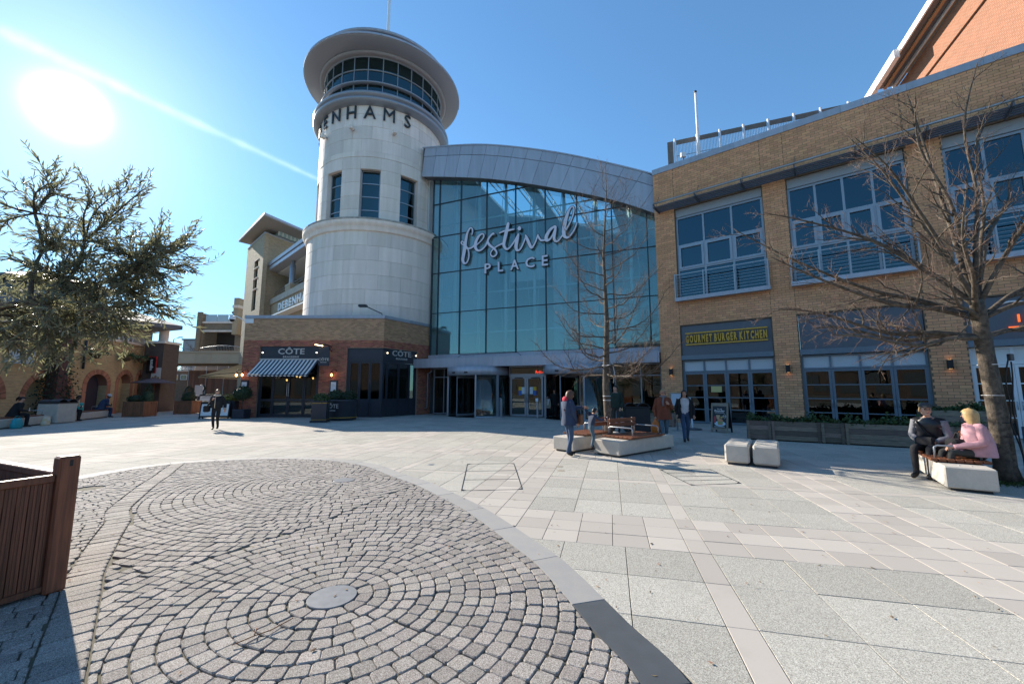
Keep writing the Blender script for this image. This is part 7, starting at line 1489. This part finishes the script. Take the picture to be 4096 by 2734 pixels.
# child stepping down from the bench
P, J, HM = person('small child in dark top and jeans stepping down off the concrete bench', (1.98, 10.32, 0.0), R(-70), 1.12, dict(pel=(0, 0, .68), spi=(0, .03, .78), che=(0, .06, .9), nec=(0, .09, .99), hea=(0, .12, 1.02), hil=(-.05, 0, .65), hir=(.05, 0, .65), knl=(-.06, .14, .45), anl=(-.06, .05, .24), tol=(-.06, .15, .17), knr=(.06, .05, .42), anr=(.06, -.02, .2), tor=(.07, .08, .14), shl=(-.1, .05, .95), ell=(-.14, -.03, 1.04), wrl=(-.1, -.1, 1.14), shr=(.1, .06, .94), elr=(.14, .2, .86), wrr=(.1, .34, .86)), c_navy, c_jean2, hair=h_dark, hair_len=0.06, head=(-10, -15))
# man in black beyond the tree
P, J, HM = person('man in black jacket standing with hands in pockets behind the bare tree', (4.02, 15.75, 0), R(150), 1.82, dict(ell=(-.25, -.03, 1.13), wrl=(-.2, .09, .93), elr=(.25, -.03, 1.13), wrr=(.2, .09, .93)), c_dgreen, c_khaki, hair=h_dark, hair_len=0.04, head=(-15, 0), thick=1.1)
garment(P, 'jacket', [(0, 0, 1.5, .08, .07), (0, 0, 1.44, .2, .12), (0, 0, 1.3, .22, .15), (0, 0, 1.08, .205, .15), (0, 0, .92, .215, .155)], c_dgreen, seed=5)
for k in 'lr': sleeve(P, J, k, .07, .055, c_dgreen)
# woman and girl inside the right revolving door
dl = MH @ Vector((2.35, -0.35, 0))
P, J, HM = person('woman in dark long coat coming out through the right revolving door', (dl.x, dl.y, 0.012), R(172), 1.68, None, c_black, c_black, hair=h_dark, hair_len=0.16)
garment(P, 'coat', [(0, 0, 1.38, .08, .07), (0, 0, 1.33, .19, .12), (0, 0, 1.05, .18, .13), (0, 0, .7, .21, .15)], c_black, seed=6)
dl = MH @ Vector((2.0, -0.6, 0))
P, J, HM = person('young girl in pale cardigan and white top beside the woman in the revolving door', (dl.x, dl.y, 0.012), R(178), 1.3, None, c_white, c_black, slv=c_cream, hair=h_dark, hair_len=0.08)
garment(P, 'cardigan', [(0, -.01, 1.05, .06, .06), (0, -.02, 1.02, .145, .085), (0, -.02, .8, .15, .1), (0, -.02, .56, .16, .105)], c_cream, seed=7)
# woman in the rust coat
L2 = (4.62, 12.45, 0); Y2 = R(168)
P, J, HM = person('woman in a rust coat and scarf walking with an orange carrier bag', L2, Y2, 1.66, dict(elr=(.25, -.03, 1.02), wrr=(.24, .05, .8), ell=(-.24, .04, 1.05), wrl=(-.14, .17, 1.17), knr=(.07, .14, .47), anr=(.07, .18, .1), tor=(.08, .32, .05), knl=(-.07, .03, .46), anl=(-.07, -.17, .09), tol=(-.08, -.04, .03)), c_rust, c_jean2, hair=h_grey, hair_len=0.05, thick=1.15)
garment(P, 'coat', [(0, 0, 1.4, .09, .08), (0, 0, 1.33, .2, .13), (0, 0, 1.1, .205, .155), (0, 0, .95, .21, .16), (0, 0, .72, .25, .185)], c_rust, seed=8)
for k in 'lr': sleeve(P, J, k, .068, .05, c_rust)
sub(P, 'scarf', c_grey, lambda q: (q.lathe([(.075, 1.36), (.1, 1.38), (.095, 1.43), (.07, 1.44)], 14, (0, .01, 0)), q.tube([(0, .1, 1.38), (.03, .16, 1.25), (.02, .17, 1.12)], .03, 6)))
sub(P, 'glasses', m_eye, lambda q: [q.tube([HM @ Vector((s*.03 + .022*math.cos(a), .096, .006 + .018*math.sin(a))) for a in [6.283*k/8 for k in range(9)]], .003, 4) for s in (-1, 1)])
worn('carrier_bag', 'orange carrier bag hanging from the hand of the woman in rust', 'bag', L2, Y2, mat('bag_orange', (0.5, 0.14, 0.02), 0.45), lambda q: (q.loft([[(.24 + .15*f*math.cos(t), .08 + .08*f*math.sin(t), z) for t in [6.283*k/12 for k in range(12)]] for f, z in ((.5, .3), (1, .34), (1.05, .48), (.8, .6), (.3, .7), (.1, .74))], 0, True, True, True)))
# woman in the black jacket, white top
L3 = (5.4, 12.75, 0); Y3 = R(165)
P, J, HM = person('woman in black jacket over a white top walking beside the rust coat', L3, Y3, 1.64, dict(elr=(.24, -.06, 1.02), wrr=(.22, .02, .84), ell=(-.25, -.05, 1.02), wrl=(-.25, .03, .82), knr=(.07, .15, .47), anr=(.07, .2, .1), tor=(.08, .34, .05), knl=(-.07, .02, .46), anl=(-.07, -.2, .1), tol=(-.08, -.07, .03)), c_white, c_jean, slv=c_black, hair=h_dark, hair_len=0.22, thick=1.05)
q = MB(); rows = []
for x, y, z, a, b in ((0, 0, 1.38, .1, .09), (0, 0, 1.32, .2, .125), (0, 0, 1.1, .21, .15), (0, 0, .9, .22, .16), (0, 0, .72, .24, .17)): rows.append([(x+a*math.cos(t), y+b*math.sin(t), z) for t in [R(128) + R(284)*k/16 for k in range(17)]])
q.loft(rows, 0, False, False, True, False); q.build('jacket', c_black, P)
for k in 'lr': sleeve(P, J, k, .066, .05, c_black)
# seated couple
BQ = math.atan2(-0.57, 0.82); seatM = Matrix.Translation((6.98, 6.7, 0)) @ Matrix.Rotation(BQ, 4, 'Z')
def seated(H, lean=0.04, foot=0.38, sep=0.09, sit=0.5):
    s = H/1.7; return dict(pel=(0, 0, sit+.05), spi=(0, -.01+lean*.3, sit+.2), che=(0, lean, sit+.4*s), nec=(0, lean*1.4, sit+.56*s), hea=(0, lean*1.6+.015, sit+.63*s), hil=(-.09, .03, sit+.03), hir=(.09, .03, sit+.03), knl=(-sep-.02, .44*s, sit+.06), knr=(sep+.02, .46*s, sit+.05), anl=(-sep, foot, .08), anr=(sep, foot+.05, .08), tol=(-sep-.01, foot+.14, .03), tor=(sep+.01, foot+.19, .03), shl=(-.19*s, lean*1.2, sit+.5*s), shr=(.19*s, lean*1.2, sit+.5*s), ell=(-.25*s, lean+.03, sit+.24*s), elr=(.25*s, lean+.03, sit+.24*s), wrl=(-.13, .27, sit+.16), wrr=(.13, .27, sit+.16))
pm_ = seatM @ Vector((0.2, 1.4, 0)); Lm = (pm_.x, pm_.y, 0); Ym = R(112)
P, J, HM = person('man in flat cap and black padded gilet sitting on the bench with a shoulder bag', Lm, Ym, 1.76, seated(1.76, .1, .46), c_black, c_black, slv=c_grey, hair=h_grey, hair_len=0.03, head=(42, 2), thick=1.2)
garment(P, 'gilet', [(0, .14, 1.09, .075, .07), (0, .13, 1.06, .1, .085), (0, .11, 1.0, .2, .13), (0, .1, .93, .215, .155), (0, .085, .91, .205, .148), (0, .08, .84, .22, .165), (0, .07, .82, .21, .155), (0, .06, .74, .22, .17), (0, .05, .72, .212, .16), (0, .03, .62, .22, .17), (0, .01, .52, .215, .17)], mat('gilet_sheen', (0.018, 0.019, 0.024), 0.35), seed=9)
for k in 'lr': sleeve(P, J, k, .062, .045, c_grey)
sub(P, 'cap', cloth('cap_grey', (0.06, 0.065, 0.07)), lambda q: (q.ball((0, .0, .075), (.088, .108, .06), 14, 8, 0, HM), q.loft([[HM @ Vector((x, y, z)) for x, y, z in ((-.07, .07, .06), (-.05, .14, .045), (.05, .14, .045), (.07, .07, .06))], [HM @ Vector((x, y, z+.014)) for x, y, z in ((-.07, .07, .06), (-.05, .14, .045), (.05, .14, .045), (.07, .07, .06))]], 0, True, True, True)))
sub(P, 'glasses', m_eye, lambda q: [q.tube([HM @ Vector((s*.03 + .022*math.cos(a), .1, .006 + .017*math.sin(a))) for a in [6.283*k/8 for k in range(9)]], .003, 4) for s in (-1, 1)])
worn('shoulder_bag', 'dark bag with a crossbody strap in the lap of the man in the cap', 'bag', Lm, Ym, c_black, lambda q: (q.bbox(-.13, .2, .57, .14, .36, .74, .03), q.tube([(-.1, .22, .7), (.0, .27, .82), (.12, .25, 1.0), (.15, .12, 1.07)], .014, 5)))
pw = seatM @ Vector((0.6, 0.72, 0)); Lw = (pw.x, pw.y, 0); Yw = R(66)
P, J, HM = person('blonde woman in a pink jumper sitting beside the man on the bench', Lw, Yw, 1.63, {**seated(1.63, .03, .42), 'wrr': (.0, .36, .64), 'wrl': (-.1, .36, .64)}, c_pink, c_khaki, hair=h_blond, hair_len=0.15, head=(-30, -4), thick=1.25)
garment(P, 'jumper', [(0, .05, 1.03, .08, .07), (0, .04, .98, .18, .12), (0, .03, .88, .2, .15), (0, .02, .72, .205, .165), (0, .0, .56, .225, .19), (0, -.01, .5, .22, .185)], c_pink, seed=10)
for k in 'lr': sleeve(P, J, k, .066, .042, c_pink)
worn('shoulder_bag', 'black handbag resting on the lap of the woman in pink', 'bag', Lw, Yw, c_black, lambda q: (q.bbox(-.05, .14, .6, .26, .34, .76, .04), q.tube([(.0, .24, .75), (.05, .22, .86), (.18, .2, .86), (.22, .22, .75)], .013, 5)))
# woman walking in the fleece trimmed jacket
L4 = (-12.0, 16.55, 0); Y4 = R(200)
P, J, HM = person('woman in black fleece trimmed jacket walking alone across the sunny square', L4, Y4, 1.66, dict(elr=(.24, -.04, 1.05), wrr=(.12, .14, 1.2), ell=(-.27, -.04, 1.03), wrl=(-.3, .05, .83), knr=(.06, .12, .46), anr=(.03, .1, .09), tor=(.03, .24, .05), knl=(-.06, .0, .47), anl=(-.05, -.16, .12), tol=(-.05, -.06, .04)), c_black, c_black, hair=mat('hair_fair', (0.3, 0.18, 0.09), 0.5), hair_len=0.05, thick=1.05)
garment(P, 'jacket', [(0, 0, 1.36, .11, .1), (0, 0, 1.3, .2, .13), (0, 0, 1.1, .2, .15), (0, 0, .88, .2, .15)], c_black, seed=12)
sub(P, 'fleece_collar', c_fleece, lambda q: (q.lathe([(.09, 1.34), (.125, 1.34), (.135, 1.38), (.1, 1.42), (.07, 1.42)], 16), q.tube([(.02, .165, 1.32), (.02, .17, 1.1), (.02, .165, .88)], .014, 6)))
for k in 'lr': sleeve(P, J, k, .066, .05, c_black)
sub(P, 'cuff', c_fleece, lambda q: q.tube([J['ell'].lerp(J['wrl'], .85), J['wrl']], .06, 10))
worn('handbag', 'black handbag on the arm of the woman in the fleece trimmed jacket', 'bag', L4, Y4, c_black, lambda q: (q.bbox(.22, -.1, .72, .42, .16, .98, .04), q.tube([(.3, -.05, .97), (.27, .0, 1.08), (.3, .1, .97)], .015, 5)))
# three people seated on the left benches
YB = math.atan2(LB.y, LB.x); bM = Matrix.Translation((LO.x, LO.y, 0)) @ Matrix.Rotation(YB, 4, 'Z')
for (a, lb, H, tp_, lg, hr_, hl, sk, hd) in ((1.0, 'woman in black coat with a ponytail looking at her phone on the left bench', 1.68, c_black, c_black, h_dark, 0.06, m_skin, (-55, -22)), (4.75, 'rider in beige and teal jacket bent over a phone on the left bench', 1.74, c_cream, c_black, h_dark, 0.03, m_skin2, (-20, -30)), (7.55, 'rider in dark clothes and cycle helmet at the end of the left bench', 1.76, c_navy, c_navy, h_dark, 0.03, m_skin2, (-60, -18))):
    pp_ = bM @ Vector((a, 0.28, 0)); Ls_ = (pp_.x, pp_.y, 0); ys = YB + R(180)
    if a > 7: ys += R(40)
    if a < 2: ys += R(38)
    P, J, HM = person(lb, Ls_, ys, H, {**seated(H, .2 if a > 3 else .14, .4), 'wrl': (-.06, .42, .7), 'wrr': (.06, .42, .7)}, tp_, lg, hair=hr_, hair_len=hl, head=hd, thick=1.25, skin=sk, group='people resting on the left benches')
    garment(P, 'coat', [(0, .2, 1.06, .09, .08), (0, .18, 1.0, .2, .14), (0, .13, .84, .21, .17), (0, .05, .62, .22, .18), (0, .0, .48, .23, .19)], tp_, seed=int(a*3))
    for k in 'lr': sleeve(P, J, k, .066, .045, c_teal if tp_ is c_cream and k == 'r' else tp_)
    if a < 2: sub(P, 'ponytail', h_dark, lambda q: q.tube([HM @ Vector(v) for v in ((0, -.08, .04), (0, -.17, .03), (0, -.22, -.06), (0, -.22, -.16))], [.03, .045, .045, .015], 8))
    if 3 < a < 7: sub(P, 'collar', c_teal, lambda q: q.lathe([(.1, .98), (.13, 1.02), (.1, 1.07)], 12, (0, .2, 0)))
    if a > 7: sub(P, 'helmet', mat('helmet_white', (0.5, 0.5, 0.52), 0.4), lambda q: q.ball((0, -.01, .06), (.095, .125, .075), 12, 7, 0, HM))
    worn('phone', ('small pale phone held by the woman in black on the left bench', 'dark phone in the hands of the rider in beige', 'phone in the hands of the helmeted rider')[0 if a < 2 else (1 if a < 7 else 2)], 'phone', Ls_, ys, m_black if a > 2 else m_whitemt, lambda q: q.box(-.04, .47, .7, .04, .49, .82), 'phones held on the left benches')
